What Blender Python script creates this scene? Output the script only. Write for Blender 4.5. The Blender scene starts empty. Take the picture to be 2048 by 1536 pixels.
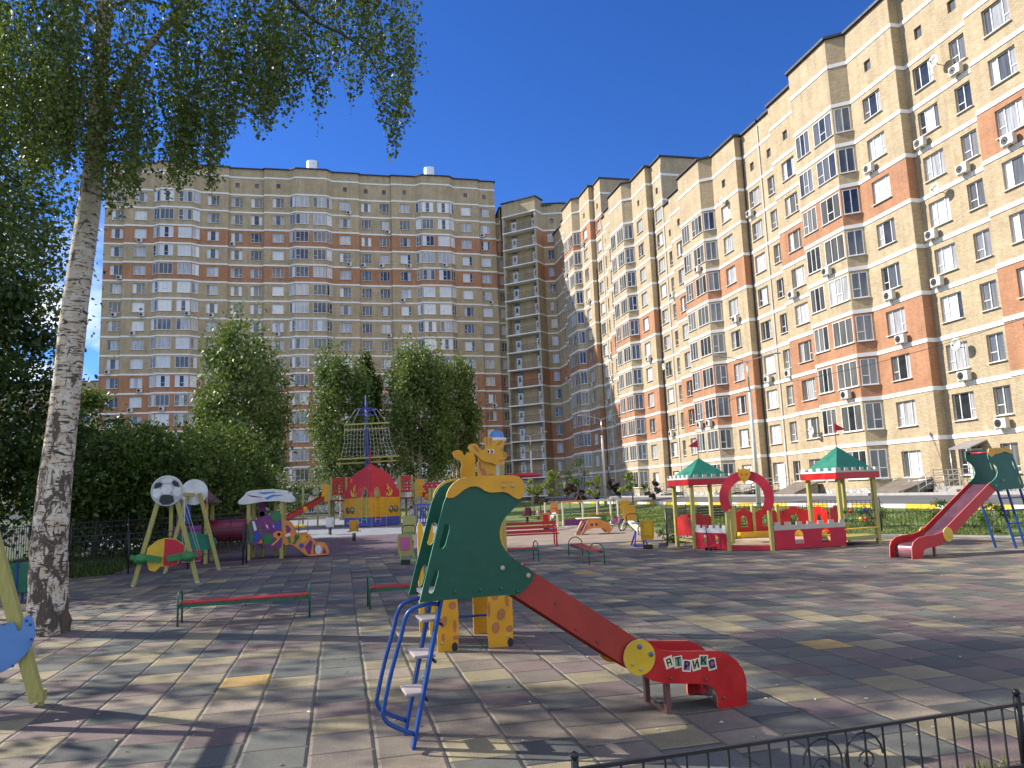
import bpy, bmesh, math, random
import numpy as np
from math import sin, cos, pi, radians, hypot, floor, atan2, sqrt, exp
from mathutils import Vector, Matrix

SC = bpy.context.scene
random.seed(7)
# ------------------------------------------------------------------ camera
F_PX, CXP, CYP, CAM_H = 1524.0, 1024.0, 768.0, 1.9
YAW, PIT, ROL = radians(12.9), radians(8.11), radians(2.26)
fw = Vector((sin(YAW)*cos(PIT), cos(YAW)*cos(PIT), sin(PIT)))
r0 = Vector((cos(YAW), -sin(YAW), 0)); u0 = r0.cross(fw)
RT = r0*cos(ROL) - u0*sin(ROL); UP = u0*cos(ROL) + r0*sin(ROL)
cd = bpy.data.cameras.new('camera'); cam = bpy.data.objects.new('camera', cd)
SC.collection.objects.link(cam)
M = Matrix((RT, UP, -fw)).transposed().to_4x4(); M.translation = Vector((0, 0, CAM_H))
cam.matrix_world = M
cd.sensor_fit = 'HORIZONTAL'; cd.sensor_width = 36.0; cd.lens = 36.0*F_PX/2048.0
cd.clip_start = 0.05; cd.clip_end = 3000
SC.camera = cam
def ray(x, y): return fw + RT*((x-CXP)/F_PX) - UP*((y-CYP)/F_PX)
def G(x, y, z=0.0):                    # point where the sight line of a pixel meets the level z
    d = ray(x, y); t = (z-CAM_H)/d.z
    return Vector((d.x*t, d.y*t, z))
def AY(x, y, Y): d = ray(x, y); t = Y/d.y; return Vector((d.x*t, Y, CAM_H+d.z*t))
def AX(x, y, X): d = ray(x, y); t = X/d.x; return Vector((X, d.y*t, CAM_H+d.z*t))

# ------------------------------------------------------------------ sky, sun, exposure
SUN_EL = radians(35.0); SUN_H = Vector((-0.866, 0.5, 0))
sun_dir = Vector((SUN_H.x*cos(SUN_EL), SUN_H.y*cos(SUN_EL), sin(SUN_EL)))
W = bpy.data.worlds.new('World'); SC.world = W; W.use_nodes = True
nt = W.node_tree; nt.nodes.clear()
sky = nt.nodes.new('ShaderNodeTexSky'); sky.sky_type = 'NISHITA'; sky.sun_disc = False
sky.sun_elevation = SUN_EL; sky.sun_rotation = atan2(SUN_H.x, SUN_H.y) % (2*pi)
sky.altitude = 2500; sky.air_density = 1.0; sky.dust_density = 0.1; sky.ozone_density = 6.0
bg = nt.nodes.new('ShaderNodeBackground'); bg.inputs[1].default_value = 0.10
wo = nt.nodes.new('ShaderNodeOutputWorld')
# a bank of white cloud low on the left horizon
tc = nt.nodes.new('ShaderNodeTexCoord'); sep = nt.nodes.new('ShaderNodeSeparateXYZ')
nt.links.new(tc.outputs['Generated'], sep.inputs[0])
cn = nt.nodes.new('ShaderNodeTexNoise'); cn.inputs['Scale'].default_value = 6; cn.inputs['Detail'].default_value = 8
mp = nt.nodes.new('ShaderNodeMapping'); mp.inputs['Scale'].default_value = (1, 1, 2.4)
nt.links.new(tc.outputs['Generated'], mp.inputs[0]); nt.links.new(mp.outputs[0], cn.inputs[0])
def mr(src, a, b, c=0, d=1):
    n = nt.nodes.new('ShaderNodeMapRange'); n.inputs[1].default_value = a; n.inputs[2].default_value = b
    n.inputs[3].default_value = c; n.inputs[4].default_value = d; nt.links.new(src, n.inputs[0]); return n.outputs[0]
def mul(a, b):
    n = nt.nodes.new('ShaderNodeMath'); n.operation = 'MULTIPLY'; nt.links.new(a, n.inputs[0]); nt.links.new(b, n.inputs[1]); return n.outputs[0]
def mx_(a, b):
    n = nt.nodes.new('ShaderNodeMath'); n.operation = 'MAXIMUM'; nt.links.new(a, n.inputs[0]); nt.links.new(b, n.inputs[1]); return n.outputs[0]
# broken white cloud added in the unseen sky behind the viewer, brightening shaded walls
cl2 = mul(mul(mr(cn.outputs[0], .44, .56), mr(sep.outputs['Y'], .05, -.25)), mr(sep.outputs['Z'], .02, .12))
cl = mul(mul(mr(cn.outputs[0], .42, .58), mr(sep.outputs['Z'], .40, .22)), mr(sep.outputs['X'], -.18, -.34))
mixc = nt.nodes.new('ShaderNodeMix'); mixc.data_type = 'RGBA'
cl = mx_(cl, cl2); nt.links.new(cl, mixc.inputs[0]); hs_ = nt.nodes.new('ShaderNodeHueSaturation'); hs_.inputs['Saturation'].default_value = 1.18; hs_.inputs['Hue'].default_value = .513; nt.links.new(sky.outputs[0], hs_.inputs['Color']); nt.links.new(hs_.outputs[0], mixc.inputs[6]); mixc.inputs[7].default_value = (7.5, 7.8, 8.4, 1)
nt.links.new(mixc.outputs[2], bg.inputs[0]); nt.links.new(bg.outputs[0], wo.inputs[0])
sl = bpy.data.lights.new('sun', 'SUN'); sl.energy = 3.8; sl.angle = radians(0.5); sl.color = (1, .94, .84)
so = bpy.data.objects.new('sun', sl); SC.collection.objects.link(so)
so.rotation_euler = sun_dir.to_track_quat('Z', 'Y').to_euler()
SC.view_settings.view_transform = 'Standard'; SC.view_settings.look = 'None'
SC.view_settings.exposure = 1.08; SC.view_settings.gamma = 1.0
SC.cycles.max_bounces = 6; SC.cycles.transparent_max_bounces = 8
SC.cycles.caustics_reflective = False; SC.cycles.caustics_refractive = False

# ------------------------------------------------------------------ materials
MATS = {}
def nodes(name):
    m = bpy.data.materials.new(name); m.use_nodes = True; t = m.node_tree; t.nodes.clear()
    o = t.nodes.new('ShaderNodeOutputMaterial'); b = t.nodes.new('ShaderNodeBsdfPrincipled')
    t.links.new(b.outputs[0], o.inputs[0]); MATS[name] = m
    return m, t, b, o
def N(t, typ, ins=None, **kw):
    n = t.nodes.new('ShaderNode'+typ)
    for k, v in kw.items(): setattr(n, k, v)
    if ins:
        for k, v in ins.items():
            if hasattr(v, 'bl_idname') or isinstance(v, bpy.types.NodeSocket): t.links.new(v, n.inputs[k])
            else: n.inputs[k].default_value = v
    return n
def c4(c): return (c[0], c[1], c[2], 1)
def mth(t, op, a, b=0.0, c=None):
    n = t.nodes.new('ShaderNodeMath'); n.operation = op
    for i, v in enumerate((a, b, c)):
        if v is None: continue
        if isinstance(v, bpy.types.NodeSocket): t.links.new(v, n.inputs[i])
        else: n.inputs[i].default_value = v
    return n.outputs[0]
def mixc_(t, f, a, b, blend='MIX'):
    n = t.nodes.new('ShaderNodeMix'); n.data_type = 'RGBA'; n.blend_type = blend
    for i, v in ((0, f), (6, a), (7, b)):
        if isinstance(v, bpy.types.NodeSocket): t.links.new(v, n.inputs[i])
        else: n.inputs[i].default_value = v if i == 0 else c4(v)
    return n.outputs[2]
def mat(name, col, rough=.5, var=.12, scale=3.0, bump=0.0, bscale=60, metal=0, dirt=0.0, coat=0.0, stretch=None):
    """painted / plain surface: base colour mottled by two noises, optional grime, fine bump"""
    if name in MATS: return MATS[name]
    m, t, b, o = nodes(name)
    co = N(t, 'TexCoord').outputs['Object']
    if stretch: co = N(t, 'Mapping', {0: co, 3: stretch}).outputs[0]
    n1 = N(t, 'TexNoise', {'Vector': co, 'Scale': scale, 'Detail': 6.0})
    f = N(t, 'MapRange', {0: n1.outputs[0], 1: .3, 2: .7, 3: 1-var, 4: 1+var}).outputs[0]
    vm = N(t, 'VectorMath', operation='SCALE'); vm.inputs[0].default_value = col; t.links.new(f, vm.inputs['Scale'])
    c = vm.outputs[0]
    if dirt:
        n2 = N(t, 'TexNoise', {'Vector': co, 'Scale': scale*4, 'Detail': 8.0, 'Roughness': .7})
        df = N(t, 'MapRange', {0: n2.outputs[0], 1: .52, 2: .75, 3: 0., 4: dirt}).outputs[0]
        c = mixc_(t, df, c, (.13, .12, .10))
    t.links.new(c, b.inputs['Base Color'])
    r = N(t, 'MapRange', {0: n1.outputs[0], 1: .3, 2: .7, 3: max(0, rough-.08), 4: min(1, rough+.1)}).outputs[0]
    t.links.new(r, b.inputs['Roughness']); b.inputs['Metallic'].default_value = metal
    b.inputs['Coat Weight'].default_value = coat; b.inputs['Coat Roughness'].default_value = .15
    if bump:
        nb = N(t, 'TexNoise', {'Vector': co, 'Scale': bscale, 'Detail': 4.0})
        bp = N(t, 'Bump', {'Strength': bump, 'Distance': .01, 'Height': nb.outputs[0]})
        t.links.new(bp.outputs[0], b.inputs['Normal'])
    return m

def brick(name, c1, c2, mortar):
    m, t, b, o = nodes(name)
    uv = N(t, 'UVMap').outputs[0]
    br = N(t, 'TexBrick', {'Vector': uv, 'Color1': c4(c1), 'Color2': c4(c2), 'Mortar': c4(mortar), 'Scale': 1.0,
           'Mortar Size': .011, 'Mortar Smooth': .3, 'Bias': 0.0, 'Brick Width': .26, 'Row Height': .082})
    n = N(t, 'TexNoise', {'Vector': uv, 'Scale': .6, 'Detail': 5.0})
    n2 = N(t, 'TexNoise', {'Vector': uv, 'Scale': 14., 'Detail': 3.0})
    f = N(t, 'MapRange', {0: n.outputs[0], 1: .3, 2: .7, 3: .88, 4: 1.1}).outputs[0]
    f2 = N(t, 'MapRange', {0: n2.outputs[0], 1: .3, 2: .7, 3: .88, 4: 1.1}).outputs[0]
    n3 = N(t, 'TexNoise', {'Vector': N(t, 'Mapping', {0: uv, 3: (1.6, .16, 1)}).outputs[0], 'Scale': 1.0, 'Detail': 6.0, 'Roughness': .65})
    f = mth(t, 'MULTIPLY', mth(t, 'MULTIPLY', f, f2), N(t, 'MapRange', {0: n3.outputs[0], 1: .42, 2: .62, 3: 1.04, 4: .86}).outputs[0])
    vm = N(t, 'VectorMath', {0: br.outputs[0]}, operation='SCALE'); t.links.new(f, vm.inputs['Scale'])
    t.links.new(vm.outputs[0], b.inputs['Base Color']); b.inputs['Roughness'].default_value = .85
    bp = N(t, 'Bump', {'Strength': .5, 'Distance': .01, 'Height': mth(t, 'SUBTRACT', 1.0, br.outputs['Fac'])})
    t.links.new(bp.outputs[0], b.inputs['Normal'])
    return m
brick('yellow_brick', (.58, .455, .29), (.46, .35, .205), (.27, .22, .15))
brick('orange_brick', (.50, .225, .105), (.41, .175, .08), (.33, .23, .16))
# stone plinth
m, t, b, o = nodes('stone_plinth')
uv = N(t, 'UVMap').outputs[0]
v = N(t, 'TexVoronoi', {'Vector': uv, 'Scale': 2.6}, feature='DISTANCE_TO_EDGE'); v2 = N(t, 'TexVoronoi', {'Vector': uv, 'Scale': 2.6})
rp = N(t, 'MapRange', {0: v.outputs[0], 1: .02, 2: .06}).outputs[0]
sc_ = mixc_(t, mth(t, 'FRACT', mth(t, 'MULTIPLY', v2.outputs['Color'], 3.7)), (.30, .29, .28), (.62, .60, .57))
t.links.new(mixc_(t, rp, (.16, .15, .14), sc_), b.inputs['Base Color']); b.inputs['Roughness'].default_value = .8
t.links.new(N(t, 'Bump', {'Strength': .8, 'Distance': .03, 'Height': v.outputs[0]}).outputs[0], b.inputs['Normal'])
mat('white_band', (.80, .79, .76), .7, .06, 1.5, dirt=.12)
mat('white_frame', (.72, .72, .71), .35, .03)
mat('roof_cap', (.035, .03, .04), .6)
mat('roof_felt', (.10, .10, .10), .9)
mat('galvanised', (.62, .64, .65), .3, .1, 2, metal=.85)
mat('dark_metal', (.02, .02, .022), .42, .2, bump=.1)
mat('grille_black', (.015, .015, .018), .5)
mat('ac_white', (.58, .57, .53), .45, .05, 5, dirt=.2)
mat('balcony_concrete', (.62, .60, .56), .8)
mat('door_white', (.70, .72, .74), .5); mat('pier_render', (.42, .36, .26), .85, .1, 1)
mat('entrance_door', (.72, .71, .70), .4, .04)

def glass(name, base, folds=0.0, tint=1.0, seed=0.0, ior=1.75):
    m, t, b, o = nodes(name)
    co = N(t, 'TexCoord').outputs['Object']
    oi = N(t, 'ObjectInfo').outputs['Random']
    if folds:
        mpn = N(t, 'Mapping', {0: co, 3: (1, 1, .06)})
        cmb = N(t, 'CombineXYZ', {0: mth(t, 'MULTIPLY', oi, 37.0)}); va = N(t, 'VectorMath', {0: mpn.outputs[0], 1: cmb.outputs[0]}, operation='ADD')
        n = N(t, 'TexNoise', {'Vector': va.outputs[0], 'Scale': 7.0, 'Detail': 3.0})
        f = N(t, 'MapRange', {0: n.outputs[0], 1: .35, 2: .65, 3: 1-folds, 4: 1+folds*.4}).outputs[0]
    else:
        n = N(t, 'TexNoise', {'Vector': co, 'Scale': 1.3, 'Detail': 3.0})
        f = N(t, 'MapRange', {0: n.outputs[0], 1: .3, 2: .7, 3: .6, 4: 1.5}).outputs[0]
    br = mth(t, 'MULTIPLY', f, N(t, 'MapRange', {0: oi, 3: .75, 4: 1.15}).outputs[0])
    vm = N(t, 'VectorMath', operation='SCALE'); vm.inputs[0].default_value = base; t.links.new(br, vm.inputs['Scale'])
    t.links.new(vm.outputs[0], b.inputs['Base Color'])
    b.inputs['Roughness'].default_value = .06; b.inputs['IOR'].default_value = ior
    wv = N(t, 'TexNoise', {'Vector': co, 'Scale': .9, 'Detail': 1.0})
    t.links.new(N(t, 'Bump', {'Strength': .06, 'Distance': .1, 'Height': wv.outputs[0]}).outputs[0], b.inputs['Normal'])
    return m
glass('pane_dark', (.035, .037, .04)); glass('pane_grey', (.13, .13, .125), .35)
glass('pane_curtain', (.46, .46, .46), .35); glass('pane_white', (.66, .67, .68), .12)
glass('pane_dim', (.20, .20, .195), .4); glass('pane_blue', (.03, .10, .33), .3); glass('pane_warm', (.32, .24, .14), .4)
m, t, b, o = nodes('pane_poster')     # window plastered with pale coloured sheets
co = N(t, 'TexCoord').outputs['Object']
v = N(t, 'TexVoronoi', {'Vector': co, 'Scale': 4.0})
t.links.new(mixc_(t, .35, (.50, .66, .62), v.outputs['Color'], 'MIX'), b.inputs['Base Color']); b.inputs['Roughness'].default_value = .1

# ------------------------------------------------------------------ mesh helpers
class MB:
    def __init__(s): s.v = []; s.f = []; s.m = []; s.uv = []; s.any = False
    def P(s, p): s.v.append(tuple(p)); return len(s.v)-1
    def face(s, pts, mi=0, uv=None):
        i = len(s.v); s.v += [tuple(p) for p in pts]; s.f.append(tuple(range(i, i+len(pts)))); s.m.append(mi); s.uv.append(uv)
        if uv: s.any = True
    def mesh(s, vs, fs, mi=0):
        i = len(s.v); s.v += [tuple(p) for p in vs]
        for f in fs: s.f.append(tuple(i+k for k in f)); s.m.append(mi); s.uv.append(None)
    def obox(s, c, ux, uy, uz, mi=0):       # centre + three half vectors
        c, ux, uy, uz = map(Vector, (c, ux, uy, uz))
        vs = [c+ux*a+uy*b_+uz*d for d in (-1, 1) for b_ in (-1, 1) for a in (-1, 1)]
        s.mesh(vs, [(0, 2, 3, 1), (4, 5, 7, 6), (0, 1, 5, 4), (2, 6, 7, 3), (0, 4, 6, 2), (1, 3, 7, 5)], mi)
    def box(s, c, d, mi=0, rz=0):
        s.obox(c, (d[0]/2*cos(rz), d[0]/2*sin(rz), 0), (-d[1]/2*sin(rz), d[1]/2*cos(rz), 0), (0, 0, d[2]/2), mi)
    def beam(s, p, q, w, h=None, mi=0, side=None):
        p, q = Vector(p), Vector(q); h = h or w; d = q-p
        sd = Vector(side) if side else (Vector((0, 0, 1)).cross(d) if abs(d.normalized().z) < .95 else Vector((1, 0, 0)))
        sd = (sd - d.normalized()*sd.dot(d.normalized())).normalized(); up = d.cross(sd).normalized()
        s.obox((p+q)/2, d/2, sd*w/2, up*h/2, mi)
    def tube(s, pts, r, mi=0, seg=8, closed=False):
        pts = [Vector(p) for p in pts]; n = len(pts); rs = r if isinstance(r, (list, tuple)) else [r]*n
        vs = []; ref = None
        for i, p in enumerate(pts):
            a = pts[(i-1) % n] if (closed or i > 0) else p; b_ = pts[(i+1) % n] if (closed or i < n-1) else p
            d = (b_-a).normalized()
            if ref is None: ref = Vector((0, 0, 1)) if abs(d.z) < .9 else Vector((1, 0, 0))
            u = (ref - d*ref.dot(d)).normalized(); w = d.cross(u); ref = u
            for k in range(seg): an = 2*pi*k/seg; vs.append(p + (u*cos(an)+w*sin(an))*rs[i])
        fs = []
        for i in range(n if closed else n-1):
            j = (i+1) % n
            for k in range(seg): l = (k+1) % seg; fs.append((i*seg+k, i*seg+l, j*seg+l, j*seg+k))
        if not closed: fs.append(tuple(range(seg-1, -1, -1))); fs.append(tuple((n-1)*seg+k for k in range(seg)))
        s.mesh(vs, fs, mi)
    def cyl(s, p, q, r, mi=0, seg=16, r2=None): s.tube([p, q], [r, r if r2 is None else r2], mi, seg)
    def ball(s, c, r, mi=0, seg=12, ring=8, sc=(1, 1, 1)):
        vs = [(c[0], c[1], c[2]+r*sc[2])]; fs = []
        for i in range(1, ring):
            a = pi*i/ring
            for k in range(seg): b_ = 2*pi*k/seg; vs.append((c[0]+r*sc[0]*sin(a)*cos(b_), c[1]+r*sc[1]*sin(a)*sin(b_), c[2]+r*sc[2]*cos(a)))
        vs.append((c[0], c[1], c[2]-r*sc[2])); L = len(vs)-1
        for k in range(seg): fs.append((0, 1+k, 1+(k+1) % seg)); fs.append((L, 1+(ring-2)*seg+(k+1) % seg, 1+(ring-2)*seg+k))
        for i in range(ring-2):
            for k in range(seg): a = 1+i*seg; fs.append((a+k, a+seg+k, a+seg+(k+1) % seg, a+(k+1) % seg))
        s.mesh(vs, fs, mi)
    def panel(s, O, U, V, outer, t, mi=0, holes=(), me=None, bev=0.0):
        """flat board: outline (u,v) on plane O+uU+vV, extruded by t along N = U x V, with holes"""
        O, U, V = Vector(O), Vector(U), Vector(V); Nn = U.cross(V).normalized(); me = mi if me is None else me
        loops = [outer]+list(holes); bm = bmesh.new(); allv = []
        for lp in loops:
            vs = [bm.verts.new(O+U*a+V*b_) for a, b_ in lp]
            for i in range(len(vs)): bm.edges.new((vs[i], vs[(i+1) % len(vs)]))
            allv.append([v_.co.copy() for v_ in vs])
        bmesh.ops.triangle_fill(bm, edges=bm.edges[:], use_beauty=True, normal=Nn)
        bm.verts.index_update(); base = [v_.co.copy() for v_ in bm.verts]
        tris = [tuple(v_.index for v_ in f.verts) for f in bm.faces if f.calc_area() > 1e-10]; bm.free()
        h = Nn*(t/2)
        s.mesh([p+h for p in base], tris, mi); s.mesh([p-h for p in base], [tuple(reversed(f)) for f in tris], mi)
        for lp in allv:
            n = len(lp); s.mesh([p+h for p in lp]+[p-h for p in lp], [(i, (i+1) % n, n+(i+1) % n, n+i) for i in range(n)], me)
    def build(s, name, mats, parent=None, smooth=False, world=False, bevel=0, label=None):
        me = bpy.data.meshes.new(name)
        vs = s.v
        if world and parent is not None:
            o_ = parent
            inv = Matrix.Identity(4)
            ch = []
            while o_ is not None: ch.append(o_); o_ = o_.parent
            mw = Matrix.Identity(4)
            for q in reversed(ch): mw = mw @ Matrix.LocRotScale(q.location, q.rotation_euler, q.scale)
            inv = mw.inverted(); vs = [tuple(inv @ Vector(p)) for p in s.v]
        me.from_pydata(vs, [], s.f)
        if isinstance(mats, str): mats = [mats]
        for k in mats: me.materials.append(MATS[k])
        me.polygons.foreach_set('material_index', s.m)
        if s.any:
            ul = me.uv_layers.new(name='UVMap'); d = []
            for f, u in zip(s.f, s.uv):
                for k in range(len(f)): d += list(u[k]) if u else [0, 0]
            ul.data.foreach_set('uv', d)
        if smooth: me.polygons.foreach_set('use_smooth', [True]*len(s.f))
        me.validate(); me.update()
        if smooth is True:
            try: me.set_sharp_from_angle(angle=radians(40))
            except Exception: pass
        o_ = bpy.data.objects.new(name, me); SC.collection.objects.link(o_)
        if parent is not None: o_.parent = parent
        if bevel:
            md = o_.modifiers.new('Bevel', 'BEVEL'); md.width = bevel; md.segments = 2; md.limit_method = 'ANGLE'; md.angle_limit = radians(50)
            w_ = o_.modifiers.new('Weld', 'WELD'); w_.merge_threshold = .0005
            o_.modifiers.move(1, 0)
        if label: o_['label'] = label
        return o_
def tag(o, label=None, cat=None, group=None, kind=None):
    if label: o['label'] = label
    if cat: o['category'] = cat
    if group: o['group'] = group
    if kind: o['kind'] = kind
    return o
def thing(name, label, cat, loc=(0, 0, 0), rz=0.0, group=None):
    o = bpy.data.objects.new(name, None); SC.collection.objects.link(o); o.empty_display_size = .2
    o.location = loc; o.rotation_euler = (0, 0, rz); return tag(o, label, cat, group)
def dup(root, loc, rz=0.0, label=None, scale=None, group=None):
    r = root.copy(); SC.collection.objects.link(r); r.location = loc; r.rotation_euler = (0, 0, rz)
    if label: r['label'] = label
    if group: r['group'] = group
    if scale: r.scale = (scale,)*3
    for ch in list(root.children):
        c = ch.copy(); SC.collection.objects.link(c); c.parent = r
        for g in list(ch.children): d = g.copy(); SC.collection.objects.link(d); d.parent = c
    return r
def arc(cx, cy, r, a0, a1, n=8, ry=None):
    ry = r if ry is None else ry
    return [(cx+r*cos(radians(a0+(a1-a0)*i/n)), cy+ry*sin(radians(a0+(a1-a0)*i/n))) for i in range(n+1)]
def smooth_line(pts, n=4, closed=False):          # Catmull-Rom through points
    out = []; L = len(pts); pts = [Vector(p) for p in pts]
    rng = range(L) if closed else range(L-1)
    for i in rng:
        p0 = pts[(i-1) % L] if (closed or i > 0) else pts[i]; p1 = pts[i]; p2 = pts[(i+1) % L]; p3 = pts[(i+2) % L] if (closed or i+2 < L) else p2
        for k in range(n):
            t_ = k/n; out.append(0.5*((2*p1)+(p2-p0)*t_+(2*p0-5*p1+4*p2-p3)*t_*t_+(3*p1-p0-3*p2+p3)*t_**3))
    if not closed: out.append(pts[-1])
    return [tuple(p) for p in out]
def hgt(x, y):                                    # the ground rises a little towards the long block
    a = min(1, max(0, (x-20.5)/12.0)); a = a*a*(3-2*a); c = min(1, max(0, (y-4)/10.0))
    return .85*a*c
# ------------------------------------------------------------------ ground
def tiles(name, cols, pos, joint=(.03, .028, .026), gain=1.0):
    m, t, b, o = nodes(name)
    co = N(t, 'TexCoord').outputs['Object']
    wn = N(t, 'TexNoise', {'Vector': co, 'Scale': 1.6, 'Detail': 2.0})
    wv = N(t, 'VectorMath', {0: wn.outputs['Color'], 1: (.5, .5, .5)}, operation='SUBTRACT')
    ws = N(t, 'VectorMath', {0: wv.outputs[0]}, operation='SCALE'); ws.inputs['Scale'].default_value = .035
    p = N(t, 'VectorMath', {0: co, 1: ws.outputs[0]}, operation='ADD')
    s = N(t, 'SeparateXYZ', {0: p.outputs[0]})
    xr = mth(t, 'DIVIDE', mth(t, 'SUBTRACT', s.outputs[0], .25), .5); row = mth(t, 'FLOOR', xr)
    off = mth(t, 'MULTIPLY', mth(t, 'MODULO', mth(t, 'ADD', row, 400.0), 2.0), .5)
    yr = mth(t, 'ADD', mth(t, 'DIVIDE', s.outputs[1], .5), off); cel = mth(t, 'FLOOR', yr)
    idv = N(t, 'CombineXYZ', {0: row, 1: cel}); w = N(t, 'TexWhiteNoise', {'Vector': idv.outputs[0]}, noise_dimensions='3D')
    cr = N(t, 'ValToRGB', {0: w.outputs['Value']}); e = cr.color_ramp; e.interpolation = 'CONSTANT'
    for i, (pp, c) in enumerate(zip(pos, cols)):
        if i < 2: e.elements[i].position = pp; e.elements[i].color = c4(c)
        else: x = e.elements.new(pp); x.color = c4(c)
    fx = mth(t, 'FRACT', xr); fy = mth(t, 'FRACT', yr)
    ex = mth(t, 'MINIMUM', fx, mth(t, 'SUBTRACT', 1.0, fx)); ey = mth(t, 'MINIMUM', fy, mth(t, 'SUBTRACT', 1.0, fy))
    ed = mth(t, 'MINIMUM', ex, ey)
    jf = N(t, 'MapRange', {0: ed, 1: .004, 2: .013}).outputs[0]
    big = N(t, 'TexNoise', {'Vector': co, 'Scale': .5, 'Detail': 4.0}); fine = N(t, 'TexNoise', {'Vector': co, 'Scale': 90.0, 'Detail': 3.0})
    mid = N(t, 'TexNoise', {'Vector': co, 'Scale': 5.0, 'Detail': 5.0})
    g1 = N(t, 'MapRange', {0: big.outputs[0], 1: .3, 2: .7, 3: .92, 4: 1.1}).outputs[0]
    g2 = N(t, 'MapRange', {0: fine.outputs[0], 1: .3, 2: .7, 3: .72, 4: 1.28}).outputs[0]
    g3 = N(t, 'MapRange', {0: mid.outputs[0], 1: .3, 2: .7, 3: .91, 4: 1.09}).outputs[0]
    g4 = N(t, 'MapRange', {0: w.outputs['Color'], 3: .82, 4: 1.15}).outputs[0]
    g4 = mth(t, 'MULTIPLY', g4, mth(t, 'ADD', .90, mth(t, 'MULTIPLY', mth(t, 'MULTIPLY', fx, w.outputs['Value']), .35)))  # sheen put into the colour: each tile lightens towards one edge
    g = mth(t, 'MULTIPLY', mth(t, 'MULTIPLY', mth(t, 'MULTIPLY', g1, g2), g3), mth(t, 'MULTIPLY', g4, gain))
    vm = N(t, 'VectorMath', {0: cr.outputs[0]}, operation='SCALE'); t.links.new(g, vm.inputs['Scale'])
    # pale sand lodged in some joints
    sn = N(t, 'TexNoise', {'Vector': co, 'Scale': 1.1, 'Detail': 3.0})
    sf = N(t, 'MapRange', {0: sn.outputs[0], 1: .56, 2: .66}).outputs[0]
    jc = mixc_(t, sf, joint, (.15, .13, .10))
    col = mixc_(t, jf, jc, vm.outputs[0])
    sp = N(t, 'TexVoronoi', {'Vector': co, 'Scale': 1.3}); spf = N(t, 'MapRange', {0: sp.outputs[0], 1: .010, 2: .016, 3: 1., 4: 0.}).outputs[0]
    col = mixc_(t, mth(t, 'MULTIPLY', spf, .8), col, (.5, .48, .44))
    t.links.new(col, b.inputs['Base Color']); b.inputs['Roughness'].default_value = .78
    hN = mth(t, 'MULTIPLY', N(t, 'MapRange', {0: ed, 1: 0., 2: .055}).outputs[0], 1.0)
    tilt = mth(t, 'MULTIPLY', mth(t, 'MULTIPLY', mth(t, 'SUBTRACT', w.outputs['Value'], .5), mth(t, 'SUBTRACT', fy, .5)), 1.4)
    hh = mth(t, 'ADD', mth(t, 'ADD', hN, tilt), mth(t, 'MULTIPLY', fine.outputs[0], .12))
    t.links.new(N(t, 'Bump', {'Strength': .85, 'Distance': .022, 'Height': hh}).outputs[0], b.inputs['Normal'])
    return m
tiles('rubber_tiles', [(.118, .118, .098), (.152, .110, .096), (.235, .195, .112), (.155, .127, .098), (.070, .071, .064), (.205, .165, .118), (.38, .245, .075)],
      [0, .24, .46, .62, .78, .88, .985])
mat('plum_rubber', (.105, .07, .085), .85, .25, 1.2, .4, 80)
mat('grey_rubber', (.20, .21, .23), .85, .15, .8, .4, 80)
mat('tan_rubber', (.25, .19, .145), .85, .2, 1.2, .4, 80, dirt=.2)
mat('asphalt', (.10, .10, .105), .9, .2, .5, .4, 60)
mat('pavement', (.33, .31, .29), .85, .15, .8)
mat('earth_green', (.045, .07, .022), .95, .35, .35, .5, 30)
mat('lawn_green', (.10, .145, .035), .95, .35, .6, .6, 40)
mat('dark_soil', (.05, .045, .03), .95, .4, .8, .5, 30)
mat('kerb_white', (.72, .70, .66), .7, .1, 2, dirt=.3); mat('kerb_yellow', (.75, .48, .04), .7, .1, 2, dirt=.3)
mat('kerb_grey', (.38, .36, .33), .8, .15, 2)
mat('sand', (.45, .34, .21), .95, .2, 3, .5, 40)

def sheet(name, poly, z, m, res=None):
    mb = MB()
    if res is None: mb.face([(x, y, hgt(x, y)+z) for x, y in poly])
    else:
        x0, x1, y0, y1, nx, ny = res; vs = []; fs = []
        for j in range(ny+1):
            for i in range(nx+1):
                x = x0+(x1-x0)*i/nx; y = y0+(y1-y0)*j/ny; vs.append((x, y, hgt(x, y)+z))
        for j in range(ny):
            for i in range(nx): a = j*(nx+1)+i; fs.append((a, a+1, a+nx+2, a+nx+1))
        mb.mesh(vs, fs)
    return tag(mb.build(name, m), kind='structure')
# one big sheet to the horizon
mb = MB(); xs = [-1500, -300, -60, 0, 13] + [20.5+i*.75 for i in range(17)] + [34, 60, 300, 1500]; ys = [-1500, -200, -10, 4, 6, 8, 10, 12, 14, 40, 80, 130, 300, 1500]
vs = [(x, y, hgt(x, y)-.012) for y in ys for x in xs]; nx = len(xs)
mb.mesh(vs, [(j*nx+i, j*nx+i+1, (j+1)*nx+i+1, (j+1)*nx+i) for j in range(len(ys)-1) for i in range(nx-1)])
tag(mb.build('ground', 'earth_green'), kind='structure')
PLAY = [(-9, -6), (14.4, -6), (17.5, 2), (19.5, 12.5), (19.6, 18.8), (17.8, 22.0), (14.2, 25.4), (9.6, 25.8), (6.5, 26.2), (5.2, 26.6), (-.6, 26.6), (-2.7, 26.2), (-2.9, 25.4), (-8.2, 23.9)]
def flat(name, poly, z, m):
    mb = MB(); mb.face([(x, y, z) for x, y in poly]); return tag(mb.build(name, m), kind='structure')
flat('playground_paving', [(x, y) for x, y in PLAY], .008, 'rubber_tiles')
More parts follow.
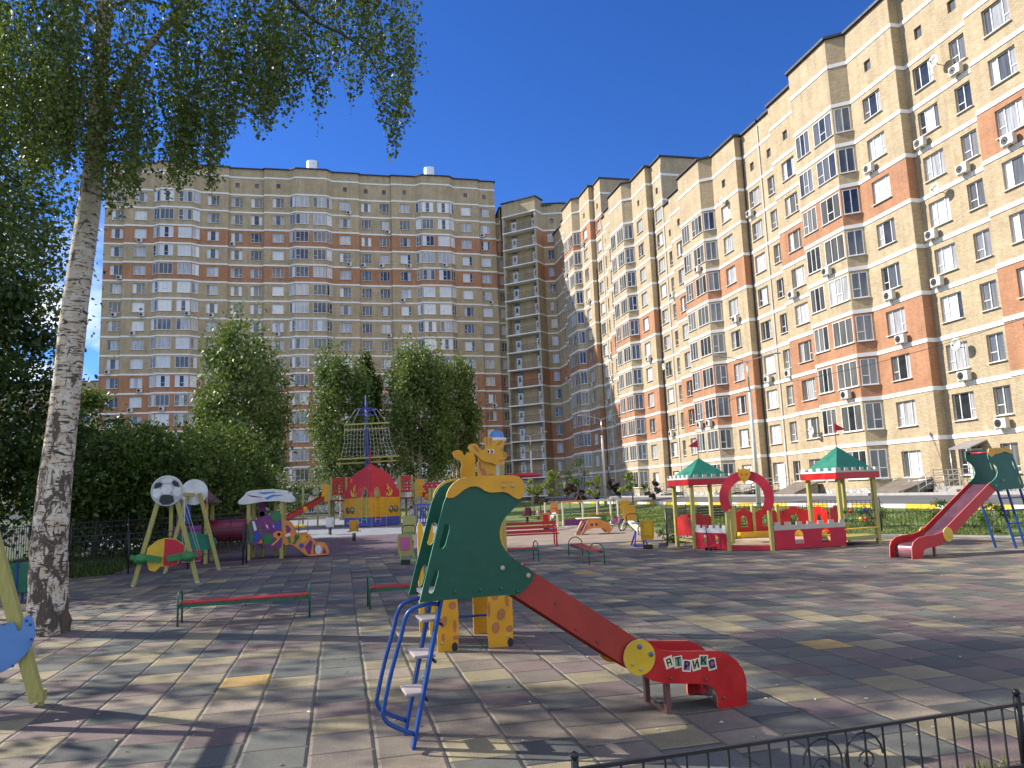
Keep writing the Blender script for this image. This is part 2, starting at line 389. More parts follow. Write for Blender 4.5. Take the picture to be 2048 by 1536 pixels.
flat('plum_paving', [(-6.5, 24.6), (-2.9, 25.42), (-2.7, 26.22), (-.6, 26.62), (5.2, 26.62), (5.6, 30), (4.5, 41), (-7, 41)], .004, 'plum_rubber')
flat('grey_paving', [(-12, 41.02), (7.5, 41.02), (8.2, 47), (8, 62), (2, 80), (-16, 80), (-16, 50)], .004, 'grey_rubber')
flat('tan_paving', [(5.2, 26.65), (6.5, 26.25), (9.6, 25.85), (14.2, 25.45), (14.3, 27.5), (13.0, 31), (13.6, 36), (12.5, 40), (7.5, 41), (4.52, 41), (5.6, 30)], .004, 'tan_rubber')
sheet('lawn', None, .0, 'lawn_green', (13.2, 34.2, 12, 118, 42, 60))
flat('lawn_behind', [(8.25, 41.05), (13.15, 41.05), (13.15, 118), (2.1, 118), (2.1, 80.1), (8.1, 62)], .006, 'lawn_green')
flat('lawn_far', [(-16.05, 80.1), (2.05, 80.1), (2.05, 118), (-30, 118), (-30, 50), (-16.05, 50)], .006, 'dark_soil')
# road between lawn and long block, footpath, yard in front of the far block
def strip(name, x0, x1, y0, y1, z, m, n=60):
    mb = MB(); vs = []; 
    for j in range(n+1):
        y = y0+(y1-y0)*j/n
        for x in (x0, (x0+x1)/2, x1): vs.append((x, y, hgt(x, y)+z))
    mb.mesh(vs, [(j*3+i, j*3+i+1, j*3+i+4, j*3+i+3) for j in range(n) for i in range(2)])
    return tag(mb.build(name, m), kind='structure')
strip('road', 26.6, 31.6, 8, 112, .03, 'asphalt'); 
flat('yard_road', [(-45, 112), (33, 112), (33, 118.5), (-45, 118.5)], .9, 'asphalt') if False else None
strip('verge', 31.8, 35.2, 8, 118, .05, 'lawn_green')
def kerb(name, x, y0, y1, w, h, painted):
    mb = MB(); y = y0; k = 0
    while y < y1:
        mb.box((x, y+.49, hgt(x, y)+h/2), (w, .98 if painted else .99, h), (k//2) % 2 if painted else 0); y += 1.0; k += 1
    return tag(mb.build(name, ['kerb_white', 'kerb_yellow'] if painted else ['kerb_grey']), kind='structure')
kerb('road_kerb', 26.5, 8, 112, .16, .2, True); kerb('verge_kerb', 31.7, 8, 118, .15, .18, False)
# edging of the paved play area
mb = MB()
for a, b_ in zip(PLAY[2:9], PLAY[3:9]): mb.beam((a[0], a[1], .01), (b_[0], b_[1], .01), .09, .10)
tag(mb.build('paving_edge', 'kerb_grey'), kind='structure')

rl_ = random.Random(77); mb = MB()
for i in range(420):
    x = rl_.uniform(-5, 12); y = 4.6+rl_.random()**1.5*16; s_ = rl_.uniform(.012, .03); a = rl_.uniform(0, 6.28)
    if not (-8 < x < 14): continue
    mb.face([(x+s_*cos(a), y+s_*sin(a), .012), (x+s_*.5*cos(a+1.6), y+s_*.5*sin(a+1.6), .022), (x-s_*cos(a), y-s_*sin(a), .013), (x-s_*.5*cos(a+1.6), y-s_*.5*sin(a+1.6), .016)], i % 2)
mat('dry_leaf', (.36, .27, .10), .8); mat('pale_litter', (.5, .47, .38), .8)
tag(mb.build('fallen_leaves', ['dry_leaf', 'pale_litter']), kind='stuff')
# ------------------------------------------------------------------ apartment blocks
BAND0, ST = 4.2, 3.0
WCACHE = {}
PANES = ['white_frame', 'pane_dark', 'pane_grey', 'pane_curtain', 'pane_white', 'pane_blue', 'pane_warm', 'pane_poster', 'pane_dim']
def window_mesh(w, h, lights, var, trans, panes, depth):
    key = (round(w, 2), round(h, 2), lights, var, depth)
    if key in WCACHE: return WCACHE[key]
    mb = MB(); fr = .052; y = depth
    # local: x along wall (centred), z up from sill, -y outward; frame set back by depth
    mb.box((0, y, fr/2), (w, .07, fr)); mb.box((0, y, h-fr/2), (w, .07, fr))
    for s_ in (-1, 1): mb.box((s_*(w/2-fr/2), y, h/2), (fr, .07, h-2*fr))
    tot = sum(lights); x = -w/2+fr; inner = w-2*fr
    for i, l in enumerate(lights):
        lw = inner*l/tot
        if i: mb.box((x, y, h/2), (.058, .064, h-2*fr))
        if trans == i: mb.box((x+lw/2, y, h*.36), (lw-.07, .058, .05))
        a = x+.0; c = x+lw
        mb.face([(a, y+.012, fr), (c, y+.012, fr), (c, y+.012, h-fr), (a, y+.012, h-fr)], panes[i % len(panes)])
        x += lw
    mb.box((0, -.01 if depth > .05 else -.02, -.035), (w+.1, .16+depth*.6, .045))       # sill
    o = mb.build('window', PANES); me = o.data; bpy.data.objects.remove(o); WCACHE[key] = me
    return me
def pick_panes(n, style):
    R = random.random
    if style == 'A':
        base = random.choices([2, 3, 4, 1], [.2, .42, .26, .12])[0]
        out = [base if R() < .7 else random.choices([1, 2, 3, 4], [.35, .3, .2, .15])[0] for _ in range(n)]
    else:
        base = random.choices([1, 2, 8, 3], [.40, .34, .20, .06])[0]
        out = [base if R() < .75 else random.choices([1, 2, 8], [.45, .35, .2])[0] for _ in range(n)]
    return out
class Block:
    def __init__(s, name, label, style, red):
        s.root = thing(name, label, 'apartment building'); s.style = style; s.red = red
        s.wall = MB(); s.band = MB(); s.cap = MB(); s.roof = MB(); s.wins = []; s.small = MB(); s.last = None; s.conn = False
    def seg(s, a, b_, ztop, kmax, wins=(), small=(), red=None, z0=.0, lowred=True, kmin=-1, bandoff=.05, ext=(0, 0), skip=None, nowin=False):
        """wall from plan point a to b_ (outside on the right hand), storeys kmin..kmax with windows"""
        a = Vector((a[0], a[1])); b_ = Vector((b_[0], b_[1])); d = b_-a; L = d.length; d.normalize(); n = Vector((d.y, -d.x)); red = s.red if red is None else red
        def P(u, z, o=0.0): q = a+d*u-n*o; return (q.x, q.y, z)
        def quad(u0, u1, z0_, z1_, mi):
            if u1-u0 > 1e-4 and z1_-z0_ > 1e-4: s.wall.face([P(u0, z0_), P(u1, z0_), P(u1, z1_), P(u0, z1_)], mi, [(u0+a.y+a.x, z0_), (u1+a.y+a.x, z0_), (u1+a.y+a.x, z1_), (u0+a.y+a.x, z1_)])
        k = kmin
        if s.last is not None and not s.conn and kmin < 0:
            (la, lb) = s.last; s.conn = True
            if 1e-3 < (la-b_).length < 1.3: s.seg(b_, la, ztop, kmax, [], nowin=True, red=red)
            elif 1e-3 < (lb-a).length < 1.3: s.seg(lb, a, ztop, kmax, [], nowin=True, red=red)
            s.conn = False
        if not s.conn and kmin < 0: s.last = (a, b_)
        if kmin < 0:
            quad(0, L, z0-.3, 1.25, 2); zb = 1.25
        else: zb = BAND0+ST*kmin
        top_band = kmax+2            # bands at kmax+1 (over last windows) and kmax+2
        while True:
            zt = BAND0+ST*(k+1); last = False
            if zt >= ztop-.5: zt = ztop; last = True
            base = BAND0+ST*k; mi = 1 if (k in red and k <= kmax) else 0
            holes = []
            if k <= kmax and not nowin:
                for (u, w, typ) in wins:
                    if skip and (k, round(u, 1)) in skip: continue
                    holes.append((u, w, typ))
            elif k == kmax+1:
                holes = [(u, .62, 'sq') for u in small]
            u_ = 0
            for (u, w, typ) in sorted(holes):
                if typ == 'sq': h0, h1 = base+1.25, base+2.0
                elif typ == 'bay': h0, h1 = base+.95, base+2.72
                elif typ == 'door': h0, h1 = base+.1, base+2.4
                else: h0, h1 = base+.92, base+2.52
                if k == -1 and typ != 'bay': h0, h1 = 1.9, 3.55
                elif k == -1: h0, h1 = 1.9, 3.8
                quad(u_, u-w/2, zb, zt, mi); quad(u-w/2, u+w/2, zb, h0, mi); quad(u-w/2, u+w/2, h1, zt, mi)
                dp = .16
                if typ != 'bay':
                    uu = [(u-w/2, h0), (u+w/2, h0), (u+w/2, h1), (u-w/2, h1)]
                    for i in range(4):
                        (p0, q0), (p1, q1) = uu[i], uu[(i+1) % 4]
                        s.wall.face([P(p0, q0), P(p1, q1), P(p1, q1, dp+.05), P(p0, q0, dp+.05)], mi, [(p0, q0), (p1, q1), (p1+.1, q1), (p0+.1, q0)])
                    dep = dp
                else:
                    dep = .03
                    uu = [(u-w/2, h0), (u+w/2, h0), (u+w/2, h1), (u-w/2, h1)]
                    for i in range(4):
                        (p0, q0), (p1, q1) = uu[i], uu[(i+1) % 4]
                        s.wall.face([P(p0, q0), P(p1, q1), P(p1, q1, .1), P(p0, q0, .1)], mi, [(p0, q0), (p1, q1), (p1+.1, q1), (p0+.1, q0)])
                if typ == 'sq': sq = MB(); sq.obox(P(u, (h0+h1)/2, .18), (d.x*w/2, d.y*w/2, 0), (n.x*.03, n.y*.03, 0), (0, 0, (h1-h0)/2)); sq.build('attic_window', 'pane_grey', s.root)
                else: s.wins.append((P(u, h0, 0), atan2(d.y, d.x), w, h1-h0, typ, dep, k, u))
                u_ = u+w/2
            quad(u_, L, zb, zt, mi)
            zb = zt; k += 1
            if last: break
        for kb in range(max(kmin+1, 0), 40):
            z = BAND0+ST*kb
            if z > ztop-.6: break
            e0, e1 = ext
            s.band.obox(P(L/2+(e1-e0)/2, z, -bandoff/2+.003), (d.x*(L+e0+e1)/2, d.y*(L+e0+e1)/2, 0), (n.x*(bandoff/2), n.y*(bandoff/2), 0), (0, 0, .13))
        s.cap.obox(P(L/2, ztop+.09, -.04), (d.x*(L/2+.1), d.y*(L/2+.1), 0), (n.x*.16, n.y*.16, 0), (0, 0, .09))
    def finish(s, limit=100):
        s.wall.build('wall', ['yellow_brick', 'orange_brick', 'stone_plinth'], s.root)
        s.band.build('string_course', 'white_band', s.root); s.cap.build('parapet_cap', 'roof_cap', s.root)
        if s.roof.f: s.roof.build('roof', 'roof_felt', s.root)
            # nearest windows are parts of their own, the rest one part
        s.wins.sort(key=lambda q: Vector(q[0]).length)
        rest = MB()
        for i, (p, rz, w, h, typ, dep, k, u) in enumerate(s.wins):
            if typ == 'w2': L = (1, 1); tr = 0
            elif typ == 'n2': L = (1, 1.1); tr = 0
            elif typ == 'bay': L = (1, 1, 1) if w > 1.6 else (1, 1); tr = random.choice((1, 0, -1, -1))
            else: L = (1, 1.7, 1); tr = random.choice((0, 0, 2))
            if w > 2.3 and typ == 'bay': L = (1, 1, 1, 1)
            var = random.randrange(9); pn = None; me = WCACHE.get((round(w, 2), round(h, 2), L, var, dep))
            if me is None: me = window_mesh(w, h, L, var, tr, pick_panes(len(L), s.style), dep)
            if i < limit:
                o = bpy.data.objects.new('window', me); SC.collection.objects.link(o); o.location = p; o.rotation_euler = (0, 0, rz); o.parent = s.root
            else:
                mw = Matrix.Translation(p) @ Matrix.Rotation(rz, 4, 'Z')
                base = len(rest.v); rest.v += [tuple(mw @ v_.co) for v_ in me.vertices]
                for pl in me.polygons: rest.f.append(tuple(base+q for q in pl.vertices)); rest.m.append(pl.material_index); rest.uv.append(None)
        if rest.f: tag(rest.build('windows', PANES, s.root), kind='stuff')
        return s.root

# ---- far block across the yard (faces the camera, in the shade)
YA = 126.0
A = Block('apartment_block', 'seventeen storey beige and brick red apartment block across the yard, behind the birches', 'A', {1, 2, 3, 4, 5, 11, 13})
ZA, KA = 56.7, 15
def segA(x0, x1, y, wins, small=(), **kw): A.seg((x0, y), (x1, y), ZA, KA, [(w-x0, ww, t_) for w, ww, t_ in wins], [q-x0 for q in small], **kw)
A.seg((-36, 142), (-36, YA+.4), ZA, KA, [(5, 1.7, 'w3'), (11, 1.7, 'w3')])
segA(-36, -33, YA+.4, [(-34.1, 1.75, 'w3')], [-34.1])
def bayA(xl, xc0, xc1, xr, x0, x1, y, left, right, smalls):
    segA(x0, xl, y, left, smalls[0])
    A.seg((xl, y), (xc0, y-.9), ZA, KA, [(hypot(xc0-xl, .9)/2, hypot(xc0-xl, .9)-.25, 'bay')])
    m_ = (xc0+xc1)/2; hw = (xc1-xc0)/2
    segA(xc0, xc1, y-.9, [((xc0+m_-.32)/2, hw-.42, 'bay'), ((xc1+m_+.32)/2, hw-.42, 'bay')])
    A.seg((xc1, y-.9), (xr, y), ZA, KA, [(hypot(xr-xc1, .9)/2, hypot(xr-xc1, .9)-.25, 'bay')])
    segA(xr, x1, y, right, smalls[1])
bayA(-28.75, -27.6, -22.8, -21.7, -33, -17.45, YA, [(-30.6, 1.8, 'w3')], [(-19.75, 1.75, 'w3')], ([-30.6], [-19.75]))
segA(-17.45, -11.9, YA+.4, [(-16.15, 1.75, 'w3'), (-13.1, 1.75, 'w3')], [-16.15, -13.1])
bayA(-7.9, -6.85, -1.95, -.95, -11.9, 3.45, YA, [(-9.65, 1.8, 'w3')], [(1.15, 1.8, 'w3')], ([-9.65], [1.15]))
segA(3.45, 8.9, YA+.4, [(4.65, 1.6, 'w3'), (7.7, 1.6, 'w3')], [4.65, 7.7])
bayA(12.95, 13.95, 18.75, 19.75, 8.9, 24.1, YA, [(11.15, 1.7, 'w3')], [(21.8, 1.7, 'w3')], ([11.15], [21.8]))
segA(24.1, 27.1, YA+.4, [(25.2, 1.65, 'w3')], [25.2])
A.seg((27.1, YA+.4), (27.1, 142), ZA, KA, [], nowin=True)
A.roof.box((-4.5, 134.4, ZA-.3), (62.6, 15.0, .2))
for y_, x_ in ((625, 625), (0, 859)):
    pass
for x_ in (-4.2, 15.9):
    A.roof.cyl((x_, 128.2, ZA-.2), (x_, 128.2, ZA+.75), .75, 0)
A.finish(100)
mb = MB(); r_ = MB()
for i, x_ in enumerate((-4.2, 15.9)):
    th = thing('roof_ventilator', 'silver drum ventilator on the roof of the far beige block, %s' % ('above its middle bay' if i == 0 else 'above its right bay'), 'ventilator', (x_, 128.2, ZA+.75), 0, 'silver roof ventilators')
    b1 = MB(); b1.cyl((0, 0, .25), (0, 0, 1.9), 1.05, 0, 24); b1.build('drum', 'galvanised', th, True)
    b2 = MB(); b2.cyl((0, 0, -.1), (0, 0, .28), .7, 0, 16); b2.build('neck', 'dark_metal', th, True)
VENT = th

# ---- corner tower with open galleries
T = Block('gallery_tower', 'corner tower with stacked open balconies between the far block and the sunlit block', 'A', {1, 2, 5, 11, 13})
ZT = 51.6
G1, G2 = Vector((27.75, 124.0)), Vector((32.6, 119.6))
T.seg((27.15, 127.0), (28.7, 127.0), 50.4, 13, [(.95, 1.0, 'n2')])
T.seg((28.7, 127), (28.7, 124.9), 50.4, 13, [], nowin=True)
gd = (G2-G1).normalized(); gn = Vector((gd.y, -gd.x)); gl = (G2-G1).length
rec = 1.3
B1, B2 = G1-gn*rec, G2-gn*rec
T.seg(B1, B2, ZT, 14, [], nowin=True, bandoff=.0, red={5})
pil = MB(); slab = MB(); pl2 = MB()
for q, ww in ((G1, .35), (G2-gd*.35, .35)):
    c_ = q+gd*.175-gn*(rec/2); pil.obox((c_.x, c_.y, ZT/2), (gd.x*.175, gd.y*.175, 0), (gn.x*rec/2, gn.y*rec/2, 0), (0, 0, ZT/2))
pil.build('pier', 'pier_render', T.root)
c_ = (G1+G2)/2-gn*(rec/2)
mid = (G1+G2)/2
T.seg(G1+gn*.02, G2+gn*.02, ZT, 14, [], nowin=True, kmin=15)
rm = MB()
L_ = gl-.74
rm.tube([(-L_/2, 0, 1.05), (L_/2, 0, 1.05)], .03, 0, 6); rm.tube([(-L_/2, 0, .1), (L_/2, 0, .1)], .02, 0, 6)
x = -L_/2
while x < L_/2: rm.cyl((x, 0, .1), (x, 0, 1.05), .012, 0, 5); x += .16
for i in range(9): rm.tube([(-L_/2+.35+i*.66+.16*cos(a_*pi/4), 0, .58+.16*sin(a_*pi/4)) for a_ in range(8)], .012, 0, 5, closed=True)
ro = rm.build('railing', 'dark_metal', T.root); rme = ro.data; bpy.data.objects.remove(ro)
dm = MB(); dm.box((0, 0, 1.05), (.95, .08, 2.1), 0); dm.box((0, -.05, 1.4), (.42, .03, .85), 1); dm.box((0, -.01, 2.35), (.95, .08, .4), 1)
do_ = dm.build('door', ['door_white', 'pane_dark'], T.root); dme = do_.data; bpy.data.objects.remove(do_)
ang = atan2(gd.y, gd.x)
for k in range(-1, 16):
    z = BAND0+ST*k
    if z < .9: z = 1.2
    sb = MB(); sb.obox((c_.x+gn.x*.03, c_.y+gn.y*.03, z), (gd.x*(gl/2+.02), gd.y*(gl/2+.02), 0), (gn.x*(rec/2+.06), gn.y*(rec/2+.06), 0), (0, 0, .10)); sb.build('balcony_slab', 'white_band', T.root)
    if z > 48.5: continue
    rr = bpy.data.objects.new('railing', rme); SC.collection.objects.link(rr); q = mid+gn*.02; rr.location = (q.x, q.y, z+.10); rr.rotation_euler = (0, 0, ang); rr.parent = T.root
    for f_ in (.25, .86):
        q = B1+gd*(gl*f_)+gn*.06; dd = bpy.data.objects.new('door', dme); SC.collection.objects.link(dd); dd.location = (q.x, q.y, z+.10); dd.rotation_euler = (0, 0, ang); dd.parent = T.root
G3 = Vector((34.3, 121.3)); G4 = Vector((37.2, 120.5)); G5 = Vector((44, 120.5))
T.seg(G2, G3, 51.6, 14, [], nowin=True)
T.seg(G3, G4, 50.9, 13, [(1.55, 1.7, 'w3')], [1.55])
T.seg(G4, G5, 50.9, 13, [(1.6, 1.7, 'w3')], [1.6])
T.seg((28.0, 130), (27.75, 125.4), ZT, 14, [], nowin=True, kmin=13)
T.roof.mesh([(27.8, 124.3, ZT-.1), (32.6, 119.8, ZT-.1), (34.2, 121.4, ZT-.1), (34.2, 134, ZT-.1), (27.8, 134, ZT-.1)], [(0, 1, 2, 3, 4)])
T.roof.box((40.2, 127.6, 50.7), (12, 13.5, .2))
T.finish(60)
dup(VENT, (38.4, 127, 51.2), 0, 'silver drum ventilator on the corner tower roof, the left one of its pair'); dup(VENT, (43.4, 127, 50.9), 0, 'silver drum ventilator on the corner tower roof, the right one of its pair')

# ---- long sunlit block: sections 20.2 m long, the far ones taller
Lb = Block('long_apartment_block', 'long sunlit yellow brick apartment block with bay windows, filling the right side', 'B', {1, 2, 5, 11})
XB, PER, Y0 = 35.3, 20.2, 39.3
def segB(X, ya, yb, H, K, wins=(), small=(), **kw): Lb.seg((X, yb), (X, ya), H, K, [(yb-w, ww, t_) for w, ww, t_ in wins], [yb-q for q in small], **kw)
HT = {33: (33.3, 7), 39: (39.3, 9), 45: (45.3, 11)}
def hk(h): return HT[h]
def section(i, hm, hf, cut=False):
    s0 = Y0+PER*(i-1); H, K = hk(hm); H2, K2 = hk(hf)
    if i > 0:
        segB(XB, s0, s0+4.45, H, K, [(s0+2.45, 1.7, 'w3')], [s0+2.45])
        Lb.seg((XB-1.0, s0+5.23), (XB, s0+4.45), H, K, [(.63, 1.02, 'bay')])
        segB(XB-1.0, s0+5.23, s0+9.85, H, K, [(s0+6.45, 2.15, 'bay'), (s0+8.9, 1.65, 'bay')])
        Lb.seg((XB, s0+10.6), (XB-1.0, s0+9.85), H, K, [], nowin=True)
    segB(XB+.2, s0+10.6, s0+14.8, H, K, [(s0+12.75, 1.75, 'w3')], [s0+12.75])
    segB(XB+.7, s0+14.8, s0+17.2, H, K, [(s0+16.0, 1.15, 'n2')], [s0+16.0], red=set())
    segB(XB+.7, s0+17.2, s0+PER, H2, K2, [(s0+18.75, 1.65, 'w3')], [s0+18.75], red=set() if hf == 33 else {11})
    if hf != hm: Lb.seg((XB+14, s0+17.2), (XB+.7, s0+17.2), H2, K2, [], nowin=True, kmin=K)
section(0, 33, 33); section(1, 33, 33); section(2, 33, 39); section(3, 39, 45)
# last section, cut short by the tower
s0 = Y0+PER*3; H, K = hk(45)
segB(XB, s0, s0+4.45, H, K, [(s0+2.45, 1.7, 'w3')], [s0+2.45]); Lb.seg((XB-1.0, s0+5.23), (XB, s0+4.45), H, K, [(.63, 1.02, 'bay')])
segB(XB-1.0, s0+5.23, s0+9.85, H, K, [(s0+6.45, 2.15, 'bay'), (s0+8.9, 1.65, 'bay')]); Lb.seg((XB, s0+10.6), (XB-1.0, s0+9.85), H, K, [], nowin=True)
segB(XB+.2, s0+10.6, s0+14.8, H, K, [(s0+12.75, 1.75, 'w3')], [s0+12.75]); segB(XB+.7, s0+14.8, s0+21.5, H, K, [(s0+16.4, 1.15, 'n2')], [])
Lb.seg((XB, 29.7), (XB+.2, 29.7), 33.3, 7, [], nowin=True); 
for ya, yb, h in ((29.5, 76.6, 33.0), (76.8, 96.8, 39.0), (97, 120.3, 45.0)): Lb.roof.box((XB+7.6, (ya+yb)/2, h-.2), (13.4, yb-ya-.3, .2))
Lb.seg((50, 29.6), (50, 120), 33.3, 7, [], nowin=True)
# white downpipes between the sections
for i in range(1, 4):
    y_ = Y0+PER*(i-1)+17.35; dp = MB(); dp.cyl((XB+.62, y_, .6), (XB+.62, y_, 33 if i < 2 else 38.5), .055, 0, 6); dp.build('downpipe', 'white_band', Lb.root)
    y_ = Y0+PER*i-.12; dp = MB(); dp.cyl((XB+.62, y_, .6), (XB+.62, y_, 33), .045, 0, 6); dp.build('downpipe', 'roof_cap', Lb.root)
LBW = list(Lb.wins)
Lb.finish(100)
dup(VENT, (XB+3.2, 64.0, 33.0), 0, 'silver drum ventilator on the long block roof, nearest to the camera')

# ---- block glimpsed far behind on the left
Fb = Block('distant_apartment_block', 'pale yellow and orange apartment block far behind the leaning birch', 'A', {7, 8})
Fb.seg((-84, 205), (-58, 205), 33.3, 7, [(3+4.1*i, 2.0, 'w3') for i in range(6)]); Fb.seg((-58, 205), (-58, 220), 33.3, 7, [])
Fb.roof.box((-71, 212.6, 33), (25.8, 14.8, .2)); Fb.finish(0)

# ---- air conditioners and dishes hang on the walls
ac = thing('air_conditioner', '', 'air conditioner', (0, 0, 0), 0, 'white air conditioners hanging on the walls')
b1 = MB(); b1.box((0, -.28, .28), (.8, .3, .55)); b1.build('casing', 'ac_white', ac, bevel=.015)
b2 = MB(); b2.tube([(-.12+.21*cos(a_*pi/8), -.436, .28+.21*sin(a_*pi/8)) for a_ in range(16)], .012, 0, 5, closed=True)
b2.mesh([(-.12, -.433, .28)]+[(-.12+.2*cos(a_*pi/8), -.433, .28+.2*sin(a_*pi/8)) for a_ in range(16)], [(0, 1+(i+1) % 16, 1+i) for i in range(16)]); b2.ball((-.12, -.44, .28), .05); b2.build('fan_grille', 'grille_black', ac)
b3 = MB()
for s_ in (-.3, .3): b3.box((s_, -.22, -.015), (.04, .44, .03)); b3.beam((s_, -.4, -.02), (s_, 0, -.25), .025)
b3.box((0, -.02, -.015), (.6, .03, .03))
b3.build('bracket', 'white_band', ac)
dish = thing('satellite_dish', '', 'satellite dish', (0, 0, 0), 0, 'satellite dishes on the long block')
d1 = MB(); vs = []; fs = []
for i in range(4):
    for k in range(18): rr_ = .38*(i+.01)/3; vs.append((rr_*cos(k*pi/9), -.45+.18*(rr_/.38)**2*-1, rr_*sin(k*pi/9)+.1))
for i in range(3):
    for k in range(18): fs.append((i*18+k, i*18+(k+1) % 18, (i+1)*18+(k+1) % 18, (i+1)*18+k))
d1.mesh(vs, fs); o_ = d1.build('reflector', 'ac_white', dish, True); sd_ = o_.modifiers.new('Solidify', 'SOLIDIFY'); sd_.thickness = .02
d2 = MB(); d2.tube([(0, 0, -.1), (0, -.3, -.1), (0, -.44, .05)], .02); d2.tube([(0, -.5, -.26), (0, -.85, .02)], .012); d2.ball((0, -.86, .04), .05); d2.build('arm', 'dark_metal', dish)
ORD = ['first', 'second', 'third', 'fourth', 'fifth', 'sixth', 'seventh', 'eighth', 'ninth', 'tenth', 'eleventh', 'twelfth', 'thirteenth', 'fourteenth', 'fifteenth', 'sixteenth', 'seventeenth']
USED = set()
def hang(src, blk, prob, wins, side, seed, cols, where):
    rnd = random.Random(seed); n = 0
    for (p, rz, w, h, typ, dep, k, u) in wins:
        if typ == 'bay' and w < 1.3: continue
        if rnd.random() > (prob if typ != 'bay' else prob*.3) or k < 0: continue
        c = cols(p)
        if c is None: continue
        if (where, c, k) in USED: continue
        USED.add((where, c, k)); d_ = Vector((cos(rz), sin(rz), 0)); off = rnd.choice((-.35, 0, .35))*w; q = Vector(p)+d_*off
        o = dup(src, (q.x, q.y, q.z-.75), rz, 'air conditioner, %s floor, %s, %s' % (ORD[k+1], c, where)); n += 1
    return n
def colsA(p):
    cs = [-34.1, -30.6, -26.7, -23.7, -19.75, -16.15, -13.1, -9.65, -5.7, -3.1, 1.15, 4.65, 7.7, 11.15, 15.0, 17.7, 21.8, 25.2]
    d_ = [abs(p[0]-c) for c in cs]; i = d_.index(min(d_))
    return ORD[i]+' window column' if i < 17 else 'last window column'
def colsB(p):
    i = int((p[1]-(Y0-PER))//PER); s_ = (p[1]-(Y0-PER)) % PER
    nm = ['nearest', 'second', 'third', 'fourth', 'farthest'][i]
    c = 'right column' if s_ < 4.4 else ('right bay window' if s_ < 7.6 else 'left bay window') if s_ < 10.6 else 'column left of bay' if s_ < 14.8 else 'narrow column' if s_ < 17.2 else 'left column'
    return c+', '+nm+' section'
hang(ac, A, .17, A.wins, 1, 3, colsA, 'far block')
hang(ac, Lb, .23, LBW, 1, 5, colsB, 'long block')
for (x_, y_, lab) in ((1885, 127, 'upper left of the brick pilaster on the nearest section'), (1888, 382, 'between two air conditioners on the nearest section'), (1930, 692, 'large and grey, beside a lower window of the nearest section'), (1637, 864, 'low on the second section, above the red flag'),
                      (1455, 405, 'on the third section beside the top window right of the bay'), (1338, 735, 'on the third section, half way up')):
    X_ = 36.0 if x_ > 1800 or x_ == 1338 else 35.5; q = AX(x_, y_, X_)
    dup(dish, (X_-.02, q.y, q.z), -pi/2, 'round satellite dish '+lab)
for o_ in (ac, dish):
    for c_2 in list(o_.children): bpy.data.objects.remove(c_2)
    bpy.data.objects.remove(o_)
# ------------------------------------------------------------------ vegetation
RNG = np.random.default_rng(11)
def leaf_mat(name, c1, c2, tr=.35, ns=.6, gloss=.35):
    m, t, b, o = nodes(name)
    co = N(t, 'TexCoord').outputs['Object']
    n = N(t, 'TexNoise', {'Vector': co, 'Scale': ns, 'Detail': 3.0}); n2 = N(t, 'TexNoise', {'Vector': co, 'Scale': ns*22, 'Detail': 1.0})
    f = N(t, 'MapRange', {0: mth(t, 'ADD', mth(t, 'MULTIPLY', n.outputs[0], .55), mth(t, 'MULTIPLY', n2.outputs[0], .45)), 1: .38, 2: .62}).outputs[0]
    c = mixc_(t, f, c1, c2)
    t.links.new(c, b.inputs['Base Color']); b.inputs['Roughness'].default_value = .5; b.inputs['Specular IOR Level'].default_value = gloss
    tl = N(t, 'BsdfTranslucent', {0: mixc_(t, .5, c, (.16, .22, .02))}); mx = N(t, 'MixShader', {0: tr}); t.links.new(b.outputs[0], mx.inputs[1]); t.links.new(tl.outputs[0], mx.inputs[2])
    t.links.new(mx.outputs[0], o.inputs[0]); return m
leaf_mat('birch_leaves', (.05, .095, .016), (.14, .19, .03), .4, 1.2, .6)
leaf_mat('birch_leaves_far', (.06, .11, .025), (.18, .23, .06), .3, .35)
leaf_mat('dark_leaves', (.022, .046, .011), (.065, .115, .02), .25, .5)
leaf_mat('hedge_leaves', (.03, .065, .012), (.13, .19, .03), .3, .45)
leaf_mat('maple_leaves', (.14, .20, .03), (.30, .34, .07), .4, 1.2)
leaf_mat('green_maple_leaves', (.05, .11, .02), (.11, .18, .03), .3, 1.0)
leaf_mat('purple_leaves', (.035, .012, .018), (.075, .025, .03), .2, 1.0)
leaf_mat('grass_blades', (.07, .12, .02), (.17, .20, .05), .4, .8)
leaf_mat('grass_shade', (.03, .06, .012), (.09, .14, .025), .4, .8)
mat('twig_brown', (.06, .045, .035), .8); mat('bark_grey', (.16, .14, .12), .9, .3, 6, .5, 30, stretch=(1, 1, .3))
# birch bark: papery white, dark horizontal lenticels, rough black fissures spreading towards the foot
m, t, b, o = nodes('birch_bark')
g = N(t, 'TexCoord').outputs['Object']; sx = N(t, 'SeparateXYZ', {0: g})
h1 = N(t, 'TexNoise', {'Vector': N(t, 'Mapping', {0: g, 3: (4.2, 4.2, 17.)}).outputs[0], 'Scale': 1.0, 'Detail': 6.0, 'Roughness': .7, 'Distortion': 1.1})
h2 = N(t, 'TexNoise', {'Vector': N(t, 'Mapping', {0: g, 3: (5.2, 5.2, 2.5)}).outputs[0], 'Scale': 1.0, 'Detail': 9.0, 'Roughness': .72, 'Distortion': 1.0})
h3 = N(t, 'TexNoise', {'Vector': N(t, 'Mapping', {0: g, 3: (6., 6., 34.)}).outputs[0], 'Scale': 1.0, 'Detail': 2.0})
lo = N(t, 'MapRange', {0: sx.outputs[2], 1: 5.5, 2: .2, 3: -.04, 4: .075}).outputs[0]
d1_ = N(t, 'MapRange', {0: h1.outputs[0], 1: .545, 2: .58}).outputs[0]
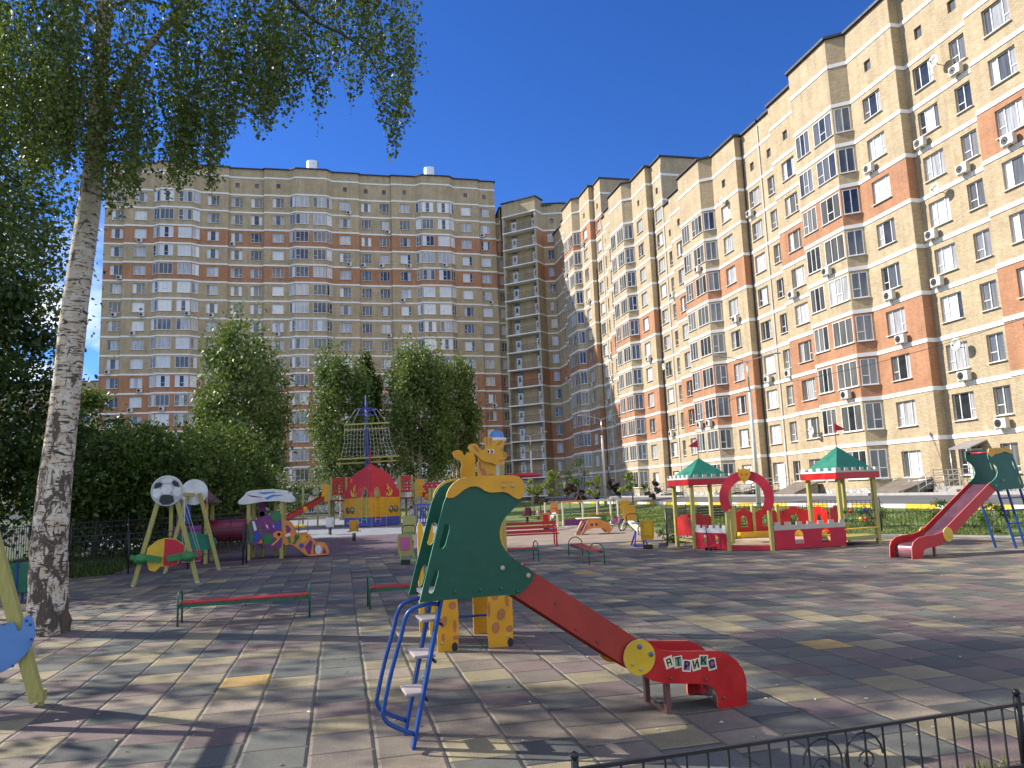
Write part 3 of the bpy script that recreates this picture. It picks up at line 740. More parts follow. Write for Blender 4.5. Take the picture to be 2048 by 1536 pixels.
d2_ = N(t, 'MapRange', {0: mth(t, 'ADD', h2.outputs[0], lo), 1: .545, 2: .575}).outputs[0]
d3_ = N(t, 'MapRange', {0: h3.outputs[0], 1: .70, 2: .74, 3: 0., 4: .55}).outputs[0]
dk = mth(t, 'MAXIMUM', mth(t, 'MAXIMUM', d1_, d2_), d3_)
wn_ = N(t, 'TexNoise', {'Vector': g, 'Scale': 7.0, 'Detail': 6.0})
wh = mixc_(t, N(t, 'MapRange', {0: wn_.outputs[0], 1: .35, 2: .65}).outputs[0], (.68, .60, .48), (.55, .42, .28))
dkc = mixc_(t, N(t, 'MapRange', {0: h2.outputs[0], 1: .4, 2: .7}).outputs[0], (.028, .024, .02), (.15, .105, .07))
t.links.new(mixc_(t, dk, wh, dkc), b.inputs['Base Color']); b.inputs['Roughness'].default_value = .75
hb = mth(t, 'ADD', mth(t, 'MULTIPLY', dk, -.6), mth(t, 'MULTIPLY', N(t, 'TexNoise', {'Vector': N(t, 'Mapping', {0: g, 3: (22., 22., 6.)}).outputs[0], 'Scale': 1.0, 'Detail': 6.0}).outputs[0], mth(t, 'MULTIPLY', dk, 1.6)))
t.links.new(N(t, 'Bump', {'Strength': 1.0, 'Distance': .03, 'Height': hb}).outputs[0], b.inputs['Normal'])

def leaves(name, cen, size, m, parent, asp=.62, droop=.0):
    cen = np.asarray(cen, dtype=np.float32); n = len(cen)
    s_ = np.asarray(size)*RNG.uniform(.55, 1.4, n) if np.ndim(size) == 0 else size
    a = RNG.normal(size=(n, 3)); a[:, 2] -= droop; a /= np.linalg.norm(a, axis=1)[:, None]
    b_ = RNG.normal(size=(n, 3)); b_ -= a*(a*b_).sum(1)[:, None]; b_ /= np.linalg.norm(b_, axis=1)[:, None]
    nn = np.cross(a, b_); L = (s_/2)[:, None]
    v = np.stack([cen-a*L, cen+b_*L*asp-a*L*.25+nn*L*.12, cen+a*L, cen-b_*L*asp-a*L*.25+nn*L*.12], 1).reshape(-1, 3)
    me = bpy.data.meshes.new(name); me.vertices.add(4*n); me.vertices.foreach_set('co', v.astype(np.float32).ravel())
    me.loops.add(4*n); me.loops.foreach_set('vertex_index', np.arange(4*n, dtype=np.int32)); me.polygons.add(n)
    me.polygons.foreach_set('loop_start', np.arange(0, 4*n, 4, dtype=np.int32))
    try: me.polygons.foreach_set('loop_total', np.full(n, 4, dtype=np.int32))
    except Exception: pass
    me.materials.append(MATS[m]); me.update(calc_edges=True); me.validate()
    o_ = bpy.data.objects.new(name, me); SC.collection.objects.link(o_); o_.parent = parent; return o_

def tree(name, label, cat, loc, h, r, n, size, lm, bark='birch_bark', clear=.18, kind='birch', tr=.14, group=None, seed=1, stems=1):
    """tapered trunk with limbs and a crown of leaf clumps in local space"""
    rg = np.random.default_rng(seed); T_ = thing(name, label, cat, loc, rg.uniform(0, 6.28), group)
    tm = MB(); tips = []
    for st in range(stems):
        bx, by = (0, 0) if stems == 1 else (rg.uniform(-.5, .5), rg.uniform(-.5, .5)); lx, ly = rg.uniform(-.06, .06, 2)*h
        path = [(bx+lx*(q/6)**1.3+rg.uniform(-.02, .02)*h*.3, by+ly*(q/6)**1.3, h*.97*q/6-(.1 if q == 0 else 0)) for q in range(7)]
        tm.tube(smooth_line(path, 3), [tr*(1.15-1.05*i/18)*(1.25 if i == 0 else 1) for i in range(19)], 0, 8)
        for i in range(13 if h > 4 else 7):
            f = rg.uniform(clear, .93); q = f*6; j = min(5, int(q)); w = q-j
            p = np.array(path[j])*(1-w)+np.array(path[j+1])*w; an = rg.uniform(0, 6.28); rr = r*(1-((f-.45)/.6)**2*.8)*rg.uniform(.6, 1)
            e = p+np.array([cos(an)*rr, sin(an)*rr, h*.10*rg.uniform(.2, 1.3)]); mi = (p+e)/2+np.array([0, 0, h*.03])
            tm.tube([p, mi, e], [tr*.32*(1.15-f), tr*.2*(1.15-f), .012], 0, 5); tips.append((p, mi, e))
    tm.build('trunk', bark, T_, 1)
    cen = []; nc = max(10, int(n/150)); per = int(n/nc)
    for i in range(nc):
        f = rg.beta(1.5, 1.4)*(1-clear)+clear; prof = sqrt(max(.02, 1-((f-clear-.30)/(.72 if f > clear+.3 else .42))**2))
        if kind == 'round': prof = sqrt(max(.02, 1-((f-.56)/.46)**2))
        an = rg.uniform(0, 6.28); rad = r*prof*sqrt(rg.uniform(.12, 1.0))*(1.22 if rg.random() < .15 else 1); c = np.array([cos(an)*rad, sin(an)*rad, f*h])
        if rg.random() < .35: q = tips[rg.integers(len(tips))]; c = q[2]+rg.normal(size=3)*.05*h*.4
        cs = r*.165*rg.uniform(.55, 1.35); sg = np.array([cs, cs, cs*(1.9 if kind == 'birch' else .8)])
        pts = c+rg.normal(size=(per, 3))*sg
        if kind == 'birch': pts[:, 2] -= np.abs(rg.normal(size=per))*cs*.8
        cen.append(pts)
    cen = np.concatenate(cen); cen = cen[cen[:, 2] > .12*h*clear]
    leaves('crown', cen, size, lm, T_, droop=.5 if kind == 'birch' else 0)
    return T_

# ---- the big leaning birch in front
bt = thing('birch_tree', 'big leaning birch with peeling white and black bark, foliage hanging over the playground', 'tree', G(88, 1268))
BY = 13.66
pth = [(88, 1285, 82), (90, 1262, 74), (95, 1180, 70), (98, 1100, 66), (112, 960, 60), (123, 860, 55), (134, 760, 51), (147, 640, 48), (164, 520, 44), (180, 400, 41), (190, 300, 37), (197, 200, 33), (203, 100, 30), (210, 0, 28), (216, -200, 27), (225, -450, 20), (230, -700, 12), (234, -900, 5)]
pts = [AY(x, y, BY) for x, y, w in pth]; rs = [w/2/F_PX*(pts[i]-Vector((0, 0, CAM_H))).dot(fw) for i, (x, y, w) in enumerate(pth)]
sp = smooth_line(pts, 4); rr_ = []
for i in range(len(sp)):
    q = i/4; j = min(len(rs)-2, int(q)); rr_.append(rs[j]*(1-(q-j))+rs[j+1]*(q-j))
tm = MB(); tm.tube(sp, rr_, 0, 28)
# break the tube's roundness with ridges
rg = np.random.default_rng(3)
for i, v_ in enumerate(tm.v):
    k = i//28; s_ = i % 28; c_ = Vector(sp[min(k, len(sp)-1)]); d_ = Vector(v_)-c_
    lowf = max(0, 1-c_.z/2.2); q = 1+.035*sin(3*s_*2*pi/28+c_.z*1.7)+.05*lowf*sin(5*s_*2*pi/28+c_.z*.8)+rg.normal()*.012*(1+lowf)
    if k == 0 or c_.z < .25: q *= 1.08+.08*sin(4*s_*2*pi/28)
    tm.v[i] = tuple(c_+d_*q)
tm.build('trunk', 'birch_bark', bt, True, world=True)
def limb(pp, r0_, r1_, mi=0, y_=BY):
    q = [AY(x, y, y_+dy) for x, y, dy in pp]; s_ = smooth_line(q, 4); lb = MB(); lb.tube(s_, [r0_+(r1_-r0_)*i/(len(s_)-1) for i in range(len(s_))], mi, 8); lb.build('limb', ['birch_bark', 'twig_brown'], bt, True, world=True)
limb([(190, 300, 0), (239, 176, -.2), (311, 76, -.4), (378, 4, -.6), (450, -80, -.8), (520, -200, -.9)], .085, .03)
limb([(400, -160, -.6), (500, -60, -1), (580, 0, -1.2), (630, 42, -1.3), (689, 71, -1.4), (739, 113, -1.4), (775, 190, -1.4)], .05, .008, 1)
limb([(203, 60, 0), (120, -40, .3), (40, -90, .5), (-40, -100, .6)], .06, .02); limb([(195, 250, 0), (150, 170, .3), (90, 120, .5), (40, 130, .6)], .04, .01, 1)
limb([(210, -100, 0), (330, -160, .5), (480, -170, 1), (620, -120, 1.4), (700, -60, 1.5)], .06, .012, 1)
limb([(205, 20, 0), (280, 0, .8), (380, 30, 1.2), (450, 90, 1.5)], .04, .01, 1); limb([(215, -250, 0), (120, -330, -.5), (20, -330, -1)], .05, .02)
ENV = [(-60, 330), (20, 290), (60, 400), (100, 330), (150, 345), (200, 400), (225, 445), (262, 410), (300, 345), (340, 395), (400, 350), (425, 405), (450, 300), (500, 225), (520, 300), (560, 215), (590, 290), (610, 120), (640, 290), (665, 120), (700, 235), (740, 110), (785, 345), (812, 240), (835, 170)]
def env(x):
    for (a, ya), (c, yc) in zip(ENV, ENV[1:]):
        if a <= x <= c: return ya+(yc-ya)*(x-a)/(c-a)
    return 0
cen = []; tw = MB()
ns = 0; rnd = random.Random(5)
CLX = [rnd.uniform(-60, 835) for _ in range(70)]
while ns < 1080:
    x = rnd.choice(CLX)+rnd.gauss(0, 9) if rnd.random() < .75 else rnd.uniform(-60, 835)
    dens = 1.0 if x < 430 else (.62 if x < 560 else .34)
    if 150 < x < 240: dens *= .45
    if rnd.random() > dens: continue
    deep = rnd.random(); yb = env(x)*(rnd.uniform(.84, 1.03) if deep < .45 else rnd.uniform(.15, 1))
    if rnd.random() < .22: yb = rnd.uniform(-260, 60)
    Y_ = BY+rnd.uniform(-2.0, 2.0) if x < 480 else BY+rnd.uniform(-1.8, .3)
    if x < 560 and 100 < x and rnd.random() < .5: Y_ = BY+rnd.uniform(-2.2, -.5)
    p = AY(x, yb, Y_); L = rnd.uniform(.6, 2.3)*(1.0 if x < 500 else .9); ns += 1
    sx_, sy_ = rnd.uniform(-.25, .25), rnd.uniform(-.25, .25); k = int(L/.042); pts = []
    for i in range(k+1):
        f = i/k; q = p+Vector((sx_*f**2, sy_*f**2, L*f)); pts.append(q)
        for _ in range(1 if f < .2 else 2):
            sp_ = .035+.075*min(1, f*1.5); cen.append((q.x+rnd.gauss(0, sp_), q.y+rnd.gauss(0, sp_), q.z+rnd.gauss(0, .03)))
    if ns % 2 == 0: tw.tube([pts[0], pts[len(pts)//2], pts[-1]], [.002, .004, .007], 0, 3)
tag(tw.build('twigs', 'twig_brown', bt, world=True), kind='stuff')
cen = np.array(cen); cen -= np.array(bt.location)
leaves('crown', cen, .066, 'birch_leaves', bt, .8, .7)
# rest of the crown above the picture, coarser
c2 = []
for i in range(85):
    f = rnd.uniform(0, 1); z = 13.0+5.5*f; r_ = (4.6*(1-f)**.6+.5)*sqrt(rnd.uniform(0, 1)); an = rnd.uniform(0, 6.28); c = np.array([1.2+r_*cos(an), r_*sin(an), z])
    c2.append(c+np.random.default_rng(i).normal(size=(60, 3))*np.array([.35, .35, .6]))
c2 = np.concatenate(c2); leaves('upper_crown', c2, .14, 'birch_leaves', bt, .8)

# ---- trees left of the playground: the first ones stand beside the frame and throw the dappled shade
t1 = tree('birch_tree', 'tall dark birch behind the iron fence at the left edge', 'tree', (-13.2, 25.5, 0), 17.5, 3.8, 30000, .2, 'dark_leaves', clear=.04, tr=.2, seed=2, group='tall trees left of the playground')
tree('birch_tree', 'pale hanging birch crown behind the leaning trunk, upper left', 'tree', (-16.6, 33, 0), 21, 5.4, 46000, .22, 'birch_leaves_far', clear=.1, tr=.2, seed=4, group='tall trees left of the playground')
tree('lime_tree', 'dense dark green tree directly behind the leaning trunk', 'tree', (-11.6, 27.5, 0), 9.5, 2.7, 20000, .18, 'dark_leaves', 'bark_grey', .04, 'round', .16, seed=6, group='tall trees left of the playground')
for i, (x, y, h, r, n) in enumerate([(-11.5, 9.6, 13, 2.2, 2600), (-16, 21.5, 16, 3.2, 3800), (-14.2, 14.6, 14, 2.6, 1500)]):
    tree('birch_tree', 'birch standing beyond the left edge, %s of the shading row' % ORD[i], 'tree', (x, y, 0), h, r, n, .2, 'birch_leaves', clear=.3, tr=.15, seed=20+i, group='birches beside the playground')
hedge = tree('apple_tree', 'spreading tree with bright leaf tips above the football swing', 'tree', (-6.6, 33.5, 0), 4.9, 2.7, 18000, .17, 'hedge_leaves', 'bark_grey', .05, 'round', .12, seed=8, group='bushy trees behind the swings')
for (px, Y, h, r, n, lab) in [(190, 32, 4.6, 2.5, 9000, 'bushy tree between the leaning trunk and the football swing'), (255, 37, 5.2, 2.7, 10000, 'dark bushy tree left of the football swing'), (395, 37, 5.4, 2.6, 11000, 'tallest bushy tree, behind the dark playhouse'),
                              (462, 40, 4.2, 2.2, 9000, 'low bushy tree with light tips left of the roofed playhouse'), (160, 39, 7.4, 1.7, 7000, 'slim feathery tree right beside the leaning trunk')]:
    p = G(px, 1012+0, 0); q = AY(px, 1060, Y)
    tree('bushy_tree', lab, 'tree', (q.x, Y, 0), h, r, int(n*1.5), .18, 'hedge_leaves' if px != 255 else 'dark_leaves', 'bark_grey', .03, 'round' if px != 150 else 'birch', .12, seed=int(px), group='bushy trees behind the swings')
# ---- birches in the yard, in front of the far block
for (px, Y, h, r, n, st, lab, lm, cl) in [(480, 60, 14.6, 3.2, 15000, 2, 'broad birch left of the ship, in front of the far block', 'birch_leaves_far', .1), (682, 74, 15.6, 2.8, 12000, 2, 'birch with white stems directly behind the ship mast', 'birch_leaves_far', .2),
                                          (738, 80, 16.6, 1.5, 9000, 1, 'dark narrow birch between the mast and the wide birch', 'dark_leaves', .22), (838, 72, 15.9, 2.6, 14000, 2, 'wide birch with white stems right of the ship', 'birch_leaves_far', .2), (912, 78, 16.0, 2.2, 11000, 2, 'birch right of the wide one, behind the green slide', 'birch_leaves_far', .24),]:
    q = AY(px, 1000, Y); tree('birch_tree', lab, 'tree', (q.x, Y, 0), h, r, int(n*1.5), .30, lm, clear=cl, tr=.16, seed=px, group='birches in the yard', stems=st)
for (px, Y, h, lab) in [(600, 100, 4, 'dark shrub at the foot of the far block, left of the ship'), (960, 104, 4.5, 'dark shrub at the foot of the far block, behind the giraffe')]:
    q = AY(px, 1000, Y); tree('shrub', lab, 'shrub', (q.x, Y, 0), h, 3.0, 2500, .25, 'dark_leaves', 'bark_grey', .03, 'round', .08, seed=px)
# ---- staked saplings along the lawn
SAP = [(1066, 960, 58, 'maple_leaves', 2.9, .62, 'yellow green sapling just left of the first lamp post'), (1080, 972, 60, 'purple_leaves', 2.2, .6, 'purple sapling beside the first lamp post'), (1105, 950, 56, 'maple_leaves', 3.3, .68, 'yellow green sapling between two purple ones'),
       (1138, 972, 58, 'purple_leaves', 2.5, .62, 'purple sapling left of the tall green maple'), (1158, 950, 62, 'green_maple_leaves', 4.3, 1.15, 'tallest, dark green maple sapling'), (1188, 962, 57, 'maple_leaves', 3.2, .6, 'yellowing sapling left of the middle lamp post'),
       (1162, 982, 54, 'purple_leaves', 1.9, .4, 'small purple sapling under the green maple'), (1226, 972, 62, 'purple_leaves', 2.5, .75, 'purple sapling just right of the middle lamp post'), (1262, 945, 50, 'maple_leaves', 3.3, .7, 'yellow green sapling left of the castle'),
       (1304, 960, 52, 'purple_leaves', 2.4, .5, 'dark purple sapling nearest to the castle')]
for i, (px, py, Y, lm, h, r, lab) in enumerate(SAP):
    q = AY(px, py, Y); z = hgt(q.x, Y)
    S_ = tree('maple_sapling', lab, 'sapling', (q.x, Y, z), h, r, 700, .17, lm, 'bark_grey', .42, 'round', .03, 'young maples on the lawn', 300+i)
    st = MB(); st.cyl((.06, 0, 0), (.06, 0, h*.45), .03, 0, 6); st.build('stake', 'twig_brown', S_)
# ---- shrubs by the right-hand lawn
for i, (px, py, Y, h, r, lab) in enumerate([(1650, 1028, 27, 1.0, .6, 'grey green shrub left of the far slide chute'), (1590, 1025, 27.5, .8, .6, 'low shrub behind the bead tower'), (1985, 1030, 21, .9, .5, 'shrub beyond the far slide ladder'), (1880, 1028, 24, .9, .6, 'shrub seen under the far slide platform'), (1355, 1062, 24.5, .7, .6, 'weedy bush left of the castle'), (1745, 1035, 27, .9, .55, 'shrub right of the bead tower')]):
    q = AY(px, py, Y); tree('shrub', lab, 'shrub', (q.x, Y, hgt(q.x, Y)), h, r, 1600, .07, 'green_maple_leaves', 'bark_grey', .05, 'round', .02, 'shrubs round the lawn', 400+i)
# ---- grass
def blades(name, n, fn, hgt_, m, w=.012):
    P_ = []; 
    while len(P_) < n:
        q = fn()
        if q: P_.append(q)
    P_ = np.array(P_); n = len(P_); an = RNG.uniform(0, 6.28, n); h = hgt_*RNG.uniform(.4, 1.3, n); w_ = w*RNG.uniform(.7, 1.6, n)*(1+P_[:, 1]/25)
    dx, dy = np.cos(an)*w_, np.sin(an)*w_; lean = RNG.normal(size=(n, 2))*.35*h[:, None]
    v = np.empty((n, 3, 3)); v[:, 0] = P_+np.stack([dx, dy, 0*dx-.01], 1); v[:, 1] = P_-np.stack([dx, dy, 0*dx+.01], 1); v[:, 2] = P_+np.stack([lean[:, 0], lean[:, 1], h], 1)
    me = bpy.data.meshes.new(name); me.from_pydata(v.reshape(-1, 3).tolist(), [], [(3*i, 3*i+1, 3*i+2) for i in range(n)]); me.materials.append(MATS[m])
    o_ = bpy.data.objects.new(name, me); SC.collection.objects.link(o_); return tag(o_, kind='stuff')
def inside(poly, x, y):
    c = False; n = len(poly)
    for i in range(n):
        (x1, y1), (x2, y2) = poly[i], poly[(i+1) % n]
        if (y1 > y) != (y2 > y) and x < (x2-x1)*(y-y1)/(y2-y1)+x1: c = not c
    return c
def lawnpt():
    y = 12+rnd.random()**1.6*46; x = rnd.uniform(13.3, 26.3)
    if inside(PLAY, x, y) or (x < 14.6 and y < 40): return None
    g_ = sin(x*1.7+y*.9)+sin(x*.6-y*1.3)+rnd.uniform(-1.6, 1.6)
    if g_ < -.6: return None
    return (x, y, hgt(x, y))
blades('grass', 42000, lawnpt, .075, 'grass_blades')
def leftpt():
    x = rnd.uniform(-12, -2.5); y = rnd.uniform(20, 34)
    if inside(PLAY, x, y) or (x > -6.5 and y > 24.5): return None
    return (x, y, 0)
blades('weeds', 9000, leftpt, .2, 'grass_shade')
blades('weeds', 900, lambda: (rnd.uniform(1.2, 4.8), rnd.choice((4.40, 4.46))+rnd.gauss(0, .03), 0), .07, 'grass_blades', .004)
# ------------------------------------------------------------------ play equipment
for nm, c, r_ in (('green_paint', (.003, .075, .038), .42), ('yellow_paint', (.66, .31, .008), .45), ('red_paint', (.50, .012, .012), .35), ('chute_red', (.34, .030, .015), .45), ('blue_paint', (.006, .055, .24), .3),
                  ('bright_yellow', (.68, .42, .02), .4), ('green_metal', (.01, .13, .07), .3), ('bench_red', (.42, .02, .018), .45), ('step_grey', (.36, .31, .30), .6), ('brown_steel', (.16, .07, .055), .5),
                  ('sky_blue_paint', (.10, .24, .52), .4), ('maroon_paint', (.16, .012, .03), .4), ('purple_paint', (.20, .03, .17), .45), ('orange_paint', (.75, .25, .05), .45), ('white_paint', (.72, .71, .68), .5),
                  ('black_paint', (.02, .02, .02), .4), ('leaf_green_paint', (.03, .20, .05), .45), ('cream_paint', (.75, .66, .48), .5), ('brown_spot', (.42, .15, .05), .45), ('pale_green_metal', (.30, .52, .16), .4),
                  ('crimson_paint', (.52, .012, .035), .5), ('castle_green', (.01, .17, .10), .5), ('violet_blue', (.05, .07, .38), .4), ('pink_paint', (.55, .12, .28), .5), ('grey_plastic', (.45, .45, .46), .5), ('roof_brown', (.06, .025, .02), .6)):
    mat(nm, c, r_, .14, 3.5, bump=.08, bscale=40, dirt=.14 if nm not in ('black_paint',) else 0, coat=.0)
for nm, c in (('green_edge', (.10, .34, .22)), ('yellow_edge', (.80, .55, .22)), ('red_edge', (.72, .16, .13))): mat(nm, c, .5, .05)  # paler board edges, with the bevel highlight put into their colour
mat('olive_wood', (.40, .36, .10), .6, .16, 7, bump=.2, bscale=30, dirt=.15, stretch=(8, 8, .6)); mat('grey_wood', (.36, .33, .28), .8, .2, 8, .3, 40, stretch=(5, 5, 5)); mat('steel', (.55, .55, .56), .25, .1, 3, metal=.9)
mat('bed_reflection', (.17, .07, .085), .38, .15, 4, metal=.45, dirt=.2); mat('bolt_cap', (.42, .38, .27), .5); mat('bolt_blue', (.06, .12, .26), .4); mat('card_yellow', (.70, .62, .30), .6); mat('card_green', (.16, .30, .17), .6); mat('card_plum', (.30, .12, .22), .6); mat('ink', (.015, .01, .012), .6)  # slide bed: dark red reflection put into its base colour
mat('rope', (.55, .53, .45), .9); mat('skin', (.55, .32, .22), .6, .04); mat('hair_dark', (.03, .02, .015), .7); mat('cloth_white', (.75, .75, .74), .8); mat('cloth_navy', (.02, .025, .05), .9); mat('cloth_grey', (.28, .27, .27), .9); mat('hair_fair', (.40, .24, .11), .7)
mat('rubber', (.02, .02, .02), .7); mat('cloth_pink', (.60, .30, .32), .8); mat('cloth_denim', (.10, .16, .30), .9)

def board(parent, name, outline, y, t, m, holes=(), edge=None, bevel=.006, sub=None, label=None):
    """panel in the local x-z plane at depth y (y grows away from the viewer)"""
    mb = MB(); mb.panel((0, y, 0), (1, 0, 0), (0, 0, 1), outline, t, 0, holes, 1 if edge else 0)
    return mb.build(name, [m]+([edge] if edge else []), sub or parent, bevel=0 if not bevel else 0, label=label)
def rotp(pts, c, a): return [(c[0]+(x-c[0])*cos(a)-(y-c[1])*sin(a), c[1]+(x-c[0])*sin(a)+(y-c[1])*cos(a)) for x, y in pts]
def sm(pts, n=3): return [(p[0], p[1]) for p in smooth_line([(a, 0, b_) for a, b_ in pts], n, True) for p in [(p[0], p[2])]]
def rivets(parent, name, pts, y, r, m, stick=.012):
    for (u, z) in pts:
        mb = MB(); mb.ball((u, y, z), r, 0, 10, 6, (1, stick/r*1.6, 1)); mb.build(name, m, parent, 2)
def tube_part(parent, name, pts, r, m, seg=8, n=5):
    mb = MB(); mb.tube(smooth_line(pts, n) if n else pts, r, 0, seg); return mb.build(name, m, parent, 2)
def letter(parent, ch, u, z, y, size, rot, m, rx=pi/2):
    cu = bpy.data.curves.new('letter', 'FONT'); cu.body = ch; cu.size = size; cu.extrude = .0012; cu.offset = size*.03; cu.align_x = 'CENTER'; cu.align_y = 'CENTER'; cu.resolution_u = 2
    tmp = bpy.data.objects.new('tmp', cu); SC.collection.objects.link(tmp); bpy.context.view_layer.update()
    me = bpy.data.meshes.new_from_object(tmp); bpy.data.objects.remove(tmp); bpy.data.curves.remove(cu); me.materials.clear(); me.materials.append(MATS[m])
    o = bpy.data.objects.new('letter', me); SC.collection.objects.link(o); o.parent = parent; o.location = (u, y, z); o.rotation_euler = (rx, rot, 0); return o

# ---- slide in front
S = thing('slide', 'children\'s slide in front, green and yellow side panels, red chute, blue ladder', 'slide', (0.516, 6.086, 0), atan2(.079, .997))
GREEN = [(0.076, 1.089), (0.28, 1.091), (0.439, 1.091), (0.601, 1.092), (0.742, 1.091), (0.802, 1.088), (0.843, 1.084), (0.88, 1.088), (0.922, 1.112), (0.966, 1.149), (0.998, 1.189), (1.017, 1.227), (1.012, 1.262), (0.944, 1.303), (0.871, 1.355), (0.823, 1.395), (0.784, 1.441), (0.755, 1.493), (0.741, 1.548), (0.741, 1.595), (0.755, 1.648), (0.786, 1.698), (0.829, 1.739), (0.881, 1.78), (0.92, 1.814), (0.943, 1.852), (0.955, 1.9), (0.948, 1.972), (0.912, 2.008), (0.849, 2.02), (0.65, 2.022), (0.486, 2.022), (0.413, 2.003), (0.356, 1.965), (0.318, 1.905), (0.288, 1.84), (0.219, 1.599)]
CAP = [(0.306, 1.885), (0.31, 1.912), (0.331, 1.954), (0.364, 1.991), (0.413, 2.023), (0.47, 2.039), (0.568, 2.043), (0.733, 2.044), (0.866, 2.041), (0.916, 2.029), (0.949, 1.996), (0.963, 1.947), (0.957, 1.9), (0.939, 1.861), (0.917, 1.846), (0.892, 1.848), (0.859, 1.868), (0.819, 1.897), (0.778, 1.909), (0.711, 1.907), (0.662, 1.909), (0.621, 1.924), (0.589, 1.949), (0.549, 1.963), (0.5, 1.96), (0.451, 1.938), (0.402, 1.901), (0.361, 1.879), (0.329, 1.877)]
SLOT1 = [(0.288, 1.668), (0.308, 1.678), (0.329, 1.662), (0.329, 1.631), (0.291, 1.508), (0.271, 1.486), (0.248, 1.488), (0.242, 1.507)]
SLOT2 = [(0.207, 1.325), (0.224, 1.328), (0.232, 1.313), (0.228, 1.286), (0.191, 1.17), (0.174, 1.149), (0.154, 1.151), (0.149, 1.167), (0.185, 1.283)]
END = [(1.835, 0.607), (1.964, 0.630), (2.006, 0.612), (2.046, 0.58), (2.118, 0.542), (2.203, 0.522), (2.403, 0.505), (2.658, 0.482), (2.747, 0.452), (2.833, 0.384), (2.892, 0.298), (2.913, 0.219), (2.908, 0.11), (2.898, 0.006), (2.882, 0.0), (2.649, 0.004), (2.624, 0.013), (2.617, 0.035), (2.62, 0.11), (2.594, 0.177), (2.545, 0.213), (2.47, 0.232), (2.295, 0.25), (2.135, 0.27), (2.015, 0.304), (1.91, 0.367), (1.794, 0.442)]
CH = [(.83, 1.095), (1.81, .425), (1.95, .62), (1.02, 1.255), (.93, 1.33)]
WID = .50
for y in (0, WID):
    board(S, 'side_panel', GREEN, y, .019, 'green_paint', (SLOT1, SLOT2), 'green_edge'); board(S, 'top_cap', CAP, y-(.020 if y == 0 else -.020), .019, 'yellow_paint', (), 'yellow_edge')
    board(S, 'chute_side', CH, y+(.016 if y == 0 else -.016), .016, 'chute_red', (), 'red_edge'); board(S, 'end_side', END, y-(.004 if y == 0 else -.004), .019, 'red_paint', (), 'red_edge')
    dd = MB(); dd.panel((0, y-.022 if y == 0 else y+.022, 0), (1, 0, 0), (0, 0, 1), arc(1.905, .505, .142, 0, 354, 35), .018, 0, (), 1); dd.build('joint_disc', ['bright_yellow', 'yellow_edge'], S)
rivets(S, 'bolt', [(.751, 1.305), (.966, 1.231)], -.018, .021, 'bolt_cap'); rivets(S, 'rivet', [(.357, 1.147), (.562, 1.148), (.736, 1.146), (.872, 1.114)], -.012, .013, 'green_metal')
rivets(S, 'bolt', [(1.907, .593), (2.008, .523)], -.036, .021, 'bolt_blue'); rivets(S, 'rivet', [(1.834, .457), (1.906, .41), (.781, 1.952), (.859, 1.955)], -.034, .013, 'bolt_cap')
rivets(S, 'rivet', [(2.187, .307), (2.515, .265), (2.677, .096)], -.016, .014, 'brown_steel'); rivets(S, 'rivet', [(1.366, .775), (1.55, .66), (1.2, .99)], .006, .010, 'brown_steel')
bed = [(.62, 1.12), (.86, 1.13), (1.0, 1.06), (1.86, .47), (2.05, .37), (2.3, .32), (2.55, .30), (2.68, .26), (2.75, .18), (2.77, .06)]
mb = MB(); sb = smooth_line([(u, 0, z) for u, z in bed], 4)
for a, b_ in zip(sb, sb[1:]): mb.mesh([(a[0], .03, a[2]), (b_[0], .03, b_[2]), (b_[0], WID-.03, b_[2]), (a[0], WID-.03, a[2]), (a[0], .03, a[2]-.012), (b_[0], .03, b_[2]-.012), (b_[0], WID-.03, b_[2]-.012), (a[0], WID-.03, a[2]-.012)], [(0, 1, 2, 3), (7, 6, 5, 4)])
mb.build('slide_bed', 'steel', S, 1)
mb = MB(); mb.box((.45, WID/2, 1.13), (.62, WID-.03, .03)); mb.build('platform', 'step_grey', S)
mb = MB(); mb.cyl((.80, 0, 1.86), (.80, WID, 1.86), .016, 0, 10); mb.build('cross_bar', 'red_paint', S, 1)
for y in (.06, WID-.06):
    mb = MB(); mb.beam((.262, y, 1.10), (.012, y, 0), .025, .075); mb.build('ladder_rail', 'blue_paint', S)
    tube_part(S, 'handrail', [(.24, y, 1.055), (.16, y, 1.062), (.08, y, 1.05), (.01, y, 1.02), (-.03, y, .955), (-.06, y, .84), (-.14, y, .58), (-.20, y, .33), (-.205, y, .27), (-.17, y, .215), (-.09, y, .165), (.03, y, .11)], .017, 'blue_paint', 10, 4)
for u, z in ((.205, .93), (.145, .66), (.075, .385)):
    mb = MB(); mb.box((u-.015, WID/2, z), (.17, WID-.2, .026)); o = mb.build('step', 'step_grey', S, bevel=.01)
    mb = MB(); mb.tube([(u+.05, .02, z-.03), (u+.05, WID-.02, z-.03)], .012, 0, 6); mb.build('bracket', 'grille_black', S)
for y in (.06, WID-.06):
    mb = MB(); mb.box((2.18, y, .14), (.045, .045, .30)); mb.build('leg', 'brown_steel', S)
mb = MB(); mb.box((2.18, WID/2, .012), (.05, WID-.1, .02)); mb.build('foot_bar', 'brown_steel', S)
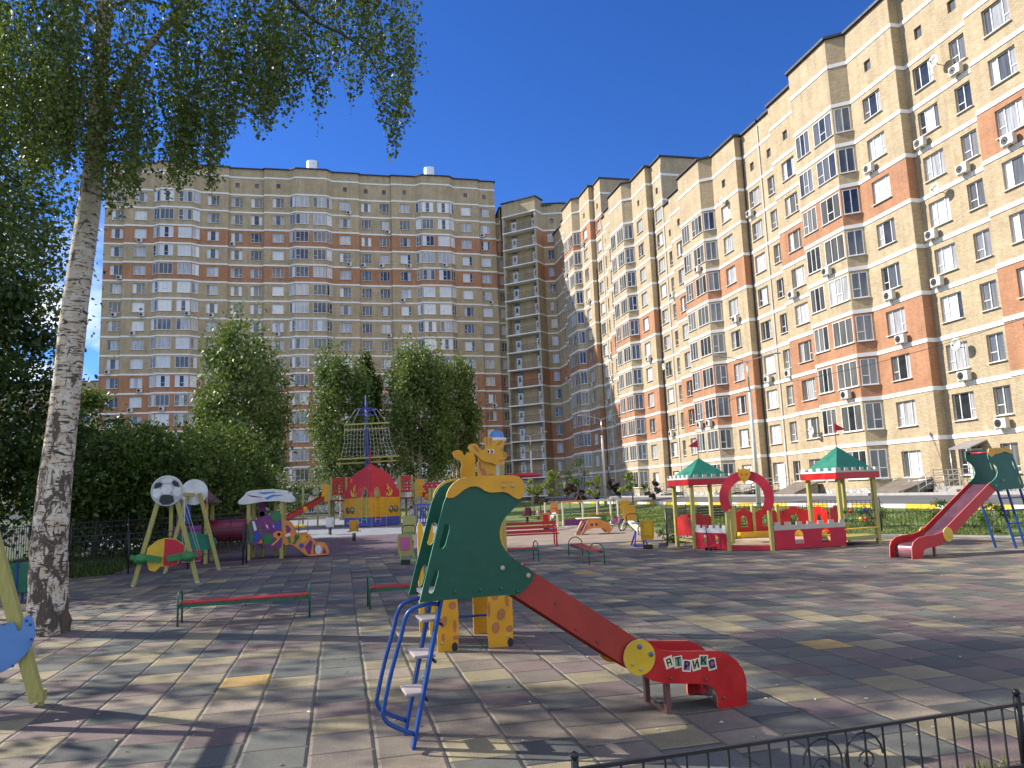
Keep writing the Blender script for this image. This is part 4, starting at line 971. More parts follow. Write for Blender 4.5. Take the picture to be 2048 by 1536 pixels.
for ch, (u, z), rt, cm in zip('АТРИКС', [(2.179, .437), (2.265, .431), (2.344, .392), (2.430, .393), (2.507, .416), (2.585, .381)], (-.24, -.06, .16, -.14, .10, -.12), ('card_yellow', 'card_green', 'card_plum')*2):
    c = [(u-.041, z-.048), (u+.041, z-.048), (u+.041, z+.048), (u-.041, z+.048)]; c = rotp(c, (u, z), -rt); c2_ = [(u+(x-u)*.74, z+(y-z)*.76) for x, y in c]
    k = ord(ch) % 5*.0006
    o = board(S, 'letter_card', c, -.0152-k, .002, 'cream_paint'); o2 = board(S, 'card_face', c2_, -.0166-k, .001, cm)
    if ch == 'А':
        ga = [(-.022, -.032), (-.012, -.032), (-.012, -.008), (.012, -.008), (.012, -.032), (.022, -.032), (.022, .024), (.015, .032), (-.015, .032), (-.022, .024)]; ho = [(-.011, .003), (.011, .003), (.011, .021), (-.011, .021)]
        board(S, 'letter', rotp([(u+a, z+c) for a, c in ga], (u, z), -rt), -.0182-k, .001, 'ink', (rotp([(u+a, z+c) for a, c in ho], (u, z), -rt),))
    else: letter(S, ch, u, z, -.0176-k, .088, rt, 'ink')
# worn, no longer readable line of print on the yellow cap
for i_ in range(9): board(S, 'worn_print', [(.755+i_*.012, 1.979+i_*.0006), (.764+i_*.012, 1.980+i_*.0006), (.763+i_*.012, 1.987+i_*.0006), (.756+i_*.012, 1.986+i_*.0006)], -.0302, .001, 'brown_spot')

# ---- the taller slide on the right
S2 = thing('slide', 'taller slide at the right edge with long red chute and blue climbing frame', 'slide', (13.142, 15.68, 0), atan2(.19, .982))
END2 = [(-.216, .0), (-.186, .282), (-.12, .39), (.056, .48), (.291, .511), (.59, .517), (.832, .56), (.99, .61), (1.2, .50), (1.068, .363), (.779, .265), (.509, .238), (.275, .219), (.185, .169), (.136, .0)]
CH2 = [(1.02, .64), (2.83, 1.68), (3.05, 1.49), (1.2, .44)]
GR2 = [(2.80, 1.67), (2.95, 1.73), (3.082, 1.817), (3.161, 1.938), (3.134, 2.086), (3.023, 2.187), (2.889, 2.264), (2.866, 2.338), (2.88, 2.49), (2.95, 2.522), (3.636, 2.525), (3.79, 2.46), (4.123, 1.563), (4.081, 1.50), (3.053, 1.481), (2.853, 1.592)]
CAP2 = [(2.876, 2.486), (2.92, 2.535), (3.261, 2.552), (3.637, 2.542), (3.80, 2.48), (3.816, 2.382), (3.687, 2.399), (3.508, 2.457), (3.309, 2.41), (3.118, 2.388), (2.96, 2.31), (2.90, 2.36)]
W2 = .6
for y in (0, W2):
    sg = -1 if y == 0 else 1
    board(S2, 'side_panel', GR2, y, .02, 'green_paint', ([(3.75, 2.2), (3.79, 2.2), (3.86, 2.0), (3.82, 2.0)], [(3.93, 1.78), (3.97, 1.78), (4.03, 1.6), (3.99, 1.6)]), 'green_edge'); board(S2, 'chute_side', CH2, y-sg*.015, .02, 'red_paint', (), 'red_edge'); board(S2, 'end_side', END2, y+sg*.003, .02, 'red_paint', (), 'red_edge')
    dd = MB(); dd.panel((0, y+sg*.022, 0), (1, 0, 0), (0, 0, 1), arc(1.06, .505, .17, 0, 350, 30), .02, 0, (), 1); dd.build('joint_disc', ['bright_yellow', 'yellow_edge'], S2)
board(S2, 'top_cap', CAP2, -.021, .02, 'yellow_paint', (), 'yellow_edge')
rivets(S2, 'bolt', [(1.0, .56), (1.12, .45), (3.0, 1.60), (3.3, 1.72), (3.2, 2.47)], -.03, .022, 'bolt_cap')
mb = MB(); bed = [(3.5, 1.62), (3.0, 1.62), (2.75, 1.55), (1.1, .58), (.8, .44), (.4, .36), (.1, .34), (-.02, .28), (-.06, .12), (-.05, .03)]; sb = smooth_line([(u, 0, z) for u, z in bed], 4)
for a, b_ in zip(sb, sb[1:]): mb.face([(a[0], .03, a[2]), (b_[0], .03, b_[2]), (b_[0], W2-.03, b_[2]), (a[0], W2-.03, a[2])])
mb.build('slide_bed', 'bed_reflection', S2, 1)
tube_part(S2, 'cross_bar', [(3.0, 0, 2.44), (3.0, W2, 2.44)], .025, 'red_paint', 8, 0); mb = MB(); mb.box((3.55, W2/2, 1.56), (1.0, W2-.04, .04)); mb.build('platform', 'step_grey', S2)
for y in (.0, W2):
    mb = MB(); mb.box((.62, .05+y*.85, .13), (.05, .05, .27)); mb.build('leg', 'brown_steel', S2)
for i, (a, b_) in enumerate((((3.10, .02), (3.54, .02)), ((3.48, .02), (3.90, .02)), ((3.10, .55), (3.54, .55)), ((3.98, .02), (4.42, .02)))):
    mb = MB(); mb.beam((a[0], a[1], 1.49), (b_[0], b_[1], 0), .035, .05); mb.build('frame_rail', 'blue_paint', S2)
for z in (1.28, .97, .64, .32):
    u = 3.54-(z/1.49)*.44; tube_part(S2, 'rung', [(u-.02, .0, z), (u+.9, .0, z)], .018, 'blue_paint', 8, 0)

# ---- giraffe climbing frame behind the slide
Gf = thing('giraffe_climber', 'yellow giraffe climbing frame standing right behind the front slide', 'climbing frame', (1.65, 9.9, 0))
def gx(pts): return [(x-1.65, z) for x, z in pts]
HEAD = [(1.796, 2.445), (1.816, 2.477), (1.815, 2.535), (1.794, 2.562), (1.801, 2.6), (1.823, 2.618), (1.85, 2.614), (1.863, 2.598), (1.878, 2.619), (1.897, 2.624), (1.913, 2.608), (1.917, 2.57), (1.921, 2.549), (1.952, 2.569), (2.001, 2.579), (2.045, 2.573), (2.072, 2.556), (2.073, 2.529), (2.059, 2.497), (2.025, 2.471), (2.002, 2.451), (2.012, 2.424), (2.039, 2.415), (2.077, 2.419), (2.096, 2.395), (2.094, 2.363), (2.074, 2.33), (2.03, 2.312), (1.99, 2.318), (2.03, 2.300), (2.064, 2.285), (2.058, 2.265), (2.028, 2.256), (1.979, 2.263), (1.93, 2.269), (1.871, 2.292), (1.828, 2.296), (1.786, 2.313), (1.749, 2.341), (1.713, 2.379), (1.66, 2.412), (1.618, 2.44), (1.592, 2.482), (1.604, 2.519), (1.637, 2.537), (1.68, 2.539), (1.712, 2.522), (1.743, 2.473), (1.769, 2.457)]
hd = board(Gf, 'head', gx(HEAD), -.30, .022, 'yellow_paint', (), 'yellow_edge')
def spot(parent, name, cx, cz, rx, rz, y, m, a=0, n=14, t=.004): return board(None, name, rotp(arc(cx, cz, rx, 0, 360-360/n, n-1, rz), (cx, cz), a), y, t, m, sub=parent)
for ex in (1.855, 1.902): spot(hd, 'eye', ex+.006-1.65, 2.432, .018, .030, -.314, 'white_paint'); spot(hd, 'pupil', ex-.002-1.65, 2.430, .010, .020, -.317, 'black_paint')
spot(hd, 'nose', 2.062-1.65, 2.372, .019, .014, -.314, 'brown_spot'); spot(hd, 'nostril', 2.045-1.65, 2.40, .010, .004, -.314, 'black_paint'); spot(hd, 'nostril', 2.075-1.65, 2.398, .010, .004, -.314, 'black_paint')
spot(hd, 'ear_mark', 1.695-1.65, 2.47, .052, .014, -.314, 'brown_spot', -.9); spot(hd, 'ear_mark', 2.0-1.65, 2.535, .045, .014, -.314, 'brown_spot', .6); spot(hd, 'mouth', 2.02-1.65, 2.315, .045, .008, -.314, 'brown_spot', .25)  # brown marks painted on the ears and mouth
spot(hd, 'horn_stripe', 1.835-1.65, 2.56, .008, .05, -.314, 'brown_spot', .1); spot(hd, 'horn_stripe', 1.885-1.65, 2.56, .008, .05, -.314, 'brown_spot', 0)  # thin brown stripes painted on the horns
BODY = [(1.724, 2.36), (1.731, 2.327), (1.711, 2.27), (1.706, 2.207), (1.72, 2.153), (1.70, 2.0), (1.60, 1.8), (1.36, 1.55), (1.20, 1.3), (1.16, .95), (1.18, .5), (1.15, .25), (1.145, .005), (1.40, .0), (1.414, .25), (1.416, .45), (1.405, .66), (1.50, .80), (1.72, .80), (1.80, .68), (1.774, .35), (1.775, .22), (1.785, .005), (2.087, .0), (2.105, .3), (2.10, .62), (2.06, 1.0), (2.0, 1.4), (1.965, 1.8), (1.95, 2.15), (1.96, 2.275), (1.90, 2.30)]
bd = board(Gf, 'body_panel', gx(BODY), -.24, .022, 'yellow_paint', (), 'yellow_edge')
for (cx, cz, rx, rz, a) in [(1.345, .55, .05, .05, .4), (1.235, .36, .035, .07, -.3), (1.365, .3, .022, .075, 0), (1.22, .18, .02, .045, 0), (1.375, .165, .04, .03, 0), (1.88, .62, .045, .045, .2), (2.035, .57, .025, .085, .05), (1.80, .47, .018, .09, 0), (1.955, .40, .052, .075, -.3), (1.88, .245, .05, .07, -.1), (2.055, .22, .045, .04, .3), (1.80, 2.16, .03, .07, .35), (1.89, 2.12, .045, .035, 0), (1.85, 1.7, .05, .07, 0), (1.7, 1.3, .07, .06, 0), (1.5, 1.1, .07, .06, .3), (1.9, 1.2, .05, .08, 0), (1.75, 2.25, .015, .06, .1)]:
    spot(bd, 'coat_spot', cx-1.65, cz, rx, rz, -.2535, 'brown_spot', a)
for cx in (1.36, 2.06): spot(bd, 'hoof', cx-1.65, .055, .038, .055, -.2535, 'black_paint')
rivets(bd, 'bolt', [(1.20-1.65, .11), (2.03-1.65, .135)], -.256, .018, 'bolt_cap')
TAIL = [(1.544, 2.48), (1.563, 2.511), (1.604, 2.525), (1.656, 2.521), (1.69, 2.497), (1.701, 2.462), (1.723, 2.441), (1.754, 2.489), (1.831, 2.499), (1.869, 2.417), (1.866, 2.336), (1.856, 2.279), (1.857, 2.222), (1.90, 1.9), (2.0, 1.2), (2.0, .5), (1.985, .47), (1.969, .0), (1.769, .0), (1.774, .6), (1.4, .9), (1.4, 1.3), (1.60, 1.8), (1.667, 2.05), (1.654, 2.171), (1.654, 2.257), (1.673, 2.308), (1.668, 2.348), (1.623, 2.384), (1.572, 2.419)]
board(Gf, 'rear_panel', gx(TAIL), .78, .022, 'yellow_paint', (), 'yellow_edge')
def post(parent, x, y, z0, z1, w=.10, m='olive_wood', cap=None):
    mb = MB(); mb.box((x, y, (z0+z1)/2), (w, w, z1-z0)); o = mb.build('post', m, parent, bevel=.008)
    if cap: mb = MB(); mb.ball((x, y, z1), w*.95, 0, 14, 10, (1, 1, 1.15)); mb.build('post_cap', cap, parent, 2)
    return o
post(Gf, .425, .12, 0, 2.60, .11); mb = MB(); mb.ball((.40, .10, 2.62), .105, 0, 16, 10, (1, 1, 1.15)); mb.cyl((.40, .10, 2.58), (.40, .10, 2.63), .13, 1, 16); mb.build('post_cap', ['sky_blue_paint', 'white_paint'], Gf, 1)
post(Gf, -.40, .12, 0, 1.2); post(Gf, .40, .82, 0, 2.2); post(Gf, -.36, .84, 0, 1.3)
for x in (-.62, -.52):
    board(Gf, 'step_board', [(x-.035, .15), (x+.035, .15), (x+.035, 1.52), (x+.02, 1.56), (x-.02, 1.56), (x-.035, 1.52)], .1+(.3 if x < -.6 else 0), .03, 'bright_yellow', (), 'white_paint')
mb = MB(); mb.box((0, .48, 1.0), (.8, .7, .04)); mb.build('platform', 'step_grey', Gf)
mb = MB(); mb.box((.36, -.1, 2.15), (.04, .02, .30)); mb.build('white_slat', 'white_paint', Gf)
mb = MB(); mb.cyl((.74, .2, 2.10), (.74, .2, 2.15), .27, 0, 28); mb.build('red_disc', 'crimson_paint', Gf, 1, bevel=.015); mb = MB(); mb.cyl((.42, .14, 2.05), (.74, .2, 2.09), .022, 0, 8); mb.build('disc_arm', 'red_paint', Gf, 1)
for i in range(5): tube_part(Gf, 'rung', [(-.40, .12+.04*i, .35+.3*i), (.40, .12, .35+.3*i)] if i < 3 else [(.40, .12, .3+.3*i), (.40, .82, .3+.3*i)], .016, 'blue_paint', 8, 0)

# ---- low benches with hoop ends
def hoop_bench(loc, rz, L, label, W_=.34, seat=.36, top=.55):
    b_ = thing('bench', label, 'bench', loc, rz, 'low red benches with green hoop ends')
    for s_ in (-1, 1):
        x = s_*L/2; w = W_/2+.03
        hp = [(x, -w, 0), (x, -w, top-w)]+[(x, -w*cos(a), top-w+w*sin(a)) for a in [pi*i/10 for i in range(1, 10)]]+[(x, w, top-w), (x, w, 0)]
        mb = MB(); mb.tube(hp, .016, 0, 8); mb.build('hoop_leg', 'green_metal', b_, 1)
    for s_ in (-1, 1):
        mb = MB(); mb.box((0, s_*(W_/2-.01), seat-.045), (L-.02, .022, .05)); mb.build('side_rail', 'green_metal', b_)
    for k in range(3):
        mb = MB(); mb.box((0, (k-1)*W_*.33, seat-.005), (L-.03, W_*.285, .028)); mb.build('slat', 'bench_red', b_, bevel=.004)
    return b_
hoop_bench((-1.52, 13.57, 0), radians(1.5), 2.02, 'long low bench right of the leaning birch, nearest the left foreground')
hoop_bench((1.5, 14.0, 0), radians(3), 2.05, 'low bench half hidden behind the left side of the front slide')
b3a, b3b = Vector((6.31, 18.66)), Vector((6.70, 21.88)); mid_ = (b3a+b3b)/2
hoop_bench((mid_.x, mid_.y, 0), atan2(b3b.y-b3a.y, b3b.x-b3a.x), 3.2*.92, 'low bench seen end on, in the open right of the front slide')
hoop_bench((4.55, 20.9, 0), radians(6), 1.5, 'short low bench sticking out from behind the front slide')

# ---- red bench with a backrest
rb = thing('bench', 'long red park bench with slatted back beyond the front slide', 'bench', (6.1, 26.3, 0), radians(-4))
for k, z in enumerate((.52, .66, .80)):
    mb = MB(); mb.beam((-1.35, .22+.03*k, z), (1.35, .22+.03*k, z), .03, .10, side=(0, 1, 0)); mb.build('back_slat', 'bench_red', rb)
for k in range(3):
    mb = MB(); mb.box((0, -.18+.14*k, .44), (2.7, .11, .035)); mb.build('seat_slat', 'bench_red', rb)
for x in (-1.25, 1.25):
    for y in (-.2, .2): mb = MB(); mb.beam((x, y, 0), (x, y*(1.0 if y < 0 else 1.35), .44 if y < 0 else .86), .05); mb.build('leg', 'red_paint', rb)
    mb = MB(); mb.tube([(x, -.22, .44), (x, -.24, .64), (x, .24, .66)], .022); mb.build('armrest', 'red_paint', rb)

# ---- swing with football ends
def hexa(cx, cz, r, a=0): return [(cx+r*cos(a+i*pi/3), cz+r*sin(a+i*pi/3)) for i in range(6)]
def penta(cx, cz, r, a=0): return [(cx+r*cos(a+i*2*pi/5), cz+r*sin(a+i*2*pi/5)) for i in range(5)]
SW = thing('swing', 'children\'s swing with football discs on its two olive frames', 'swing', (-4.17, 20.5, 0))
def aframe(root, y, ball=True, front=True):
    for s_ in (-1, 1):
        mb = MB(); mb.beam((s_*.72, y, .04), (s_*.16, y, 2.25), .10, .10, side=(0, 1, 0)); mb.build('leg', 'olive_wood', root, bevel=.01)
        mb = MB(); mb.box((s_*.73, y, .02), (.09, .07, .08)); mb.build('foot_bracket', 'galvanised', root)
    sgn = -1 if front else 1; yd = y+sgn*.075
    d_ = board(root, 'football_disc', arc(0, 2.28, .375, 0, 350, 35), yd, .03, 'white_paint', (), 'white_paint')
    if front:
        yy = yd-.019
        board(None, 'ball_rim', arc(0, 2.265, .365, 0, 350, 35, .358), yd-.0165, .002, 'grey_plastic', sub=d_)
        for pts, m_ in ((hexa(-.01, 2.315, .135, .0), 'white_paint'), ([(-.30, 2.36), (-.28, 2.46), (-.17, 2.50), (-.10, 2.45), (-.15, 2.37), (-.28, 2.34)], 'black_paint'), ([(.29, 2.38), (.25, 2.48), (.16, 2.54), (.10, 2.47), (.16, 2.39), (.28, 2.36)], 'black_paint'), ([(-.14, 2.16), (-.08, 2.185), (.08, 2.175), (.15, 2.14), (.17, 2.0), (.05, 1.935), (-.10, 1.94), (-.18, 2.03)], 'black_paint'),
                        ([(-.33, 2.33), (-.17, 2.335), (-.12, 2.26), (-.16, 2.17), (-.24, 2.10), (-.32, 2.16)], 'white_paint'), ([(.33, 2.35), (.19, 2.355), (.125, 2.27), (.16, 2.17), (.26, 2.12), (.33, 2.2)], 'white_paint'), ([(-.08, 2.47), (-.14, 2.55), (0, 2.61), (.13, 2.58), (.08, 2.48)], 'white_paint')):
            board(None, 'ball_patch', pts, yy, .004, m_, sub=d_)
    return d_
aframe(SW, 0); aframe(SW, 3.48, True, False)
mb = MB(); mb.beam((0, .05, 2.2), (0, 3.43, 2.2), .09, .10, side=(1, 0, 0)); mb.build('top_beam', 'olive_wood', SW)
def plane_orn(y, back=False):
    if back:
        o = board(SW, 'panel', [(-.62, .72), (-.60, .90), (-.35, 1.06), (.0, 1.12), (.35, 1.04), (.60, .92), (.66, .78), (.50, .62), (.30, .60), (.22, .42), (.0, .40), (-.30, .44), (-.34, .60)], y, .03, 'castle_green', (), 'green_edge'); return
    o = board(SW, 'panel', [(-.45, .70), (-.40, .92), (-.20, 1.08), (.0, 1.14), (.25, 1.08), (.42, .96), (.44, .76), (.30, .66), (.30, .50), (.12, .44), (-.10, .46), (-.22, .34), (-.36, .38)], y, .03, 'bright_yellow')
    board(None, 'red_patch', [(-.02, 1.12), (.22, 1.08), (.42, .95), (.43, .77), (.30, .62), (.28, .50), (.10, .44), (-.04, .48)], y-.018, .006, 'crimson_paint', sub=o)
    for cx in (-.55, .52):
        hub = MB(); hub.ball((cx, y-.06, .66), .16, 0, 16, 10, (1, .5, .8)); hub.ball((cx+.03, y-.12, .64), .08, 0, 12, 8, (1, .5, .8)); ho = hub.build('engine', 'leaf_green_paint', SW, 1)
        s_ = 1 if cx < 0 else -1
        mb = MB(); mb.panel((0, y-.07, 0), (1, 0, 0), (0, 0, 1), [(cx+s_*.06, .78), (cx+s_*.50, .68), (cx+s_*.44, .54), (cx+s_*.05, .62)] if s_ > 0 else [(cx-.06, .78), (cx-.05, .62), (cx-.44, .56), (cx-.50, .70)], .03); mb.build('propeller_blade', 'leaf_green_paint', ho)
        mb = MB(); mb.panel((0, y-.065, 0), (1, 0, 0), (0, 0, 1), [(cx-s_*.02, .72), (cx-s_*.22, .78), (cx-s_*.24, .68), (cx-s_*.04, .58)][::s_], .03); mb.build('propeller_blade', 'leaf_green_paint', ho)
plane_orn(-.09); plane_orn(3.57, True)
seat = MB(); seat.box((.28, 1.7, .42), (.42, .34, .03)); so_ = seat.build('seat', 'pink_paint', SW)
mb = MB()
for dx in (-.2, .2):
    for dy in (-.16, .16): mb.tube([(.28+dx, 1.7+dy, .43), (.28+dx, 1.7+dy, .68)], .011, 0, 6)
mb.tube([(.08, 1.54, .68), (.48, 1.54, .68), (.48, 1.86, .68), (.08, 1.86, .68)], .013, 0, 6, closed=True); mb.tube([(.08, 1.54, .55), (.48, 1.54, .55), (.48, 1.86, .55), (.08, 1.86, .55)], .011, 0, 6, closed=True); mb.build('guard_rail', 'crimson_paint', so_)
for dy in (-.16, .16):
    for dx in (-.18, .18): mb = MB(); mb.tube([(.28+dx, 1.7+dy, .68), (.02, 1.7+dy*1.6, 2.17)], .006, 0, 5); mb.build('chain', 'steel', SW)

# ---- swing at the left edge (only one frame leg and its blue panel in view)
SL = thing('swing', 'olive wooden swing frame cut by the left edge, blue wing panel on its leg', 'swing', (-3.72, 8.72, 0))
for s_ in (-1, 1):
    mb = MB(); mb.beam((s_*.80, 0, .05), (s_*.14, 0, 2.3), .105, .12, side=(0, 1, 0)); mb.build('leg', 'olive_wood', SL, bevel=.012)
    mb = MB(); mb.box((s_*.805, -.0, .10), (.11, .125, .10)); mb.cyl((s_*.79, -.07, .11), (s_*.79, -.055, .11), .022, 0, 10); mb.cyl((s_*.83, 0, -.02), (s_*.83, 0, .08), .03, 0, 8); mb.build('foot_bracket', 'olive_wood', SL)
    mb = MB(); mb.beam((s_*.80, -3.4, .05), (s_*.14, -3.4, 2.3), .105, .12, side=(0, 1, 0)); mb.build('leg', 'olive_wood', SL, bevel=.012)
mb = MB(); mb.beam((0, .06, 2.25), (0, -3.45, 2.25), .10, .10, side=(1, 0, 0)); mb.build('top_beam', 'olive_wood', SL)
wing = sm([(.76, .82), (.73, .88), (.68, .875), (.66, .82), (.655, .76), (.63, .745), (.61, .78), (.58, .83), (.53, .825), (.49, .80), (.40, .86), (.20, .90), (0, .90), (-.2, .90), (-.40, .86), (-.5, .80), (-.56, .83), (-.62, .79), (-.66, .78), (-.70, .88), (-.76, .82), (-.78, .68), (-.72, .52), (-.62, .42), (-.4, .36), (0, .34), (.4, .345), (.55, .39), (.66, .47), (.74, .58), (.775, .70)], 3)
board(SL, 'wing_panel', wing, -.085, .02, 'sky_blue_paint', (), 'sky_blue_paint'); rivets(SL, 'rivet', [(.735, .80), (.75, .66), (.70, .84), (.60, .42)], -.1, .012, 'blue_paint')

# ---- cast iron style railings: foreground, left side, round the lawn
def fence(name, label, pts, h, step, post_every=2.0, r=.007, base=.06, scroll=False, ball=True, z=None, cat='fence', zf=None, rail=.012, cap=None):
    zf = zf or (lambda x, y: 0); root = thing(name, label, cat, (pts[0][0], pts[0][1], 0)); o = Vector((pts[0][0], pts[0][1], 0))
    for a, b_ in zip(pts, pts[1:]):
        a, b_ = Vector((a[0], a[1], 0)), Vector((b_[0], b_[1], 0)); L = (b_-a).length; d = (b_-a)/L; n = max(1, round(L/post_every)); bay = MB()
        def P(u, z_): q = a+d*u-o; w = a+d*u; return (q.x, q.y, zf(w.x, w.y)+z_)
        for i in range(n):
            u0, u1 = L*i/n, L*(i+1)/n
            bay.beam(P(u0, h-.02), P(u1, h-.02), rail*2, rail*1.6); bay.beam(P(u0, base), P(u1, base), rail*2, rail*1.6)
            if h > 1: bay.beam(P(u0, h-.18), P(u1, h-.18), rail*2, rail*1.6)
            k = max(1, round((u1-u0)/step)); 
            for j in range(1, k): u = u0+(u1-u0)*j/k; bay.cyl(P(u, base if not scroll else .03), P(u, h-.02 if not cap else h+cap), r, 0, 5)
            if scroll:
                for s_ in (-1, 1):
                    um = u0+(u1-u0)*.555; rr = .135; cc = um+s_*(rr+.012); 
                    bay.tube([P(cc+s_*-rr*cos(t_)*-1*(-1), .02+h-.155+rr*sin(t_)) if False else P(cc-s_*rr*cos(t_), h-.185+rr*sin(t_)) for t_ in [pi*(q/10)*1.15-.5 for q in range(11)]], .007, 0, 6)
                    bay.tube([P(cc-s_*-.02-s_*.065*(1-q/16)*cos(q*.62), h-.21+.065*(1-q/16)*sin(q*.62)) for q in range(14)], .006, 0, 6)
        bay.build('railing', 'dark_metal', root, label=None)
        for i in range(n+1):
            u = L*i/n; mb = MB(); q0, q1 = P(u, -.02), P(u, h+.03); mb.beam(q0, q1, .032 if h < .6 else .04, side=(d.x, d.y, 0)); 
            if ball: mb.ball(P(u, h+.052), .024, 0, 12, 8)
            mb.build('post', 'dark_metal', root, 1)
    return root
fence('railing', 'low black railing with scrolls across the bottom right corner', [tuple(G(1150, 1532, .44)[:2]), tuple(G(2034, 1402, .44)[:2]), tuple((G(2034, 1402, .44)*2-G(1150, 1532, .44))[:2])], .44, .135, 2.85, .0075, .05, scroll=True)
fence('iron_fence', 'tall black iron fence under the trees on the left', [(-9.4, 14.5), (-8.4, 20.9), (-7.95, 25.8), (-5.6, 29.2), (-3.9, 34)], 1.52, .125, 2.4, .009, .12, cap=.03)
fence('mesh_fence', 'waist high black mesh fence behind the football swing', [(-7.5, 23.95), (-2.95, 25.4), (-2.92, 26.1)], 1.18, .11, 1.6, .005, .42)
fence('iron_fence', 'waist high black railing behind the sandpit castle', [(10.3, 23.4), (12.7, 27.0), (17.6, 26.4), (18.9, 24.2)], 1.15, .16, 1.9, .009, .35, zf=hgt)
fence('iron_fence', 'knee high black railing along the lawn, behind the taller slide', [(18.9, 27.8), (21.3, 24.4), (22.6, 20.5), (23.4, 15)], .62, .14, 2.3, .008, .08, zf=hgt)
mat('cream_board', (.50, .45, .36), .7, .1, 4, dirt=.2)
# ------------------------------------------------------------------ sandpit castle
def wpanel(parent, name, a, b_, outline, m, holes=(), t=.025, edge=None, world=True, off=0.0):
    """upright board between ground points a and b; outline in metres along a->b and up"""
    a = Vector((a[0], a[1], 0)); b_ = Vector((b_[0], b_[1], 0)); d = (b_-a).normalized(); n = Vector((d.y, -d.x, 0))
    mb = MB(); mb.panel(a+n*off, d, (0, 0, 1), outline, t, 0, holes, 1 if edge else 0); return mb.build(name, [m]+([edge] if edge else []), parent, world=True)
def crenel(L, z0, z1, w, gap):
    pts = [(0, z0)]; pts.append((L, z0)); x = L
    while x > 1e-3:
        a = max(0, x-w); pts += [(x, z1), (a, z1)]; x2 = max(0, a-gap)
        if x2 > 0: pts += [(a, z1-.09), (x2, z1-.09)]
        elif a > 0: pts += [(a, z1-.09), (0, z1-.09)]
        x = x2
    out = []
    for p in pts:
        if not out or (abs(p[0]-out[-1][0])+abs(p[1]-out[-1][1])) > 1e-4: out.append(p)
    if abs(out[-1][0]-out[0][0])+abs(out[-1][1]-out[0][1]) < 1e-4: out.pop()
    return out
def archwin(cx, z0, w, h): return [(cx-w/2, z0), (cx+w/2, z0), (cx+w/2, z0+h-w/2)]+[(cx+w/2*cos(a), z0+h-w/2+w/2*sin(a)) for a in [pi*i/8 for i in range(1, 8)]]+[(cx-w/2, z0+h-w/2)]
CA = thing('sandpit_castle', 'red sandpit castle with two green roofed towers and a round gateway arch', 'sandpit', (12.5, 21.6, 0))
def wpost(parent, x, y, z1, w=.10, m='olive_wood', z0=0.0, lean=(0, 0)):
    mb = MB(); mb.beam((x, y, z0), (x+lean[0], y+lean[1], z1), w, w, side=(1, 0, 0)); return mb.build('post', m, parent, world=True, bevel=.006)
def tower(C, U, V, su, sv, eave, apex, flag, fl):
    U = Vector((U[0], U[1], 0)).normalized(); V = Vector((V[0], V[1], 0)).normalized(); C = Vector((C[0], C[1], 0)); cs = [C, C+U*su, C+U*su+V*sv, C+V*sv]
    for c in cs: wpost(CA, c.x, c.y, eave-.05, .11)
    mid = (cs[0]+cs[2])/2; ov = .14; ec = [c+(c-mid).normalized()*ov*1.3 for c in cs]
    for i in range(4):
        a, b_ = ec[i], ec[(i+1) % 4]; L = (b_-a).length
        wpanel(CA, 'eave_board', a, b_, [(0, eave-.20), (L, eave-.20), (L, eave), (0, eave)], 'red_paint'); wpanel(CA, 'battlement', a, b_, crenel(L, eave-.01, eave+.13, .14, .16), 'cream_board' if i in (0, 2) else 'white_paint', t=.03, off=.006)
    ap = mid+Vector((0, 0, apex)); mb = MB()
    e2 = [c+(mid-c).normalized()*.10+Vector((0, 0, eave+.04)) for c in ec]
    for i in range(4): mb.face([e2[i], e2[(i+1) % 4], ap])
    mb.face(e2[::-1]); mb.build('roof', 'castle_green', CA, world=True)
    mb = MB(); mb.cyl(ap-Vector((0, 0, .05)), ap+Vector((0, 0, flag-apex)), .014, 0, 6); fp = mb.build('flagpole', 'red_paint', CA, world=True)
    mb = MB(); p0 = ap+Vector((0, 0, flag-apex-.02)); dr = Vector((fl*.9, fl*-.45, 0)).normalized(); mb.panel(p0, dr, (0, 0, 1), [(0, 0), (0, -.24), (.30, -.20)], .012); mb.build('flag', 'crimson_paint', fp, world=True)
    return cs
t1 = tower((10.45, 21.72), (1, 0), (0, 1), 1.25, 1.25, 2.1, 2.76, 3.35, -1)
t2 = tower((14.05, 19.65), (1.36, .25), (-.25, 1.36), 1.38, 1.15, 2.12, 2.9, 3.62, 1)
W1a, W1b = (10.47, 21.66), (10.86, 20.50); L = hypot(W1b[0]-W1a[0], W1b[1]-W1a[1])
wpanel(CA, 'castle_wall', W1a, W1b, [(0, .03), (L, .03), (L, .52), (0, .52)], 'crimson_paint', (archwin(L*.3, .2, .14, .24), archwin(L*.68, .2, .14, .24)), .03); wpanel(CA, 'battlement', W1a, W1b, crenel(L, .50, .72, .14, .12), 'white_paint', t=.04)
P1, P2 = Vector((10.90, 20.44, 0)), Vector((11.80, 19.68, 0))
for p in (P1, P2): wpost(CA, p.x, p.y, 1.12, .10)
u = (P2-P1).normalized(); mid = (P1+P2)/2; half = (P2-P1).length/2
ri, ro = .50, .76; Z = 1.50
ring = [(half+ro*cos(a), Z+ro*sin(a)) for a in [-.55+(pi+1.1)*i/28 for i in range(29)]]+[(half+ri*cos(a), Z+ri*sin(a)) for a in [pi+.6-(pi+1.2)*i/24 for i in range(25)]]
ao = wpanel(CA, 'arch', (P1.x, P1.y), (P2.x, P2.y), ring, 'crimson_paint', t=.03, off=.06)
cr = [(half-.17, 2.34), (half-.12, 2.30), (half, 2.33), (half+.12, 2.30), (half+.17, 2.34), (half+.17, 2.14), (half+.08, 1.98), (half, 1.93), (half-.08, 1.98), (half-.17, 2.14)]
